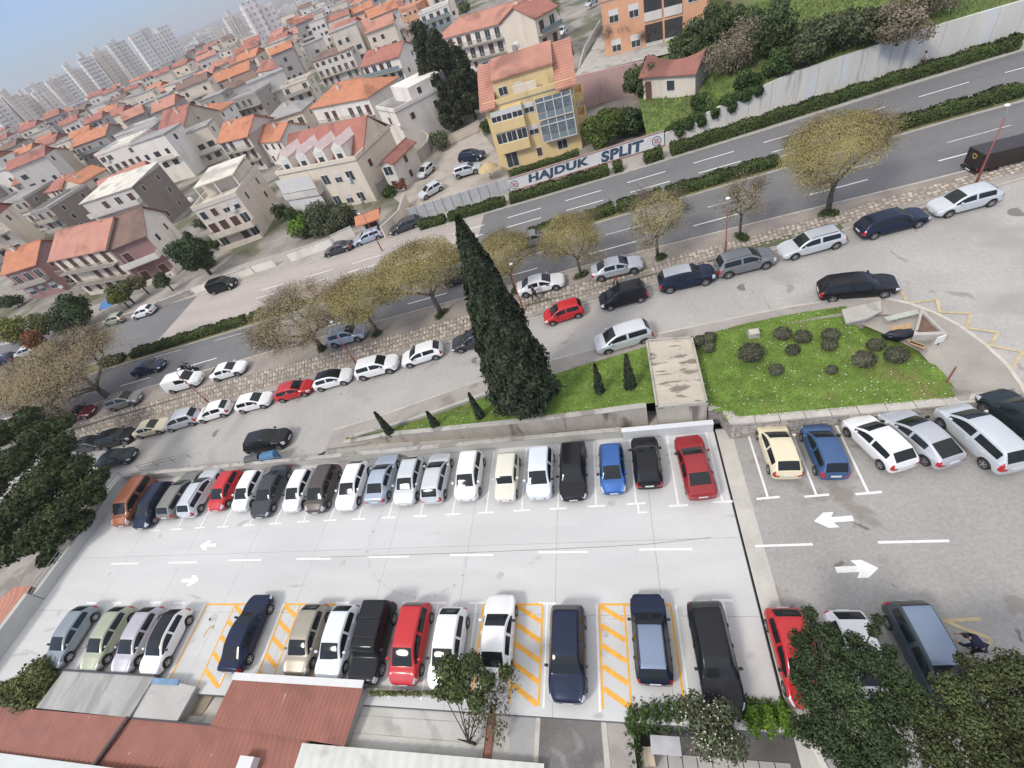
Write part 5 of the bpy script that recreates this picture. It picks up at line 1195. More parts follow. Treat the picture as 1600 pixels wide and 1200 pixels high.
# gardens across the road
for px, z, r, lab, m, n, sz in (((303, 398), 3.4, 3.3, 'dense round dark tree beside the white gable wall', ever_m, 9000, .16), ((500, 340), 2.3, 3.2, 'grey green olive tree in front of the dormer house', olivegreen_m, 6500, .13), ((535, 335), 2.2, 2.6, 'olive tree right beside the orange roofed gateway', olivegreen_m, 5000, .13), ((470, 355), 1.7, 2.2, 'bright green bush left of the olive trees', bright_m, 3800, .12), ((455, 335), 1.6, 1.7, 'green bush at the left corner of the dormer house', ivy_m, 3000, .12),
                                ((110, 490), 2.2, 3.6, 'large dark garden tree below the pink gable', ever_m, 9000, .16), ((70, 505), 1.6, 2.6, 'light green garden bush left of the large dark tree', shrub_m, 4200, .14), ((20, 515), 1.4, 2.4, 'yellow green bush at the left edge garden', leafm('yellow_green', (.17, .18, .04), .4), 3600, .14), ((50, 535), 1.2, 1.8, 'reddish brown bush at the left edge garden', red_m, 2600, .12), ((190, 455), 1.8, 1.9, 'garden bush in front of the coral roofed house', shrub_m, 3200, .13), ((215, 442), 1.8, 1.6, 'brownish shrub in front of the red balconies', leafm('brownish', (.14, .12, .06), .4), 2400, .12), ((255, 438), 1.6, 1.5, 'dark shrub at the foot of the white gable wall', ever_m, 2400, .12), ((185, 465), 1.4, 1.5, 'yellowish bush beside the blue awning', MATS['yellow_green'], 2400, .12),
                                ((438, 330), 1.4, 1.5, 'bush beside the beige apartment house', hedge_m, 2000, .12), ((608, 300), 1.2, 1.3, 'hedge bush beside the garden steps', ivy_m, 2000, .12), ((625, 290), 1.5, 1.2, 'bare reddish bush beside the curved wall', red_m, 1500, .1), ((445, 155), 1.0, 2.2, 'green climber over a garden pergola in the town', ivy_m, 2600, .16), ((662, 58), 3.5, 2.4, 'dark tree behind the tall conifers', ever_m, 2600, .2), ((240, 107), 4, 4.5, 'round tree in the distant town', ever_m, 2000, .3), ((340, 65), 3, 4.0, 'dark trees left of the coral tower block', ever_m, 1800, .3), ((760, 195), 2.2, 1.2, 'green bush at the corner of the yellow apartment house', hedge_m, 1600, .12), ((380, 345), 1.0, 1.0, 'terrace bush left of the beige apartment house', ivy_m, 900, .12)):
    shrub(px, z, r, lab, m, n, sz, cl=9)
# palm
p = at(870, 55, 2.5); t = empty('palm_tree', p, 0, 'shaggy palm beside the lane at the top', 'tree'); MB().tube([(0, 0, -.5), (.1, 0, 3), (0, 0, 6.)], [.35, .28, .3], 8).build('trunk', bark_m, t)
b = MB(); rg = np.random.default_rng(3)
for k in range(46):
    a = rg.uniform(0, 6.28); el = rg.uniform(-.7, 1.2); ln = rg.uniform(2.2, 3.0); d = Vector((math.cos(a), math.sin(a), 0)); s_ = Vector((-d.y, d.x, 0))
    pts = [Vector((0, 0, 6))+d*ln*q*math.cos(el*(1-q*.6))+Vector((0, 0, ln*q*math.sin(el)-1.4*q*q)) for q in (0, .35, .7, 1.)]
    for (q0, q1, w0, w1) in ((0, 1, .06, .28), (1, 2, .28, .24), (2, 3, .24, .03)):
        for sg in (1, -1): b.poly([pts[q0], pts[q1], pts[q1]+s_*w1*sg-Vector((0, 0, w1*.6)), pts[q0]+s_*w0*sg-Vector((0, 0, w0*.6))])
b.build('fronds', leafm('palm_leaf', (.10, .12, .045), .4), t)
# bare garden trees in front of the coral apartments
for i, (px, h) in enumerate((((966, 92), 4.8), ((1022, 80), 3.6))):
    p = at(*px, 5.0); tm_ = street_tree_mesh(60+i, h, .9, 1.2, .12, 350, grey_m, 5, 2200, .05, False); t = empty('bare_tree', p, 0, ('leafless spreading tree above the pink wall', 'leafless small tree below the coral balconies')[i], 'tree'); o = link('trunk', tm_[0], t); link('branches', tm_[1], o); c = link('crown', tm_[2], t); link('twigs', tm_[3], c)
# ================================================================ BUILDINGS
WALLC = dict(white=(.80, .75, .67), cream=(.74, .65, .52), beige=(.58, .49, .38), grey=(.44, .41, .37), brown=(.255, .215, .18), stone=(.42, .365, .295), yellow=(.74, .56, .28), coral=(.68, .37, .22), pink=(.52, .34, .32), pinkd=(.36, .205, .19), palegrey=(.64, .60, .54), warm=(.68, .60, .50))
ROOFC = dict(orange=(.52, .215, .115), coral=(.48, .23, .165), red=(.38, .155, .115), darkred=(.30, .13, .10), brown=(.22, .14, .11), white=(.70, .66, .56), grey=(.34, .33, .31))
def wallmat(c): return mat('wall_'+c, WALLC[c], .9, .06, .5, .15, 12, stain=tuple(x*.8 for x in WALLC[c]), sscale=.35, sth=.56, swid=.12, stretch=(1, 1, .4), fine=.05)
def roofmat(c): return mat('roof_'+c, ROOFC[c], .85, .12, .5, .2, 14, stripe=('X', .24, .55), stain=tuple(x*.62 for x in ROOFC[c]), sscale=.22, sth=.52, swid=.15, fine=.14)
frame_m = mat('window_frame', (.68, .67, .64), .6, 0); pane_m = mat('window_pane', (.045, .055, .06), .12, 0, spec=.6); shut_m = mat('brown_shutter', (.13, .065, .05), .7, .1, 3.); blind_m = mat('white_blind', (.66, .65, .62), .7, .05, 3.); rail2_m = mat('balcony_rail', (.40, .36, .30), .7, .1, 3.); gl2_m = mat('balcony_glass', (.22, .27, .28), .15, 0, spec=.6); recess_shade_m = mat('recess_shade_paint', (.05, .045, .045), .9, .1, 2.); ac_m = mat('ac_white', (.66, .66, .64), .6, 0)
WM = {}
def win_meshes(w, h, style):
    key = (round(w, 2), round(h, 2), style)
    if key in WM: return WM[key]
    f = .07; b = MB()
    for bx in ((-w/2-f, w/2+f, -h/2-f, -h/2), (-w/2-f, w/2+f, h/2, h/2+f), (-w/2-f, -w/2, -h/2, h/2), (w/2, w/2+f, -h/2, h/2)): b.box(bx[0], bx[1], -.05, .02, bx[2], bx[3])
    if style != 'shutter':
        n = max(1, round(w/.7))
        for k in range(1, n): x = -w/2+w*k/n; b.box(x-.025, x+.025, -.045, .02, -h/2, h/2)
    fr = b.mesh('window', frame_m)
    pm = {'glass': pane_m, 'shutter': shut_m, 'blind': pane_m}[style]
    p = MB().poly([(-w/2, -.02, -h/2), (w/2, -.02, -h/2), (w/2, -.02, h/2), (-w/2, -.02, h/2)])
    if style == 'shutter':
        for k in range(int(h/.12)): z = -h/2+.02+k*.12; p.poly([(-w/2, -.025, z), (w/2, -.025, z), (w/2, -.045, z+.07), (-w/2, -.045, z+.07)])
    pa = p.mesh('pane', pm); bl = None
    if style == 'blind': bl = MB().box(-w/2, w/2, -.04, -.025, h*.05, h/2).mesh('blind', blind_m)
    WM[key] = (fr, pa, bl); return WM[key]
def window(t, x, y, z, side, w=1., h=1.25, style='glass'):
    fr, pa, bl = win_meshes(w, h, style); o = link('window', fr, t); o.location = (x, y, z); o.rotation_euler = (0, 0, {'f': 0, 'r': math.pi/2, 'l': -math.pi/2}[side])
    link('shutter' if style == 'shutter' else 'pane', pa, o)
    if bl: link('blind', bl, o)
    return o
def balcony(t, x0, x1, z, d=1.2, kind='solid', m=None, side='f', w=0.):
    b = MB().box(x0, x1, -d, -.003, z-.14, z); o = b.build('balcony', m or rail2_m, t)
    r = MB()
    if kind == 'solid': r.box(x0, x1, -d-.05, -d+.05, z, z+.9); r.box(x0-.05, x0+.05, -d, -.003, z, z+.9); r.box(x1-.05, x1+.05, -d, -.003, z, z+.9)
    elif kind == 'glass': r.box(x0, x1, -d-.02, -d+.02, z+.08, z+.95)
    else:
        r.box(x0, x1, -d-.03, -d+.03, z+.86, z+.93)
        k = x0
        while k < x1: r.box(k, k+.05, -d-.02, -d+.02, z, z+.86); k += .28
    q = r.build('railing', gl2_m if kind == 'glass' else (m or rail2_m), o)
    if side == 'r':
        for ob in (o,): ob.location = (w, 0, 0); ob.rotation_euler = (0, 0, math.pi/2)
    return o
def gable_roof(t, w, d, h, pitch, m, ov=.45, along='x', th=.16):
    b = MB()
    if along == 'x':
        rz = h+pitch*d/2; yb = d/2
        for y0_, y1_, z0_, z1_ in ((-ov, yb, h-ov*pitch, rz), (d+ov, yb, h-ov*pitch, rz)):
            pts = [(-ov, y0_), (w+ov, y0_), (w+ov, y1_), (-ov, y1_)]; zz = [z0_, z0_, z1_, z1_]
            P = [(p[0], p[1], z) for p, z in zip(pts, zz)]
            if y0_ > y1_: P = P[::-1]
            b.prism(P, .02, .02+th)
        o = b.build('roof', m, t); MB().tube([(-ov, yb, rz+th), (w+ov, yb, rz+th)], .13, 6).build('ridge', m, o)
        g = MB()
        for x in (0, w): g.poly([(x, 0, h-.01), (x, d, h-.01), (x, yb, rz)] if x == w else [(x, d, h-.01), (x, 0, h-.01), (x, yb, rz)])
        return o, g
    rz = h+pitch*w/2; xb_ = w/2
    for x0, x1, z0_, z1_ in ((-ov, xb_, h-ov*pitch, rz), (w+ov, xb_, h-ov*pitch, rz)):
        P = [(x0, -ov, z0_), (x1, -ov, z1_), (x1, d+ov, z1_), (x0, d+ov, z0_)]
        if x0 > x1: P = P[::-1]
        b.prism(P, .02, .02+th)
    o = b.build('roof', m, t); MB().tube([(xb_, -ov, rz+th), (xb_, d+ov, rz+th)], .13, 6).build('ridge', m, o)
    g = MB(); g.poly([(0, 0, h-.01), (w, 0, h-.01), (xb_, 0, rz)]); g.poly([(w, d, h-.01), (0, d, h-.01), (xb_, d, rz)]); return o, g
def hip_roof(t, w, d, h, pitch, m, ov=.5, th=.16):
    b = MB(); s = min(w, d)/2; rz = h+pitch*s; a = (s, d/2) if w >= d else (w/2, s); c = (w-s, d/2) if w >= d else (w/2, d-s); e = h-ov*pitch
    A = (-ov, -ov, e); B = (w+ov, -ov, e); C = (w+ov, d+ov, e); D = (-ov, d+ov, e); R0 = (*a, rz); R1 = (*c, rz)
    if w >= d: fs = [[A, B, R1, R0], [B, C, R1], [C, D, R0, R1], [D, A, R0]]
    else: fs = [[A, B, R0], [B, C, R1, R0], [C, D, R1], [D, A, R0, R1]]
    for f in fs: b.prism(f, .02, .02+th)
    o = b.build('roof', m, t); MB().tube([(R0[0], R0[1], rz+th), (R1[0], R1[1], rz+th)], .13, 6).build('ridge', m, o); return o
HOUSES = []; HDIM = {}
def house(eL, eR, ze, depth, label, roof='gable', wall='cream', roofc='orange', pitch=.5, z0_=None, balc=(), bk='solid', chim=1, seed=0, win='mix', front=True, right=True, left=False, name='house', cat='house', group=None, gwall=None, sidec=None, cols=None, bw=(.0, 1.), floors=None, bm=None):
    rg = random.Random(seed+int(eL[0]*7+eL[1]*3)); zg = .5
    for _ in range(5):
        a = at(*eL, zg+ze); zg = zm(a.x) if z0_ is None else z0_
    c = at(*eR, zg+ze); d = c-a; w = d.length; rz = math.atan2(d.y, d.x)
    t = empty(name, (a.x, a.y, zg), rz, label, cat, group); t['w'] = w; del t['w']
    wm = wallmat(wall); b = MB().box(0, w, 0, depth, -1.2, ze)
    rm = roofmat(roofc)
    if roof == 'gable': o, g = gable_roof(t, w, depth, ze, pitch, rm); 
    elif roof == 'gabley': o, g = gable_roof(t, w, depth, ze, pitch, rm, along='y')
    elif roof == 'hip': o = hip_roof(t, w, depth, ze, pitch, rm); g = None
    elif roof == 'shed':
        o = MB().prism([(-.3, -.3, ze-.1), (w+.3, -.3, ze-.1), (w+.3, depth+.3, ze+pitch*depth), (-.3, depth+.3, ze+pitch*depth)], .02, .18).build('roof', rm, t); g = MB(); g.prism([(0.01, 0.01), (w-.01, .01), (w-.01, depth-.01), (.01, depth-.01)], ze-.02, ze-.01)
        g.poly([(w, 0, ze), (w, depth, ze), (w, depth, ze+pitch*depth)]); g.poly([(0, depth, ze), (0, 0, ze), (0, depth, ze+pitch*depth)]); g.poly([(w, depth, ze), (0, depth, ze), (0, depth, ze+pitch*depth), (w, depth, ze+pitch*depth)])
    else:
        o = MB().box(-.1, w+.1, -.1, depth+.1, ze, ze+.12).build('roof', rm, t); g = None
        r = MB().box(-.1, w+.1, -.1, .1, ze+.12, ze+.7); r.box(-.1, w+.1, depth-.1, depth+.1, ze+.12, ze+.7); r.box(-.1, .1, .1, depth-.1, ze+.12, ze+.7); r.box(w-.1, w+.1, .1, depth-.1, ze+.12, ze+.7); r.build('parapet', wm, t)
    wo = b.build('wall', wm, t)
    if g is not None:
        for f_ in g.f: MB().poly([g.v[q] for q in f_]).build('gable_wall', wallmat(gwall) if gwall else wm, t)
    if sidec: MB().box(w, w+.03, .0, depth, -1.2, ze-.02).build('side_wall', wallmat(sidec), t)
    nf = floors or max(1, round(ze/2.9)); fh = ze/nf
    if front:
        n = cols or max(1, int(w/2.4))
        for fl in range(nf):
            z = fl*fh+fh*.52; isb = fl in balc
            for k in range(n):
                x = w*(k+.5)/n+rg.uniform(-.1, .1); st = rg.choice(['glass', 'shutter', 'blind', 'glass']) if win == 'mix' else win
                if rg.random() < .1: continue
                if isb: window(t, x, 0, fl*fh+1.12, 'f', 1.3, 2.05, 'glass' if st == 'blind' else st)
                else: window(t, x, 0, z, 'f', rg.choice([.95, 1.1, 1.5]), 1.25, st)
            if isb: balcony(t, w*bw[0]+.1, w*bw[1]-.1, fl*fh+.02, 1.25, bk, bm)
            elif rg.random() < .4: x = w*(rg.randrange(n)+.98)/n; MB().box(x-.4, x+.4, -.32, -.004, z-.9, z-.35).build('air_conditioner', ac_m, t)
    for sd, on in (('r', right), ('l', left)):
        if not on: continue
        n = max(1, int(depth/4.2))
        for fl in range(nf):
            for k in range(n):
                if rg.random() < .35: continue
                window(t, w+(.03 if sidec else 0) if sd == 'r' else 0, depth*(k+.5)/n+rg.uniform(-.3, .3), fl*fh+fh*.54, sd, rg.choice([.7, .9]), 1.1, rg.choice(['glass', 'shutter']))
    for k in range(chim):
        x = w*rg.uniform(.2, .85); y = depth*rg.uniform(.25, .45); zt = ze+(pitch*min(y, depth-y) if roof in ('gable', 'hip', 'gabley') else 0.1)
        cc = MB().box(x-.3, x+.3, y-.25, y+.25, zt-.3, zt+1.1).build('chimney', wallmat('palegrey'), t); MB().box(x-.38, x+.38, y-.33, y+.33, zt+1.1, zt+1.2).build('chimney_cap', roofmat('coral'), cc)
    HOUSES.append(t); HDIM[t.name] = (w, depth, t.matrix_basis.inverted()); return t, w, fh
def dish(t, x, y, z): 
    o = MB().lathe([(.05, -.05), (.25, -.02), (.42, .06), (.44, .08), (.26, .0)], 14, axis='y', c=(x, y, z)).build('satellite_dish', ac_m, t); MB().tube([(x, y+.05, z-.6), (x, y+.05, z)], .03, 5).build('mast', rimd_m, o)
# ---- yellow apartment house
t, w, fh = house((757, 171), (894, 131), 8.2, 11, 'yellow apartment house with tiled roof wings and glazed verandas above the lettered wall', 'flat', 'yellow', 'grey', balc=(), front=False, chim=0, name='apartment_house', cat='building', floors=3)
n = w
for fl in range(1, 3):
    z = fl*fh
    MB().box(.6, w*.42, -.75, -.003, z-.3, z+.95).build('bay_parapet', wallmat('yellow'), t); 
    for k in range(3): window(t, .6+(w*.42-.6)*(k+.5)/3, -.55, z+1.62, 'f', (w*.42-.6)/3-.15, 1.2, 'glass' if fl == 1 else 'blind')
    MB().box(.6, w*.42, -.5, -.003, z+.95, z+2.4).build('bay_wall', wallmat('yellow'), t); window(t, w*.49, 0, z+1.5, 'f', 1.2, 1.1, 'blind')
    b = MB().box(w*.58, w*.97, -1.0, -.003, z-.15, z); o = b.build('veranda', wallmat('palegrey'), t)
    MB().box(w*.58, w*.97, -1.0, -.95, z, z+.75).build('railing', gl2_m, o)
    for k in range(5): x = w*.58+w*.39*(k)/4; MB().box(x-.05, x+.05, -1.02, -.92, z, z+fh-.25).build('mullion', frame_m, o)
    MB().box(w*.58, w*.97, -.95, -.93, z+.8, z+fh-.3).build('pane', mat('veranda_pane', (.16, .19, .21), .12, .3, 2., spec=.7), o); MB().box(w*.58, w*.97, -1.02, -.9, z+1.9, z+2.0).build('transom', frame_m, o)
    for k in (0,): balcony(t, 2.2, 6.0, z, 1.0, 'solid', wallmat('yellow'), 'r', w)
window(t, w*.5, 0, 1.3, 'f', .7, 1.1, 'shutter'); window(t, w*.78, 0, 1.5, 'f', 1.3, 1.1, 'glass'); window(t, w*.16, 0, 1.2, 'f', 1.6, 1.9, 'glass')
H0 = 8.2; rm = roofmat('coral')
# tiled wings left and right, attic wall and main slope
for x0, x1 in ((-.5, w*.14), (w*.82, w+.5)):
    b = MB(); b.prism([(x0, -.9, H0-.2), (x1, -.9, H0-.2), (x1, 5.5, H0+3.4), (x0, 5.5, H0+3.4)], .15, .33); b.build('roof_wing', rm, t)
    b = MB()
    for k in range(17):
        y = -.9+6.4*k/17; z = H0-.2+3.6*k/17+.33; b.prism([(x0, y, z), (x1, y, z), (x1, y+.30, z+.17), (x0, y+.30, z+.17)], .0, .05)
    b.build('tile_courses', rm, t)['kind'] = 'stuff'
MB().box(w*.14, w*.82, 1.3, 1.6, H0+.1, H0+2.5).build('attic_wall', wallmat('yellow'), t); window(t, w*.24, 1.3, H0+1.1, 'f', 1.1, .9); window(t, w*.42, 1.3, H0+1.2, 'f', .9, .7, 'blind')
MB().prism([(w*.14-.1, 1.0, H0+2.45), (w*.82+.1, 1.0, H0+2.45), (w*.82+.1, 5.5, H0+3.9), (w*.14-.1, 5.5, H0+3.9)], .0, .18).build('roof_slope', rm, t)
MB().prism([(-.5, 5.5, H0+3.5), (w+.5, 5.5, H0+3.5), (w+.5, 11.4, H0+.4), (-.5, 11.4, H0+.4)], .0, .2).build('rear_slope', rm, t)
g = MB()
for x in (0.0, w): MB().prism([(x, 0, 0), (x, 11, 0), (x, 11.01, 0)], 0, 0) if False else MB().poly([(x, 0, H0+.02), (x, 11, H0+.02), (x, 5.5, H0+3.4)]).build('gable_wall', wallmat('yellow'), t)
MB().box(w*.36, w*.62, .3, .6, H0+.1, H0+1.5).build('terrace_screen', wallmat('cream'), t); dish(t, w*.45, 5.5, H0+4.6); MB().box(w*.40, w*.44, 5.2, 5.8, H0+3.6, H0+4.8).build('chimney', wallmat('stone'), t)
# ---- dormer house
t, w, fh = house((434, 275), (557, 251), 6.9, 11.5, 'cream apartment house with red roof and four white dormers', 'flat', 'cream', 'grey', balc=(), chim=0, name='apartment_house', cat='building', floors=2, front=False, seed=3)
for fl in range(2):
    z = fl*fh; balcony(t, .1, w*.46, z+.02, 1.5, 'solid', wallmat('palegrey')); MB().box(.2, w*.46, -1.3, -1.25, z+1.0, z+fh-.3).build('awning_panel', blind_m, t)
    for k in range(3): window(t, w*(.55+.15*k), 0, z+1.5, 'f', 1.3, 1.4, 'glass' if k != 1 else 'blind')
    MB().box(w*.80, w*.84, -.4, -.004, z+.6, z+1.2).build('air_conditioner', ac_m, t)
H0 = 6.9; rm = roofmat('red')
MB().prism([(-.2, 2.2, H0+.1), (w+.1, 2.2, H0+.1), (w+.1, 7.2, H0+3.6), (-.2, 7.2, H0+3.6)], 0, .2).build('roof_slope', rm, t)
MB().prism([(-.2, 7.2, H0+3.6), (w+.1, 7.2, H0+3.6), (w+.1, 12., H0+.2), (-.2, 12., H0+.2)], 0, .2).build('rear_slope', rm, t)
g = MB()
for x in (.01, w-.02): MB().poly([(x, 2.2, H0+.1), (x, 11.5, H0+.1), (x, 7.2, H0+3.6)]).build('gable_wall', wallmat('cream'), t)
for k in range(4):
    x = w*(.13+.225*k); d_ = MB(); d_.box(x-1.0, x+1.0, .9, 4.9, H0, H0+2.2); o = d_.build('dormer', wallmat('white'), t)
    r = MB(); r.prism([(x-1.15, .8, H0+2.1), (x, .8, H0+3.0), (x, 6.2, H0+3.0), (x-1.15, 6.2, H0+2.1)], 0, .1); r.prism([(x, .8, H0+3.0), (x+1.15, .8, H0+2.1), (x+1.15, 6.2, H0+2.1), (x, 6.2, H0+3.0)], 0, .1); r.build('dormer_roof', mat('dormer_tile', (.60, .48, .46), .85, .1, 1.), o)
    q = MB().poly([(x-1., .9, H0+2.2), (x+1., .9, H0+2.2), (x, .9, H0+2.95)]).build('dormer_gable', wallmat('white'), o)
    window(o, x, .9, H0+1.1, 'f', 1.0, 1.6, 'blind')
# ---- white house with orange hip roof and its tall white wing
t, w, fh = house((486, 168), (574, 151), 7.2, 11, 'white house with bright orange hipped roof and shaded loggia', 'hip', 'white', 'orange', .42, balc=(0, 1), bk='bars', chim=1, seed=5)
t, w, fh = house((590, 172), (618, 177), 6.8, 12.5, 'tall white house wing with roof terrace beside the conifers', 'flat', 'white', 'grey', chim=0, seed=6, cols=1, name='house')
MB().box(.3, w-.3, 4, 12, 6.9, 9.3).build('penthouse', wallmat('white'), t); window(t, w-.3, 6, 8.2, 'r', .8, 1.), window(t, w-.3, 9, 8.2, 'r', .8, 1.); window(t, w, 3, 5.2, 'r', .8, 1.1, 'shutter'); window(t, w, 8, 5.2, 'r', .8, 1.1, 'shutter')
# ---- small porch house right of the dormer house
house((593, 258), (612, 255), 4.4, 7, 'narrow lean to house with red roof against the dormer house', 'gabley', 'palegrey', 'darkred', .5, chim=0, seed=9, cols=1)
# ---- beige block, brown block, gable house ...
t, w, fh = house((303, 330), (371, 306), 7.2, 12, 'beige apartment house with terrace on its flat roof and planted balconies', 'flat', 'warm', 'white', balc=(0, 1), bk='solid', chim=0, seed=11, name='apartment_house', cat='building', floors=3, bm=wallmat('warm'), cols=4)
MB().prism([(.5, 3.2, 9.5), (w*.98, 3.2, 9.5), (w*.98, 11.5, 9.9), (.5, 11.5, 9.9)], 0, .15).build('roof_shelter', roofmat('white'), t); MB().box(.6, w*.95, 5.5, 11.4, 7.3, 9.5).build('penthouse', wallmat('warm'), t); dish(t, .2, 1., 8.7)
for x in (.6, w*.5, w*.95): MB().box(x-.08, x+.08, 3.4, 3.56, 7.3, 9.5).build('post', wallmat('white'), t)
t, w, fh = house((126, 318), (205, 292), 9.2, 11, 'tall block with brown blank side wall and loaded balconies', 'shed', 'palegrey', 'white', .06, balc=(1, 2), bk='solid', chim=0, seed=12, name='apartment_house', cat='building', sidec='brown', bm=wallmat('palegrey'), cols=4)
t, w, fh = house((246, 213), (284, 204), 8.8, 14, 'large beige gable house with blank end wall and red tiled roof', 'gable', 'beige', 'red', .62, balc=(1, 2), bk='solid', chim=2, seed=13, right=False)
window(t, w, 7, 9.5, 'r', .6, .7)
house((341, 223), (386, 212), 7.6, 10, 'house with orange roof and three balcony rows beside the beige gable', 'gable', 'palegrey', 'orange', .5, balc=(1, 2), bk='bars', seed=14, sidec='grey')
house((397, 222), (437, 219), 5.4, 8, 'small white house with bright orange roof left of the dormer house', 'gable', 'white', 'orange', .5, win='shutter', seed=15)
t, w, fh = house((79, 406), (164, 388), 7.6, 9.5, 'cream house with plain coral roof and brown shutters', 'gable', 'cream', 'coral', .55, balc=(1, 2), bk='bars', chim=0, win='shutter', seed=16, left=False, name='apartment_house', cat='building')
MB().box(-.05, -.004, 0, 9.5, -1, 7.55).build('side_wall', wallmat('pinkd'), t)
t, w, fh = house((168, 390), (226, 367), 7.2, 9.5, 'narrow house with brown roof, red loggias and white gable side', 'gable', 'pinkd', 'brown', .6, balc=(0, 1), bk='solid', chim=0, seed=17, sidec='white', gwall='white', bm=wallmat('white'))
house((5, 428), (55, 412), 6.2, 9, 'pink house with orange roof at the left edge', 'gable', 'pinkd', 'orange', .5, balc=(1,), seed=18, bk='solid')
house((52, 334), (78, 327), 7.4, 12, 'brown walled house with small terracotta awning', 'flat', 'stone', 'grey', balc=(1, 2), seed=19, chim=0, sidec='brown')
house((-20, 330), (38, 312), 8.0, 11, 'grey brown block at the left edge with dark side wall', 'flat', 'grey', 'grey', balc=(0, 1, 2), seed=20, chim=0, sidec='brown')
house((2, 350), (50, 335), 4.6, 6, 'low house with pale balcony beneath the brown block', 'flat', 'palegrey', 'grey', balc=(1,), seed=50, chim=0)
# ---- second line of houses, with the eave lines read from the photograph
rows = [((401, 113), (437, 105), 7.0, 10, 'gable', 'white', 'red', 'white house with red roof, grey gable and green pergola below'), ((488, 97), (547, 77), 6.0, 9, 'shed', 'palegrey', 'brown', 'grey house with white window wall and flat brownish roof'), ((565, 104), (622, 88), 6.0, 9.5, 'gable', 'white', 'red', 'white house with plain white gable left of the conifers'),
        ((513, 53), (577, 34), 8.0, 10, 'gable', 'cream', 'coral', 'long house with dark stone gable and red upper band'), ((681, 62), (830, 22), 6.4, 10, 'hip', 'white', 'coral', 'long white house with coral hipped roof behind the conifers'), ((366, 78), (414, 61), 6., 9, 'gable', 'white', 'orange', 'house with long orange roof below the coral tower'), ((417, 64), (508, 40), 6.5, 10, 'gable', 'cream', 'coral', 'long row house with coral roof and green balconies'),
        ((312, 139), (389, 109), 7.5, 11, 'gable', 'stone', 'orange', 'long stone house with orange roof and brick coloured bay'), ((297, 109), (323, 98), 6.5, 9, 'gable', 'cream', 'orange', 'cream house with sunlit gable in the middle town'), ((264, 124), (296, 111), 6.0, 9, 'hip', 'white', 'orange', 'small house with orange hipped roof, middle town'), ((353, 105), (410, 84), 5.5, 8, 'gable', 'palegrey', 'orange', 'terraced house with orange roof behind the stone house'), ((112, 230), (164, 211), 8.0, 10, 'gable', 'stone', 'orange', 'stone sided house with orange roof above the tall block'),
        ((152, 181), (181, 170), 7.5, 9, 'gable', 'palegrey', 'orange', 'grey house with orange roof and balconies, left town'), ((47, 263), (76, 252), 8, 12, 'gable', 'beige', 'orange', 'house with broad pale gable wall, left town'), ((6, 245), (39, 231), 7, 9, 'hip', 'stone', 'orange', 'house with orange hipped roof near the left edge'), ((125, 287), (163, 265), 6.4, 8, 'gable', 'cream', 'orange', 'house with orange roof squeezed behind the tall block'), ((90, 182), (115, 171), 8, 10, 'gable', 'pink', 'coral', 'pinkish walled house in the left town'), ((55, 226), (78, 217), 7, 9, 'gable', 'stone', 'orange', 'small orange roofed house beside a weathered wall'),
        ((124, 164), (181, 141), 7.5, 10, 'flat', 'palegrey', 'grey', 'long pale flat roofed house in the left town'), ((150, 245), (205, 225), 8.6, 11, 'flat', 'white', 'white', 'white modern house with wide balconies left of the beige gable'), ((180, 215), (245, 192), 7.6, 11, 'flat', 'palegrey', 'grey', 'pale blank walled house behind the white modern house'), ((212, 178), (262, 158), 7.0, 10, 'flat', 'white', 'white', 'white flat roofed house above the beige gable'), ((20, 290), (58, 276), 6.6, 9, 'gable', 'stone', 'red', 'weathered house with red roof at the left'), ((70, 300), (118, 290), 5.5, 9, 'hip', 'cream', 'red', 'house with red hipped roof between tall block and brown house'),
        ((220, 131), (250, 121), 6, 9, 'gable', 'white', 'orange', 'little orange roofed house far up the street'), ((590, 30), (650, 10), 7.0, 10, 'flat', 'coral', 'coral', 'peach coloured house with arched terrace at the top'), ((655, 25), (700, 8), 6., 9, 'flat', 'white', 'grey', 'white house at the top edge left of the long white house'), ((480, 25), (512, 8), 8, 9, 'flat', 'white', 'grey', 'white block at the top edge above the long row house'), ((440, 40), (478, 25), 9, 9, 'flat', 'palegrey', 'grey', 'pale block behind the long row house'),
        ((300, 188), (338, 176), 6.4, 9, 'hip', 'white', 'orange', 'house with orange hipped roof touching the beige gable'), ((440, 140), (480, 125), 5.5, 8, 'flat', 'cream', 'grey', 'cream house with roof terrace beside the orange hipped roof'), ((345, 165), (400, 147), 6.0, 10, 'flat', 'stone', 'grey', 'grey terraced house with wire fence on its roof'), ((835, 28), (868, 10), 7, 10, 'gable', 'cream', 'red', 'cream house with red roof beside the palm'), ((535, 20), (570, 3), 9, 9, 'flat', 'grey', 'grey', 'grey house at the top edge with turquoise awning'), ((415, 190), (470, 172), 5., 8, 'hip', 'cream', 'grey', 'cream house with pale roof left of the orange hipped roof')]
for i, (a, c, ze, d, rf, wl_, rc, lab) in enumerate(rows):
    house(a, c, ze+1.9, d, lab, rf, wl_, rc, .42 if rf != 'shed' else .1, balc=((1, 2), (0, 1), (1, 2), (2,))[i % 4], bk=('solid', 'bars', 'glass')[i % 3], seed=100+i, chim=1 if rf in ('gable', 'hip') else 0, group='houses of the old town', sidec=('stone' if 'stone gable' in lab else None))
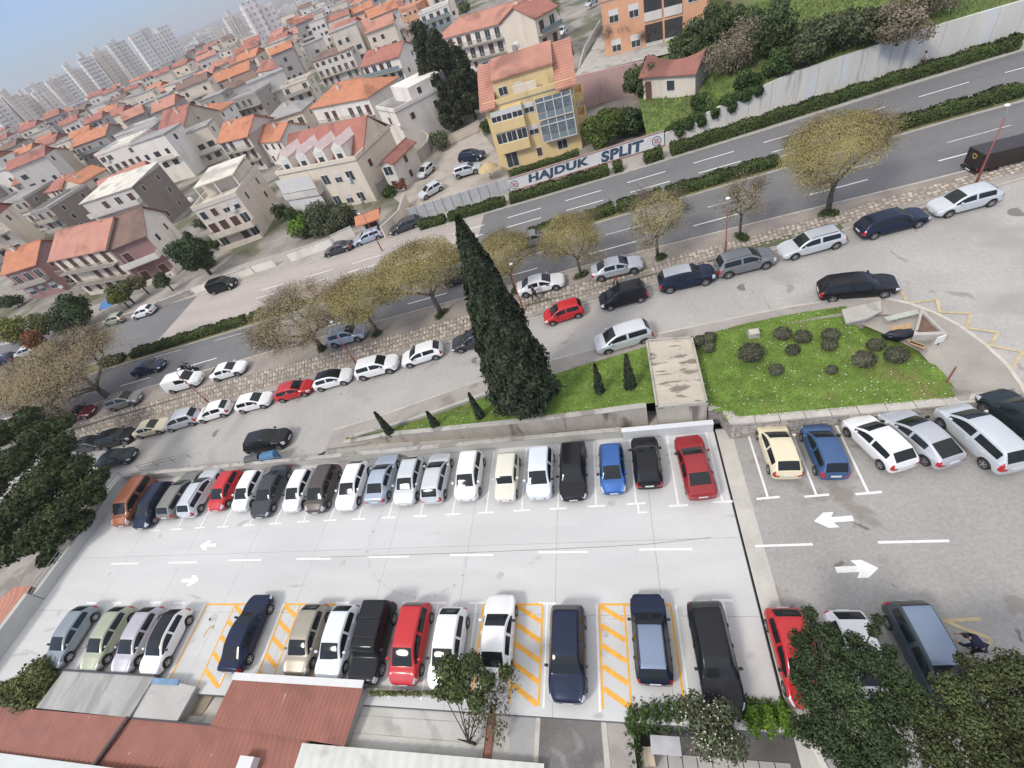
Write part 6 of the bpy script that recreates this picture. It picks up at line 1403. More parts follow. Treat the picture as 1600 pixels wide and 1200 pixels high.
# ---- coral apartments on the slope
t, w, fh = house((938, 5), (1105, -42), 7.5, 12, 'coral apartment block with grey loggias above the pink wall', 'flat', 'coral', 'grey', chim=0, seed=30, z0_=5.5, name='apartment_house', cat='building', floors=2, front=False, right=False)
for fl in range(2):
    for k in (.12, .32): window(t, w*k, 0, fl*fh+1.8, 'f', 1.3, 1.5, 'blind')
    for k in (.88,): window(t, w*k, 0, fl*fh+1.8, 'f', 1.3, 1.5, 'blind')
    for k in range(2):
        x0 = w*(.42+.19*k); MB().box(x0, x0+w*.17, -.06, -.004, fl*fh+.3, fl*fh+fh-.3).build('loggia', recess_shade_m, t); MB().box(x0, x0+w*.17, -.16, -.07, fl*fh+.1, fl*fh+1.2).build('loggia_parapet', wallmat('palegrey'), t); MB().box(x0+w*.04, x0+w*.11, -.09, -.065, fl*fh+.9, fl*fh+2.6).build('pane', pane_m, t)  # dark panel on the flat wall paints in the loggia's shade
MB().box(0, w, -.9, 0, -3.5, -.2).build('base_wall', wallmat('palegrey'), t)
# pink retaining wall below
a = at(903, 155, 2.9); c = at(1010, 130, 3.2); t = empty('pink_wall', (a.x, a.y, 2.), math.atan2(c.y-a.y, c.x-a.x), 'pale pink retaining wall with dark streaks beside the yellow apartment house', 'wall'); ln = (c-a).length
MB().box(0, ln, 0, .4, -1.5, 4.1).build('wall', mat('pink_plaster', (.50, .34, .33), .9, .08, .6, .2, 12, stain=(.20, .15, .14), sscale=.7, sth=.60, swid=.08, stretch=(1, 1, .12), fine=.06), t)
struct('ter', MB().poly([tuple(t.matrix_basis @ Vector(q)) for q in ((0, .4, 4.05), (ln+6, .4, 4.3), (ln+6, 30, 4.6), (0, 30, 4.4))]).build('terrace_ground', conc2_m))
# ---- little stone shed with sagging roof
p = atbank(1006, 156); q = atbank(1086, 148); d = q-p; rz = math.atan2(d.y, d.x); w = d.length
t = empty('stone_shed', (p.x, p.y, p.z), rz, 'small white shed with sagging red tile roof on the bank', 'shed'); D = 4.2
MB().box(0, w, 0, D, -1, 2.6).build('wall', wallmat('warm'), t); MB().box(w, w+.03, 0, D, -1, 2.6).build('side_wall', wallmat('stone'), t)
b = MB(); n = 10
sag = lambda k: .0 if False else .9*(2*k/n-1)**2
for k in range(n):
    x0, x1 = -.3+(w+.6)*k/n, -.3+(w+.6)*(k+1)/n
    b.prism([(x0, -.4, 2.55), (x1, -.4, 2.55), (x1, D/2, 3.45+sag(k+1)), (x0, D/2, 3.45+sag(k))], .03, .16); b.prism([(x0, D/2, 3.45+sag(k)), (x1, D/2, 3.45+sag(k+1)), (x1, D+.3, 2.6), (x0, D+.3, 2.6)], .03, .16)
b.build('roof', roofmat('darkred'), t)
for x in (.0, w): MB().poly([(x, 0, 2.6), (x, D, 2.6), (x, D/2, 4.2)]).build('gable_wall', wallmat('stone'), t)
MB().box(.35, 1.2, -.05, -.004, 0, 2.1).build('door', shut_m, t); window(t, w*.55, 0, 1.5, 'f', 1.0, 1.1)
# ---- gardens between the nearer houses
rgs = random.Random(9); used = set(); made = 0
for _ in range(900):
    if made >= 60: break
    x, y = rgs.uniform(-125, -22), rgs.uniform(62, 150)
    if x > -45 and y < 84: continue
    ok = True; best = None
    for h_ in HOUSES:
        W_, D_, mi_ = HDIM[h_.name]; wv = mi_ @ Vector((x, y, h_.location.z))
        if -1.6 < wv.x < W_+1.6 and -2.6 < wv.y < D_+1.6: ok = False; break
        dd = (wv.x-W_/2)**2+(wv.y-D_/2)**2
        if best is None or dd < best[0]: best = (dd, h_, 'in front of' if wv.y < 0 else ('right of' if wv.x > W_ else ('left of' if wv.x < 0 else 'behind')))
    if not ok or best[0] > 400 or y < y_fk(x)+4: continue
    key = (best[1].name, best[2])
    if key in used: continue
    used.add(key); made += 1; r_ = rgs.uniform(1.0, 2.3); rg = np.random.default_rng(made)
    t = empty('garden_bush', (x, y, zm(x)-.1), 0, 'garden bush %s the %s' % (best[2], ' '.join(best[1]['label'].replace(',', '').split()[:9])), 'bush', 'garden bushes of the near town')
    foliage('foliage', [(rg.uniform(-.5, .5)*r_, rg.uniform(-.5, .5)*r_, r_*rg.uniform(.4, 1.1), r_*.6, r_*.6, r_*.5) for _ in range(6)], int(700*r_), .15, rgs.choice([ever_m, hedge_m, olivegreen_m, shrub_m, ivy_m, bright_m]), rg, t, .4); MB().tube([(0, 0, -.2), (0, 0, r_)], [.1, .03], 5).build('stem', barkd_m, t)
# ---- distant town: rows of small houses, each its own thing
rg = random.Random(5); fw = {}
for wc in ('white', 'cream', 'palegrey', 'stone', 'warm'):
    b = MB().box(-.5, .5, 0, 1, -.15, 1); fw[wc] = b.mesh('wall', wallmat(wc))
def froof(c):
    b = MB().prism([(-.54, -.06, 0), (.54, -.06, 0), (.54, .5, .36), (-.54, .5, .36)], 0, .02); b.prism([(-.54, .5, .36), (.54, .5, .36), (.54, 1.06, 0), (-.54, 1.06, 0)], 0, .02); b.poly([(.5, 0, 0), (.5, 1, 0), (.5, .5, .35)]); b.poly([(-.5, 1, 0), (-.5, 0, 0), (-.5, .5, .35)]); return b.mesh('roof', roofmat(c))
fr_ = {c: froof(c) for c in ('orange', 'coral', 'red', 'brown')}; ffl = MB().box(-.52, .52, -.02, 1.02, 0, .05).mesh('roof', roofmat('grey')); fwin = MB().box(-.5, .5, -.06, 0, 0, 1.3).mesh('window', pane_m)
cnt = 0
def nth(n): return '%d%s' % (n, 'th' if 10 < n % 100 < 14 else {1: 'st', 2: 'nd', 3: 'rd'}.get(n % 10, 'th'))
ROWN = 0
fbal = MB().box(-.5, .5, -1.2, -.01, -.12, 0).box(-.5, .5, -1.25, -1.15, 0, .9).mesh('balcony', wallmat('palegrey')); fch = MB().box(-.3, .3, -.3, .3, -.4, 1.4).mesh('chimney', wallmat('cream')); fgt = []
for k in range(3):
    rg_ = np.random.default_rng(k); P, N = blob_points([(rg_.uniform(-.6, .6), rg_.uniform(-.6, .6), 1.2+rg_.uniform(0, 1.6), 1.2, 1.2, 1.0) for _ in range(5)], 420, rg_, .5); V, F = quads_at(P, N, .30, rg_); fgt.append(npmesh('garden_tree', V, F, (ever_m, hedge_m, olivegreen_m)[k]))
for R_ in (132, 148, 165, 184, 204, 226, 250, 277, 306, 338, 374, 414, 458, 508, 565, 625):
    ROWN += 1; HN = 0; az = -64 if R_ < 200 else -60; step = math.degrees(13.5/R_)
    while az < (-12 if R_ > 190 else -38):
        a_ = math.radians(az+rg.uniform(-.2, .2)*step); rr = R_+rg.uniform(-5, 5); x, y = rr*math.sin(a_), rr*math.cos(a_); az += step*rg.uniform(.92, 1.25)
        if any((h_.location.x-x)**2+(h_.location.y-y)**2 < 14.5**2 for h_ in HOUSES): continue
        if R_ <= 190 and (x > -62 or y < 78): continue
        w_, d_, h_ = rg.uniform(8, 13), rg.uniform(7, 10), rg.uniform(7.5, 13.5); flat = rg.random() < .36; wc = rg.choice(list(fw)); rc = rg.choice(['orange', 'coral', 'coral', 'red', 'red', 'brown'])
        HN += 1
        t = empty('town_house', (x, y, zm(x)), .17+rg.uniform(-.3, .4), '%s house with %s roof, %s from left in %s far town row' % (dict(white='white', cream='cream', palegrey='pale grey', stone='stone grey', warm='beige')[wc], 'flat grey' if flat else rc, nth(HN), nth(ROWN)), 'house', 'far town houses')
        o = link('wall', fw[wc], t); o.scale = (w_, d_, h_); o = link('roof', ffl if flat else fr_[rc], t); o.scale = (w_, d_, d_*.66 if not flat else 6); o.location.z = h_-.02
        nf = int(h_/2.9)
        for fl in range(nf):
            for k in range(3):
                if rg.random() < .25: continue
                o = link('window', fwin, t); o.location = (w_*(k-1)*.3, 0, fl*2.9+1.0); o.scale = (rg.choice([1.1, 1.8]), 1, 1)
        o = link('window', fwin, t); o.location = (w_/2, d_*.4, h_-2.2); o.rotation_euler = (0, 0, math.pi/2)
        if R_ < 380 and rg.random() < .7:
            for fl in range(1, nf):
                if rg.random() < .7: o = link('balcony', fbal, t); o.location = (rg.choice([0, -w_*.2, w_*.2]), 0, 2.9*fl); o.scale = (w_*rg.choice([.9, .5]), 1, 1)
        if not flat and rg.random() < .6: o = link('chimney', fch, t); o.location = (w_*rg.uniform(-.3, .3), d_*.35, h_+d_*.16)
        if rg.random() < .3:
            g_ = link('garden_tree', fgt[cnt % 3]); g_.location = (x+rg.uniform(-9, 9), y-rg.uniform(4, 8), zm(x)); g_.scale = [rg.uniform(.8, 1.7)]*3; tag(g_, 'garden tree before the %s house from the left in the %s far town row' % (nth(HN), nth(ROWN)), 'tree', 'garden trees among the far houses')
        cnt += 1
# ---- skyline of high rise blocks
def hazed_mat(name, c):
    if name in MATS: return MATS[name]
    m = mat(name, c, .9, .06, .05); T = m.node_tree; P = T.nodes['Principled BSDF']; src = P.inputs['Base Color'].links[0].from_socket
    br = T.nodes.new('ShaderNodeTexBrick'); br.offset = 0; br.inputs['Color1'].default_value = (.54, .53, .52, 1); br.inputs['Color2'].default_value = (.43, .425, .42, 1); br.inputs['Scale'].default_value = 1; vi = int(name[-1]); br.inputs['Brick Width'].default_value = (3.4, 5.2, 2.6, 7.5, 4.2, 3.0)[vi]; br.inputs['Row Height'].default_value = (3.0, 2.9, 3.0, 3.1, 2.8, 5.8)[vi]; br.inputs['Mortar Size'].default_value = (.85, .7, .8, .75, .95, .9)[vi]; br.inputs['Mortar Smooth'].default_value = .1  # window tones kept close to the wall, painting in distance haze
    tc = T.nodes.new('ShaderNodeTexCoord'); sp = T.nodes.new('ShaderNodeSeparateXYZ'); cb = T.nodes.new('ShaderNodeCombineXYZ'); ad = T.nodes.new('ShaderNodeMath'); T.links.new(tc.outputs['Object'], sp.inputs[0]); T.links.new(sp.outputs[0], ad.inputs[0]); T.links.new(sp.outputs[1], ad.inputs[1]); T.links.new(ad.outputs[0], cb.inputs[0]); T.links.new(sp.outputs[2], cb.inputs[1]); T.links.new(cb.outputs[0], br.inputs['Vector']); T.links.new(src, br.inputs['Mortar']); T.links.new(br.outputs['Color'], P.inputs['Base Color']); return m
tw = [((200, 47), (262, 100), 520, 62, 34, 'tall white slab tower standing clear of the skyline'), ((160, 62), (190, 110), 600, 36, 26, 'high rise block just left of the clear standing tower'), ((135, 72), (160, 125), 620, 32, 26, 'stepped high rise block second left of the tower'), ((115, 80), (138, 140), 640, 30, 26, 'high rise block third left of the tower'), ((95, 90), (115, 145), 660, 28, 26, 'dark balconied high rise block fourth left of the tower')]
base_px = lambda u: 212-.46*u
for i, (u0, u1, du, R_, lab) in enumerate(((200, 262, 0, 610, 'tall white slab tower standing clear of the skyline'), (163, 192, 0, 680, 'high rise block just left of the clear tower'), (138, 163, 0, 690, 'stepped high rise block second left of the clear tower'), (114, 138, 0, 680, 'high rise block third left of the clear tower'), (97, 113, 0, 700, 'greenish grey high rise block fourth left of the clear tower'), (68, 92, 0, 640, 'broad block halfway to the left edge of the skyline'), (45, 66, 0, 650, 'cream block near the left end of the skyline'), (22, 43, 0, 660, 'second block from the left end of the skyline'), (-4, 20, 0, 640, 'pinkish block at the left edge of the skyline'), (-40, -8, 0, 640, 'block beyond the left edge of the skyline'), (300, 330, 0, 640, 'low pale blocks right of the clear tower'), (345, 372, 0, 560, 'white block stepping up towards the top edge'), (372, 420, 0, 400, 'coral and white apartment tower at the top edge'))):
    tops = {200: 44, 163: 62, 138: 74, 114: 82, 97: 98, 68: 122, 45: 138, 22: 142, -4: 140, -40: 150, 300: 50, 345: 18, 372: -2}[u0]
    def azel(u, v):
        r = CM@np.array([u-800, v-600, FPX]); return math.atan2(r[0], r[1]), math.atan2(r[2], math.hypot(r[0], r[1]))
    a0, e0 = azel(u0, tops+ (12 if u0 == 200 else 3)); a1, e1 = azel(u1, tops-.42*(u1-u0)*.6)
    rr = R_; x, y = rr*math.sin(a0), rr*math.cos(a0); wd = max(9., rr*abs(a1-a0)*.95); top = CAMH+rr*math.tan(azel((u0+u1)/2, tops)[1]); zg = zm(x)
    t = empty('high_rise', (x, y, zg), -(a0+a1)/2+.12, lab, 'building', 'high rise blocks on the skyline'); hh = top-zg
    mm = hazed_mat('tower_'+str(i % 6), ((.80, .77, .72), (.74, .70, .63), (.74, .66, .58))[i % 3])
    nb = max(2, int(wd/9)); sw = wd/nb
    for k in range(nb):
        h2 = hh*(1 if k % 2 == 0 else .94)*(1-.03*((k*7+i) % 4)); MB().box(k*sw, (k+1)*sw-.4, (k % 2)*2.2, 15, -2, h2).build('block', mm, t)
        MB().box(k*sw+.2, k*sw+1.5, (k % 2)*2.2-1.0, (k % 2)*2.2-.01, 3, h2-2.5).build('balcony_stack', wallmat('white'), t)
    MB().box(wd*.3, wd*.55, 4, 10, hh*.80, hh*.965+2.2).build('lift_house', wallmat('palegrey'), t)
for i in range(26):
    a_ = math.radians(-62+i*1.75); rr = 760+((i*37) % 9)*18; x, y = rr*math.sin(a_), rr*math.cos(a_); hh = 20+((i*13) % 7)*2.2
    if i > 14: hh = 13+((i*13) % 5)*2
    t = empty('far_block', (x, y, zm(x)), -a_+.1, 'pale slab block on the hazy horizon, %s of that band from the left' % nth(i+1), 'building', 'pale far blocks along the horizon'); MB().box(-11, 11, 0, 13, -2, hh).build('wall', hazed_mat('tower_'+str((i*5) % 6), (.74, .70, .63)), t); MB().box(-3, 3, 4, 9, hh, hh+2.4).build('lift_house', wallmat('palegrey'), t)
# ================================================================ FOREGROUND ROOFS
def corr_quad(TL, TR, BR, BL, n, amp=.035, th=.02):
    """corrugated sheet: ridges run from the TL-TR edge to the BL-BR edge"""
    b = MB(); m = n*4
    for i in range(m+1):
        t_ = i/m; h = amp*math.sin(2*math.pi*t_*n); a = TL.lerp(TR, t_); c = BL.lerp(BR, t_)
        b.v += [(a.x, a.y, a.z+h), (c.x, c.y, c.z+h)]
    for i in range(m): b.f.append((2*i, 2*i+1, 2*i+3, 2*i+2)); b.m.append(0)
    return b
def sub(p, o): return Vector(p)-Vector(o)
redr_m = mat('red_corrugated', (.27, .105, .075), .75, .12, .8, .15, 20, stain=(.20, .08, .06), sscale=.35, sth=.55, swid=.15, fine=.1, stain2=(1.6, .72, .02, (.42, .36, .33)))
paler_m = mat('pale_corrugated', (.55, .55, .50), .75, .08, .8, .1, 20, stain=(.44, .43, .38), sscale=.6, sth=.55, fine=.06)
croof_m = mat('concrete_roof', (.37, .37, .35), .9, .1, .5, .2, 25, stain=(.28, .275, .255), sscale=.6, sth=.53, swid=.12, stretch=(1.6, .4, 1), fine=.08)
def roofed(name, label, corners, m, n=None, wall='stone', cat='roof', base=-3.6):
    """a low outbuilding seen from above: walls and a sheet roof given by its four corners (px and level)"""
    P = [at(u, v, z) for u, v, z in corners]; o0 = P[3].copy(); o0.z = base; t = empty(name, o0, 0, label, cat)
    L_ = [sub(p, o0) for p in P]
    if n: q = corr_quad(L_[0], L_[1], L_[2], L_[3], n); q.build('roof_sheet', m, t, True)
    else: MB().prism([(p.x, p.y, p.z) for p in (L_[3], L_[2], L_[1], L_[0])], -.15, 0).build('roof_slab', m, t)
    cxm = sum((p for p in L_), Vector())/4; w = [(cxm.x+(p.x-cxm.x)*.97, cxm.y+(p.y-cxm.y)*.97, p.z) for p in (L_[3], L_[2], L_[1], L_[0])]
    b = MB(); k = len(w)
    for i in range(4):
        a, c = w[i], w[(i+1) % 4]; b.poly([(a[0], a[1], -.4), (c[0], c[1], -.4), (c[0], c[1], c[2]-.13), (a[0], a[1], a[2]-.13)])
    b.build('wall', wallmat(wall), t); return t, L_
t, L_ = roofed('outbuilding', 'flat grey concrete roof below the left cars of the lower row', [(100, 1047, .55), (242, 1056, .55), (201, 1121, .35), (56, 1106, .35)], croof_m, cat='building')
b = MB(); a, c = L_[0], L_[1]; b.tube([a+Vector((0, 0, .05)), c+Vector((0, 0, .05))], .06, 6); b.build('roof_rim', rimd_m, t)
t, L_ = roofed('outbuilding', 'small square concrete roof between the flat roof and the red sheet roofs', [(241, 1058, .45), (306, 1073, .45), (277, 1126, .2), (206, 1122, .2)], mat('concrete_roof2', (.42, .41, .38), .9, .08, .6, .2, 25, fine=.08, stain=(.36, .345, .315), sscale=.8), cat='building')
MB().box(L_[0].x+.1, L_[0].x+2.2, L_[0].y-.35, L_[0].y-.05, L_[0].z, L_[0].z+.10).build('blue_tarp', mat('blue_tarp', (.16, .27, .42), .7, .2, 3.), t)
roofed('outbuilding', 'mossy brown lean to roof strip beside the red sheet roof', [(305, 1082, -.3), (332, 1088, -.3), (310, 1130, -.5), (276, 1127, -.5)], mat('mossy_roof', (.22, .19, .14), .95, .2, 1., .3, 15, fine=.15), cat='building')
t, L_ = roofed('outbuilding', 'red corrugated sheet roof with white edge below the beige and black cars', [(364, 1061, .95), (567, 1074, .95), (538, 1166, .35), (329, 1133, .35)], redr_m, 30, cat='building')
a, c = L_[0], L_[1]; d = (c-a).normalized(); n_ = Vector((-d.y, d.x, 0))
MB().prism([tuple(a-n_*.05+Vector((0, 0, .04))), tuple(c-n_*.05+Vector((0, 0, .04))), tuple(c+n_*.32+Vector((0, 0, .04))), tuple(a+n_*.32+Vector((0, 0, .04)))], -.05, .06).build('white_flashing', mat('flashing', (.66, .66, .64), .6, .05, 2.), t)
t, L_ = roofed('outbuilding', 'long red corrugated sheet roof along the bottom of the picture', [(205, 1122, .15), (486, 1146, .15), (470, 1255, -.6), (128, 1212, -.6)], redr_m, 36, cat='building')
MB().tube([L_[0]+Vector((0, 0, .05)), L_[1]+Vector((0, 0, .05))], .05, 6).build('gutter', rimd_m, t)
b_ = at(385, 1193, .25)-t.location; MB().box(b_.x-.45, b_.x+.45, b_.y-.3, b_.y+.3, b_.z-.4, b_.z+.15).build('roof_box', ac_m, t); MB().box(b_.x+.1, b_.x+.42, b_.y-.32, b_.y-.3, b_.z-.2, b_.z+.1).build('vent', trim_m, t)
t, L_ = roofed('outbuilding', 'red corrugated sheet roof in the lower left corner', [(-60, 1099, .3), (200, 1121, .3), (146, 1196, -.25), (-90, 1166, -.25)], redr_m, 34, cat='building')
MB().tube([L_[1]+Vector((.05, 0, .06)), L_[2]+Vector((.05, 0, .06))], .11, 6).build('gutter', mat('dark_gutter', (.10, .07, .06), .7, .2, 3.), t)
a, c = at(-80, 1166, -.1), at(300, 1216, -.1); t = empty('awning_edge', a, 0, 'pale blurred awning edge in the lower left corner', 'awning')
MB().prism([(0, 0, 0), tuple(c-a), tuple(c-a+Vector((-.2, -2.2, 0))), (-.2, -2.2, 0)][::-1], -.05, .05).build('sheet', mat('awning', (.58, .61, .58), .7, .05, 1.), t)
t, L_ = roofed('outbuilding', 'pale ribbed sheet roof at the bottom edge', [(472, 1161, .3), (850, 1193, .3), (850, 1300, -.4), (440, 1260, -.4)], paler_m, 22, cat='building')
# concrete terrace and wall between the roofs
t, L_ = roofed('outbuilding', 'pale concrete terrace roof behind the leafy tree', [(560, 1092, -.1), (764, 1100, -.1), (753, 1196, -.25), (538, 1172, -.25)], mat('terrace_concrete', (.46, .455, .42), .9, .1, .6, .2, 25, fine=.08, stain=(.35, .34, .31), sscale=.7, sth=.55), cat='building')
for k in range(1, 3): MB().tube([L_[0].lerp(L_[3], k/3)+Vector((0, 0, .0)), L_[1].lerp(L_[2], k/3)+Vector((0, 0, .0))], .02, 4).build('roof_seam', conc2_m, t)
a, c = at(566, 1083, .25), at(768, 1093, .25); t = empty('low_wall', a, 0, 'low concrete wall with weeds below the red people carrier', 'wall'); d = c-a
b = MB(); wallseg(b, 0, 0, d.x, d.y, .25, -3.5, -3.5, 0, 0); b.build('wall', conc2_m, t)
a, c = at(766, 1100, -.1), at(757, 1200, -.3); t = empty('brick_parapet', (a.x, a.y, -.1), 0, 'narrow red brick strip beside the concrete terrace', 'wall'); d = c-a
b = MB(); b.prism([(0, 0), (d.x, d.y), (d.x+.35, d.y), (.35, 0)], -3.4, .1); b.build('wall', mat('brick_red', (.26, .11, .08), .9, .15, 3., .3, 12, fine=.15), t)
# ramp and yard below the concrete car park
zq = -.06
def gsheet(name, pxs, m, z=zq): return struct(name, MB().poly([at(u, v, z) for u, v in pxs][::-1]).build(name, m))
gsheet('side_path', [(772, 1104), (812, 1110), (800, 1230), (752, 1230)], conc2_m, -.10)
gsheet('steps_strip', [(800, 1110), (845, 1114), (842, 1230), (792, 1230)], mat('grey_strip', (.33, .33, .32), .9, .1, .8, .2, 25, fine=.1), -.07)
gsheet('ramp', [(845, 1113), (938, 1117), (948, 1240), (838, 1240)], mat('ramp_asphalt', (.15, .145, .135), .9, .2, .6, .4, 20, stain=(.26, .25, .235), sscale=.9, sth=.54, swid=.15, fine=.15), -.05)
gsheet('ramp_border', [(938, 1117), (946, 1117), (958, 1240), (948, 1240)], kerb_m, -.04)
gsheet('ramp_border', [(838, 1113), (845, 1113), (838, 1240), (830, 1240)], kerb_m, -.04)
gsheet('side_pavement', [(946, 1117), (985, 1116), (1000, 1240), (958, 1240)], pave_m, -.06)
gsheet('apron', [(296, 1069), (372, 1077), (338, 1140), (268, 1130)], conc2_m, -.45)
YZ = -1.6; yard = gsheet('yard', [(970, 1100), (1300, 1090), (1330, 1300), (960, 1300)], mat('yard_dark', (.12, .11, .10), .95, .2, 1., .3, 12, fine=.15), YZ)
for i in range(9):
    for j in range(3):
        p = at(1020+i*1.0, 1168, YZ); x0 = p.x+i*.62; y0_ = p.y-.2-j*.62; MB().box(x0, x0+.6, y0_-.6, y0_, YZ, YZ+.03).build('paving_tile', mat('yard_tile', (.42, .40, .37), .85, .1, 1.5, fine=.1), yard)
p = at(1040, 1165, -.5); t = empty('yard_canopy', (p.x, p.y, YZ), 0, 'small grey sheet canopy in the yard behind the ivy', 'canopy'); MB().box(-.65, .65, -.35, .35, 1.15, 1.2).build('sheet', mat('canopy_grey', (.42, .42, .43), .6, .08, 2.), t)
for x in (-.6, .6):
    for y in (-.3, .3): MB().tube([(x, y, 0), (x, y, 1.15)], .025, 5).build('leg', trim_m, t)
p = at(1008, 1182, -.8); t = empty('cardboard_box', (p.x, p.y, YZ), .1, 'pale cardboard box standing beside the yard canopy', 'box'); MB().box(-.4, .4, -.35, .35, 0, .8).build('body', mat('cardboard', (.50, .42, .31), .9, .1, 2.), t); MB().box(-.05, .05, -.36, .36, .8, .805).build('tape', mat('tape', (.62, .56, .44), .6, 0), t)
a, c = at(1258, 1145, .2), at(1300, 1240, -.2); t = empty('yard_wall', (a.x, a.y, YZ), 0, 'curved pale wall at the right of the yard', 'wall'); d = c-a; b = MB(); b.prism([(0, 0), (.25, 0), (d.x+.25, d.y), (d.x, d.y)][::-1], 0, 1.7); b.build('wall', wallmat('palegrey'), t)
# ---- lower left: yard, shed with tile roof, cistern wall
struct('lly', MB().poly([at(u, v, -3.58) for u, v in ((-40, 1010), (-60, 900), (40, 860), (80, 868), (90, 900), (40, 1000))]).build('lower_yard', pave_m))
t, L_ = roofed('garden_shed', 'garden shed with ribbed orange roof below the parapet, left edge', [(22, 917, -1.2), (50, 915, -1.2), (14, 974, -1.4), (-40, 972, -1.4)], roofmat('coral'), 7, cat='shed')
t = empty('garden_wall', at(-20, 990, -3.5), 0, 'low stone garden wall at the left edge beside the shed', 'wall'); MB().box(0, 6, -.2, .2, 0, 1.1).build('wall', wallmat('stone'), t)
# ================================================================ STREET FURNITURE
pole_m = mat('red_pole', (.28, .075, .06), .6, .15, 3.); head_m = mat('lamp_head', (.80, .80, .78), .4, 0)
for px, f, off, hgt_, lab, dr in (((1525, 286), zs, .3, 5.2, 'red street lamp at the right beside the dark truck', (.25, .6)), ((1133, 399), zs, .3, 4.9, 'red street lamp beside the dark grey crossover', (.05, .35)), ((818, 486), zs, .3, 4.9, 'street lamp whose white head shows beside the cypress', (.1, .35)), ((559, 571), zs, .3, 5.2, 'red street lamp behind the white crossover', (.0, .5)), ((333, 635), zs, .3, 5.2, 'red street lamp beside the white panel van', (.0, .5)), ((597, 391), zm, .1, 5.6, 'street lamp across the road by the gateway', (.0, -.6))):
    p = atg(*px, lambda x: f(x)+off); t = empty('street_lamp', p, 0, lab, 'street lamp', 'red street lamps')
    MB().tube([(0, 0, -.3), (0, 0, 1.3), (0, 0, 1.35), (0, 0, hgt_-.5)], [.085, .08, .05, .04], 8).build('pole', pole_m, t, True)
    MB().tube([(0, 0, hgt_-.5), (dr[0]*.2, dr[1]*.2, hgt_-.1), (dr[0], dr[1], hgt_)], [.035, .03, .03], 6).build('arm', rail_m, t)
    h = MB().lathe([(.05, -.06), (.17, -.05), (.19, .0), (.12, .06), (.02, .08)], 12, c=(dr[0]*1.2, dr[1]*1.2, hgt_)).build('lamp_head', head_m, t, True); MB().lathe([(.14, -.075), (.14, -.055)], 12, c=(dr[0]*1.2, dr[1]*1.2, hgt_)).build('lens', mat('lamp_lens', (.6, .6, .55), .2, 0), h)
# waste bins by the black crossover
for i, (px, c, lab) in enumerate((((432, 723), (.05, .16, .30), 'grey waste bin with blue lid behind the parapet'), ((408, 727), (.06, .065, .07), 'dark waste bin beside the one with blue lid'))):
    p = atg(*px, zs); t = empty('waste_bin', p, .2, lab, 'bin', 'waste bins')
    b = MB(); b.v = [(-.5, -.35, .15), (.5, -.35, .15), (.5, .35, .15), (-.5, .35, .15), (-.62, -.45, 1.05), (.62, -.45, 1.05), (.62, .45, 1.05), (-.62, .45, 1.05)]; b.f = [(3, 2, 1, 0), (4, 5, 6, 7), (0, 1, 5, 4), (1, 2, 6, 5), (2, 3, 7, 6), (3, 0, 4, 7)]; b.m = [0]*6; b.build('container', mat('bin_dark', (.07, .075, .08), .6, .1, 2.), t)
    MB().tube([(-.64, 0, 1.0), (.64, 0, 1.0)], .45, 14).build('lid', mat('bin_lid%d' % i, c, .5, .05, 2.), t)
    for x in (-.45, .45):
        for y in (-.3, .3): MB().tube([(x, y-.04, .08), (x, y+.04, .08)], .08, 8).build('wheel', tyre_m, t)
# low steel fence left of the parapet by the road
a, c = atg(222, 735, zs), atg(300, 716, zs); t = empty('guard_rail', a, 0, 'low steel guard rail left of the waste bins', 'railing'); railing(t, [(0, 0, 0), tuple(c-a)], .8, 1.6, (1., .55), .03)
# monument corner on the lawn: planter, bench, bundle, planks, post
p = at(1448, 512, 1.95); t = empty('stone_planter', p, 0, 'triangular white stone planter with brown soil at the lawn corner', 'planter'); tri = [sub(at(u, v, 1.95), p) for u, v in ((1436, 488), (1477, 529), (1424, 531))]
b = MB()
for i in range(3):
    a, c = tri[i], tri[(i+1) % 3]; cen = (tri[0]+tri[1]+tri[2])/3; b.prism([tuple(a)[:2], tuple(c)[:2], tuple(c.lerp(cen, .3))[:2], tuple(a.lerp(cen, .3))[:2]], -.1, .38)
b.build('rim', mat('planter_stone', (.43, .41, .37), .85, .12, 1.5, .3, 20, fine=.1), t); MB().poly([tuple(q.lerp((tri[0]+tri[1]+tri[2])/3, .3)+Vector((0, 0, .22))) for q in tri][::-1]).build('soil', mat('planter_soil', (.16, .10, .07), .95, .2, 3.), t)
p = at(1406, 500, 1.95); t = empty('stone_bench', p, 0, 'pale green stone bench slab beside the planter', 'bench'); d = at(1424, 496, 1.95)-at(1390, 504, 1.95); r_ = math.atan2(d.y, d.x); t.rotation_euler[2] = r_
MB().box(-.95, .95, -.2, .2, .32, .42).build('seat', mat('bench_slab', (.42, .45, .37), .85, .12, 2., fine=.1), t)
for x in (-.7, .7): MB().box(x-.12, x+.12, -.16, .16, -.05, .32).build('leg', conc2_m, t)
struct('gr', MB().poly([at(u, v, 1.99) for u, v in ((1392, 520), (1424, 521), (1424, 505), (1391, 510))]).build('ochre_patch', mat('ochre_gravel', (.48, .32, .18), .95, .15, 4., .3, 30, fine=.15)))
p = at(1403, 527, 1.95); t = empty('dark_bundle', p, 0, 'dark wrapped bundle lying on the lawn corner beside planks', 'bundle'); rg2 = np.random.default_rng(2)
bm_ = bmesh.new(); bmesh.ops.create_icosphere(bm_, subdivisions=3, radius=1.)
for v_ in bm_.verts:
    q = v_.co.copy(); k_ = 1+.12*math.sin(q.x*7+q.y*5)+.1*math.sin(q.y*9+q.z*6); v_.co = Vector((q.x*.85*k_, q.y*.36*k_, max(-.05, q.z*.32*k_+.22)))
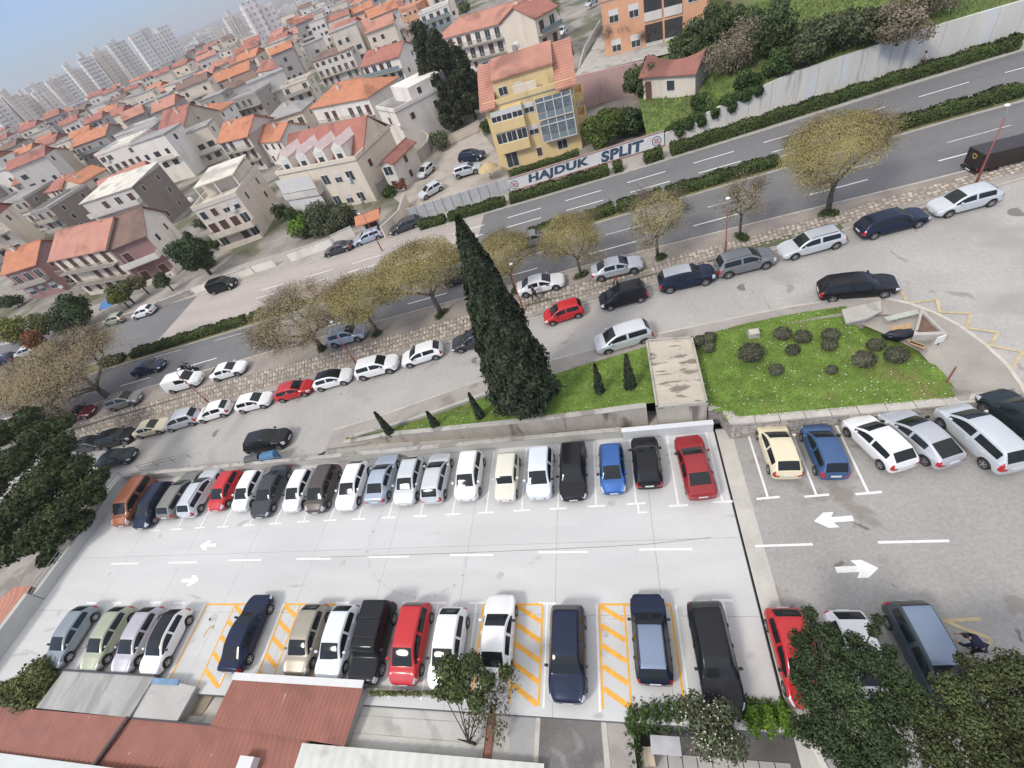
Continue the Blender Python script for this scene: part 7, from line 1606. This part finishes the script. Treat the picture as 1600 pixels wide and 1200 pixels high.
me = bpy.data.meshes.new('sack'); bm_.to_mesh(me); bm_.free(); me.materials.append(mat('black_plastic', (.012, .013, .02), .4, .2, 4.)); smooth(me); link('sack', me, t)
MB().tube([(.75, 0, .25), (.95, .02, .3)], [.08, .12], 8).build('tied_end', MATS['black_plastic'], t)
for i in range(3):
    a = at(1418+i*1.5, 532+i*2, 2.0); c = at(1443+i*1.5, 541+i*2, 2.0); t = empty('timber_plank', a, math.atan2(c.y-a.y, c.x-a.x), ('upper', 'middle', 'lower')[i]+' of three timber planks beside the dark bundle', 'plank', 'timber planks'); MB().box(0, (c-a).length, -.07, .07, .0, .06).build('board', mat('timber', (.45, .30, .17), .8, .15, 3.), t)
p = at(1466, 537, 1.9); t = empty('white_sign', p, .3, 'small white square sign board at the planter', 'sign'); MB().box(-.28, .28, -.03, .03, .1, .62).build('board', head_m, t); MB().box(-.03, .03, -.02, .02, -.1, .1).build('leg', trim_m, t)
p = at(1479, 597, 1.75); t = empty('short_post', p, 0, 'short leaning rusty post at the lawn edge', 'post'); MB().tube([(0, 0, -.1), (.12, .1, 1.15)], .045, 6).build('shaft', pole_m, t); MB().lathe([(.03, 0), (.06, .03), (.03, .07)], 8, c=(.12, .1, 1.13)).build('cap', rail_m, t)
p = at(1177, 524, 1.85); t = empty('concrete_block', p, 0, 'pale concrete block lid on the lawn behind the large bush', 'block'); MB().box(-.36, .36, -.3, .3, -.1, .35).build('block', conc2_m, t); MB().box(-.3, .3, -.24, .24, .35, .38).build('lid', kerb_m, t)
# concrete slab roof at the lawn corner behind the black estate
pts = [at(u, v, 2.5) for u, v in ((1315, 484), (1376, 470), (1378, 486), (1355, 498), (1322, 505))]; t = empty('concrete_canopy', (pts[0].x, pts[0].y, 1.9), 0, 'angular concrete slab shelter at the lawn corner beside the black estate', 'shelter')
MB().prism([tuple(sub(q, (pts[0].x, pts[0].y, 0)))[:2] for q in pts][::-1], .45, .62).build('slab', conc2_m, t); cc = sum((sub(q, (pts[0].x, pts[0].y, 0)) for q in pts), Vector())/5
MB().prism([(cc.x+(q.x-pts[0].x-cc.x)*.75, cc.y+(q.y-pts[0].y-cc.y)*.75) for q in pts][::-1], -.4, .45).build('wall', conc2_m, t)
# signboard, awning across the road, white garden walls, gateway, curved wall, steps
p = atg(24, 572, zm); t = empty('sign_board', p, -.3, 'white green signboard on a slanting post at the left edge', 'sign'); MB().tube([(0, 0, 0), (0, 0, 2.6)], .06, 6).build('post', rail_m, t); MB().box(-1.2, 1.2, -.05, .05, 2.4, 3.9).build('board', mat('board_white', (.62, .66, .60), .5, .05, 2.), t); MB().box(-.9, .6, -.06, -.05, 3.0, 3.4).build('green_band', mat('board_green', (.20, .38, .16), .6, 0), t)
p = atg(184, 492, zm); t = empty('blue_awning', p, .2, 'small blue awning beside the parked pale car across the road', 'awning'); MB().prism([(-1.1, -.8, 1.9), (1.1, -.8, 1.9), (1.1, .8, 2.4), (-1.1, .8, 2.4)], 0, .05).build('canopy', mat('awning_blue', (.07, .20, .42), .7, .1, 2.), t)
for x in (-1., 1.):
    for y, z in ((-.7, 1.9), (.7, 2.35)): MB().tube([(x, y, 0), (x, y, z)], .03, 5).build('leg', rail_m, t)
def gwall(pxs, h, label, m=None, th=.25, f=zm, name='garden_wall', cap=True):
    P = [atg(u, v, f) for u, v in pxs]; o0 = P[0]; t = empty(name, o0, 0, label, 'wall'); b = MB(); c_ = MB()
    for a, c in zip(P[:-1], P[1:]):
        a_, b__ = a-o0, c-o0; wallseg(b, a_.x, a_.y, b__.x, b__.y, th, a_.z-.3, b__.z-.3, a_.z+h, b__.z+h)
        if cap: wallseg(c_, a_.x, a_.y-.04, b__.x, b__.y-.04, th+.08, a_.z+h, b__.z+h, a_.z+h+.07, b__.z+h+.07)
    b.build('wall', m or wallmat('white'), t)
    if cap: c_.build('coping', conc2_m, t)
    return t
gwall([(456, 410), (522, 386)], 1.4, 'white garden wall in front of the olive trees', cap=True); gwall([(524, 384), (556, 369)], 1.5, 'white garden wall left of the orange gateway'); gwall([(400, 427), (433, 417)], 1.3, 'white wall beside the driveway gate'); gwall([(306, 460), (398, 428)], 1.2, 'long white garden wall behind the black van'); gwall([(604, 372), (632, 345), (640, 318)], 1.6, 'cream wall climbing beside the garden steps', wallmat('cream')); gwall([(140, 520), (215, 495), (300, 462)], .9, 'low stone wall of the left gardens', wallmat('stone')); gwall([(0, 572), (135, 522)], .9, 'low grey wall at the far left across the road', wallmat('palegrey'))
gwall([(597, 305), (622, 283), (645, 264), (664, 250), (675, 238), (677, 228), (668, 220)], 1.9, 'curved stone courtyard wall with bamboo screen', wallmat('stone'), name='courtyard_wall')
gwall([(690, 232), (752, 200)], 1.2, 'low cream wall under the dark conifers', wallmat('cream')); gwall([(900, 148), (915, 85), (940, 40)], 1.1, 'white topped wall along the lane below the palm', wallmat('white'))
p = atg(575, 371, zm); q = atg(601, 361, zm); t = empty('gateway', p, math.atan2(q.y-p.y, q.x-p.x), 'gateway with orange tiled canopy and dark wooden doors', 'gate'); w = (q-p).length
MB().box(0, .35, 0, .5, -.2, 2.3).build('pillar', wallmat('white'), t); MB().box(w-.35, w, 0, .5, -.2, 2.3).build('pillar', wallmat('white'), t); MB().prism([(-.5, -.9, 2.2), (w+.5, -.9, 2.2), (w+.5, .6, 2.9), (-.5, .6, 2.9)], 0, .15).build('canopy', roofmat('orange'), t); MB().box(-.4, w+.4, .6, 2.6, 2.3, 2.4).build('pergola', shut_m, t); MB().box(.35, w-.35, .2, .28, -.1, 2.1).build('door', shut_m, t)
t0 = atg(634, 352, zm); t = empty('garden_steps', t0, .9, 'flight of pale garden steps beside the grey panel fence', 'steps')
for k in range(7): MB().box(k*.32, 2.6, -.6, .6, k*.17-.1, k*.17+.1).build('step', conc2_m, t)
struct('cy', MB().poly([atg(u, v, lambda x: zm(x)-.06) for u, v in ((640, 330), (798, 290), (790, 255), (752, 205), (690, 235), (676, 225), (640, 265), (604, 300))][::-1]).build('courtyard', mat('courtyard_paving', (.40, .36, .31), .92, .1, .5, .2, 20, stain=(.31, .28, .24), sscale=.3, sth=.52, swid=.12, fine=.1)))
# straw parasol in the courtyard, hedge of the yellow house
p = atg(768, 280, zm); t = empty('straw_parasol', p, 0, 'straw thatched parasol beside the silver crossover', 'parasol'); MB().tube([(0, 0, -.1), (0, 0, 2.0)], .05, 6).build('pole', bark_m, t); MB().lathe([(1.5, 1.5), (1.0, 1.95), (.1, 2.4)], 14).build('canopy', mat('straw', (.50, .38, .20), .95, .2, 4., .5, 25), t)
a, c = atg(800, 288, zm), atg(905, 256, zm); hedge((a.x, a.y+1.2, 0), (c.x, c.y+1.2, 0), .9, 1.1, 'dark hedge between yellow apartment house and lettered wall', 'garden hedges', zm)
# utility wires over the lower left yard
# ================================================================ PEOPLE, MOTORCYCLE, TRUCK
skin_m = mat('skin', (.45, .28, .20), .6, .05, 4.); hair_m = mat('hair', (.03, .025, .02), .8, .1, 4.)
def skinmesh(name, verts, edges, radii, m, levels=1):
    me = bpy.data.meshes.new(name); me.from_pydata(verts, edges, []); o = bpy.data.objects.new(name, me); COL.objects.link(o)
    md = o.modifiers.new('s', 'SKIN'); md.use_smooth_shade = True
    for i, r in enumerate(radii): me.skin_vertices[0].data[i].radius = (r, r)
    me.skin_vertices[0].data[0].use_root = True; sb_ = o.modifiers.new('u', 'SUBSURF'); sb_.levels = levels
    bpy.context.view_layer.update(); nm = bpy.data.meshes.new_from_object(o.evaluated_get(bpy.context.evaluated_depsgraph_get())); bpy.data.objects.remove(o); nm.materials.clear(); nm.materials.append(m); smooth(nm); return nm
def person(pos, heading, label, jacket, trousers, pose='walk', cap=None):
    """local: x forward, y left, z up; joints by pose"""
    t = empty('person', pos, heading, label, 'person')
    pel = (0, 0, .95); ch = (.03, 0, 1.28); nk = (.04, 0, 1.48); hd = (.06, 0, 1.63)
    if pose == 'walk': la, ra, lk, rk = (.30, .1, .08), (-.32, -.1, .12), (.22, .1, .52), (-.02, -.1, .50); le, re_, lh, rh = (-.12, .27, 1.12), (.14, -.27, 1.12), (-.08, .28, .86), (.30, -.24, .92)
    elif pose == 'stand': la, ra, lk, rk = (.02, .12, .07), (0, -.12, .07), (.04, .11, .5), (.04, -.11, .5); le, re_, lh, rh = (0, .28, 1.12), (0, -.28, 1.12), (.1, .27, .88), (.12, -.26, .9)
    elif pose == 'bend':
        pel = (-.12, 0, .93); ch = (.22, 0, 1.12); nk = (.42, 0, 1.2); hd = (.56, 0, 1.20); la, ra, lk, rk = (.0, .13, .07), (-.02, -.13, .07), (.02, .12, .5), (.02, -.12, .5); le, re_, lh, rh = (.42, .26, .88), (.42, -.26, .88), (.62, .18, .75), (.62, -.18, .75)
    else:  # ride
        pel = (-.15, 0, .80); ch = (.0, 0, 1.10); nk = (.08, 0, 1.30); hd = (.14, 0, 1.46); la, ra, lk, rk = (-.05, .24, .30), (-.05, -.24, .30), (.22, .22, .68), (.22, -.22, .68); le, re_, lh, rh = (.22, .30, 1.0), (.22, -.30, 1.0), (.42, .28, .98), (.42, -.28, .98)
    ls, rs = (ch[0]+.02, .18, ch[2]+.13), (ch[0]+.02, -.18, ch[2]+.13); lp, rp = (pel[0], .10, pel[2]-.05), (pel[0], -.10, pel[2]-.05)
    lt, rt = (la[0]+.17, la[1], la[2]-.03), (ra[0]+.17, ra[1], ra[2]-.03)
    V = [pel, ch, nk, hd, (hd[0]+.01, 0, hd[2]+.09), ls, le, lh, rs, re_, rh, lp, lk, la, lt, rp, rk, ra, rt]; E_ = [(0, 1), (1, 2), (2, 3), (3, 4), (1, 5), (5, 6), (6, 7), (1, 8), (8, 9), (9, 10), (0, 11), (11, 12), (12, 13), (13, 14), (0, 15), (15, 16), (16, 17), (17, 18)]
    R = [.13, .15, .055, .095, .075, .07, .05, .03, .07, .05, .03, .09, .06, .04, .035, .09, .06, .04, .035]
    for hnd, e in ((7, 6), (10, 9)):
        h0 = Vector(V[hnd]); d = (h0-Vector(V[e])).normalized(); sd = d.cross(Vector((0, 0, 1))); sd = sd.normalized() if sd.length > .1 else Vector((0, 1, 0)); pm = h0+d*.07; V.append(tuple(pm)); R.append(.028); E_.append((hnd, len(V)-1)); pi_ = len(V)-1
        for k, (off, ln) in enumerate(((-.03, .07), (-.01, .08), (.01, .078), (.03, .06))): V.append(tuple(pm+sd*off+d*ln+Vector((.01, 0, -.01)))); R.append(.009); E_.append((pi_, len(V)-1))
        V.append(tuple(h0+sd*.055+d*.05)); R.append(.011); E_.append((hnd, len(V)-1))
    link('body', skinmesh('body', V, E_, R, skin_m), t)
    jm = mat('cloth_%d' % (abs(hash(jacket)) % 9999), jacket, .85, .12, 6.); tm_ = mat('cloth_%d' % (abs(hash(trousers)) % 9999), trousers, .85, .12, 6.)
    link('jacket', skinmesh('jacket', [(pel[0], pel[1], pel[2]+.02), ch, (nk[0]*.8+ch[0]*.2, 0, nk[2]-.03), ls, le, tuple(Vector(le).lerp(Vector(lh), .9)), rs, re_, tuple(Vector(re_).lerp(Vector(rh), .9))], [(0, 1), (1, 2), (1, 3), (3, 4), (4, 5), (1, 6), (6, 7), (7, 8)], [.155, .175, .08, .09, .068, .05, .09, .068, .05], jm), t)
    link('trousers', skinmesh('trousers', [pel, lp, lk, tuple(Vector(lk).lerp(Vector(la), .93)), rp, rk, tuple(Vector(rk).lerp(Vector(ra), .93))], [(0, 1), (1, 2), (2, 3), (0, 4), (4, 5), (5, 6)], [.14, .105, .078, .06, .105, .078, .06], tm_), t)
    for a_, b_2 in ((la, lt), (ra, rt)): link('shoe', skinmesh('shoe', [(a_[0]-.05, a_[1], a_[2]-.03), (b_2[0], b_2[1], b_2[2]-.005)], [(0, 1)], [.052, .045], trim_m), t)
    hm = bmesh.new(); bmesh.ops.create_uvsphere(hm, u_segments=12, v_segments=8, radius=.118); 
    for v_ in hm.verts: v_.co = Vector((v_.co.x*.95+hd[0]-.02, v_.co.y*.88, max(v_.co.z, -.02 if v_.co.x > .02 else -.08)*1.0+hd[2]+.055))
    me = bpy.data.meshes.new('hair'); hm.to_mesh(me); hm.free(); me.materials.append(cap or hair_m); smooth(me); link('hair' if cap is None else 'cap', me, t)
    MB().box(hd[0]+.085, hd[0]+.125, -.014, .014, hd[2]-.01, hd[2]+.03).build('nose', skin_m, t)
    return t
p = atg(838, 469, VZ); person(p, 2.9, 'person in dark clothes walking beside the white saloon on the verge', (.015, .015, .02), (.02, .02, .025))
p = atg(965, 460, lambda x: zs(x)+.5); person(p, .3, 'person in black jacket and red cap behind the black compact car', (.015, .015, .018), (.02, .02, .03), 'walk', mat('red_cap', (.35, .05, .05), .8, .05))
p = atg(1438, 110, lambda x: zm(x)+.1); person(p, .2, 'person in white top walking below the concrete panel wall', (.70, .66, .62), (.10, .05, .05))
p = atg(1516, 1018, zr); person(p, 2.6, 'person in navy jacket bending beside the dark teal people carrier', (.012, .016, .045), (.02, .022, .03), 'bend')
# motorcycle and rider
p = atg(302, 581, zm); hd_ = math.atan2(y_mk(p.x+5)-y_mk(p.x-5), 10); t = empty('motorcycle', p, hd_, 'black scooter ridden on the main road at the left', 'motorcycle')
for x in (-.62, .68):
    w = MB().lathe([(.18, -.06), (.27, -.07), (.30, 0), (.27, .07), (.18, .06)], 16, axis='y', c=(x, 0, .30)).build('wheel', tyre_m, t, True); MB().lathe([(.18, -.05), (.18, .05)], 12, axis='y', c=(x, 0, .30)).build('rim', rim_m, w)
b = MB(); b.tube([(-.75, 0, .72), (-.3, 0, .62), (.1, 0, .38), (.45, 0, .45), (.52, 0, .9)], [.12, .19, .16, .14, .10], 10); b.build('body', mat('scooter_black', (.02, .02, .022), .3, .1, 3., coat=.5), t, True)
MB().box(-.85, -.05, -.15, .15, .76, .86).build('seat', trim_m, t); MB().tube([(.68, 0, .3), (.55, 0, .75), (.48, 0, 1.0)], .035, 6).build('fork', rimd_m, t); MB().tube([(.42, -.33, 1.02), (.48, 0, 1.0), (.42, .33, 1.02)], .02, 6).build('handlebar', trim_m, t); MB().box(-1.05, -.65, -.2, .2, .88, 1.2).build('top_box', trim_m, t); MB().box(.55, .62, -.1, .1, .82, .95).build('headlight', lamp_m, t)
q = Vector((p.x, p.y, p.z))+Vector((math.cos(hd_), math.sin(hd_), 0))*(-.12); person((q.x, q.y, q.z+.08), hd_, 'rider in dark clothes and helmet on the scooter', (.02, .02, .024), (.03, .03, .035), 'ride', mat('helmet', (.05, .05, .055), .25, 0, coat=.6))
# delivery truck
p = atg(1528, 281, zm); hd_ = math.atan2(y_mn(p.x+5)-y_mn(p.x-5), 10); t = empty('delivery_truck', (p.x, p.y+1.35, p.z), hd_, 'dark brown delivery truck with yellow shield, cut by the right edge', 'truck'); t.scale = (.82, .78, .56); tb = mat('truck_brown', (.022, .014, .012), .45, .1, 2., coat=.25)
MB().box(.05, 5.6, -1.1, 1.1, .75, 3.0).build('cargo_box', tb, t); MB().box(.0, .06, -1.05, -.02, .8, 2.95).build('rear_door', tb, t); MB().box(.0, .06, .02, 1.05, .8, 2.95).build('rear_door', tb, t); MB().box(-.18, .05, -1.08, 1.08, .42, .66).build('bumper', trim_m, t); MB().box(-.20, -.18, -.3, .3, .47, .6).build('number_plate', plate_m, t)
b = MB(); b.poly([(-.012, y, z) for y, z in ((.28, 2.55), (0, 2.62), (-.28, 2.55), (-.28, 2.25), (-.16, 2.02), (0, 1.9), (.16, 2.02), (.28, 2.25))][::-1]); b.build('yellow_shield', mat('shield_yellow', (.62, .40, .10), .5, 0), t)
b = MB(); b.poly([(-.016, y, z) for y, z in ((.2, 2.48), (-.2, 2.48), (-.2, 2.27), (0, 2.02), (.2, 2.27))]); b.build('shield_field', tb, t)
MB().box(5.65, 7.4, -1.05, 1.05, .55, 2.0).build('cab', tb, t); b = MB().prism([(5.65, -.98), (7.0, -.98), (7.0, .98), (5.65, .98)], 2.0, 2.6); b.build('cab_roof', tb, t); MB().poly([(7.42, -.95, 1.5), (7.42, .95, 1.5), (7.02, .95, 2.5), (7.02, -.95, 2.5)]).build('windshield', glass_m, t); MB().box(.4, 7.2, -.9, .9, .5, .74).build('chassis', trim_m, t)
for x in (1.4, 6.2):
    for s in (1, -1):
        w = MB().lathe([(.25, -.14), (.44, -.15), (.48, -.08), (.48, .08), (.44, .15), (.25, .14)], 18, axis='y', c=(x, s*.92, .48)).build('wheel', tyre_m, t, True); MB().lathe([(.26, -.12), (.26, .12)], 12, axis='y', c=(x, s*.92, .48)).build('rim', rimd_m, w)
for s in (1, -1): MB().box(-.02, .02, s*.95-.08, s*.95+.08, .75, 1.0).build('taillight', tail_m, t)
# ================================================================ HAZE
def haze():
    b = MB().box(-4200, 3700, -700, 6200, -4.7, 95); o = b.build('haze', mat('haze_tmp'), None); o['kind'] = 'stuff'; tag(o, 'thin pale haze over the distant town', 'haze')
    m = bpy.data.materials.new('haze_air'); m.use_nodes = True; N = m.node_tree.nodes; N.clear(); out = N.new('ShaderNodeOutputMaterial'); v = N.new('ShaderNodeVolumePrincipled'); v.inputs['Color'].default_value = (.95, .95, .96, 1); v.inputs['Density'].default_value = .00024; v.inputs['Anisotropy'].default_value = .2
    m.node_tree.links.new(v.outputs[0], out.inputs['Volume']); o.data.materials.clear(); o.data.materials.append(m)
haze()
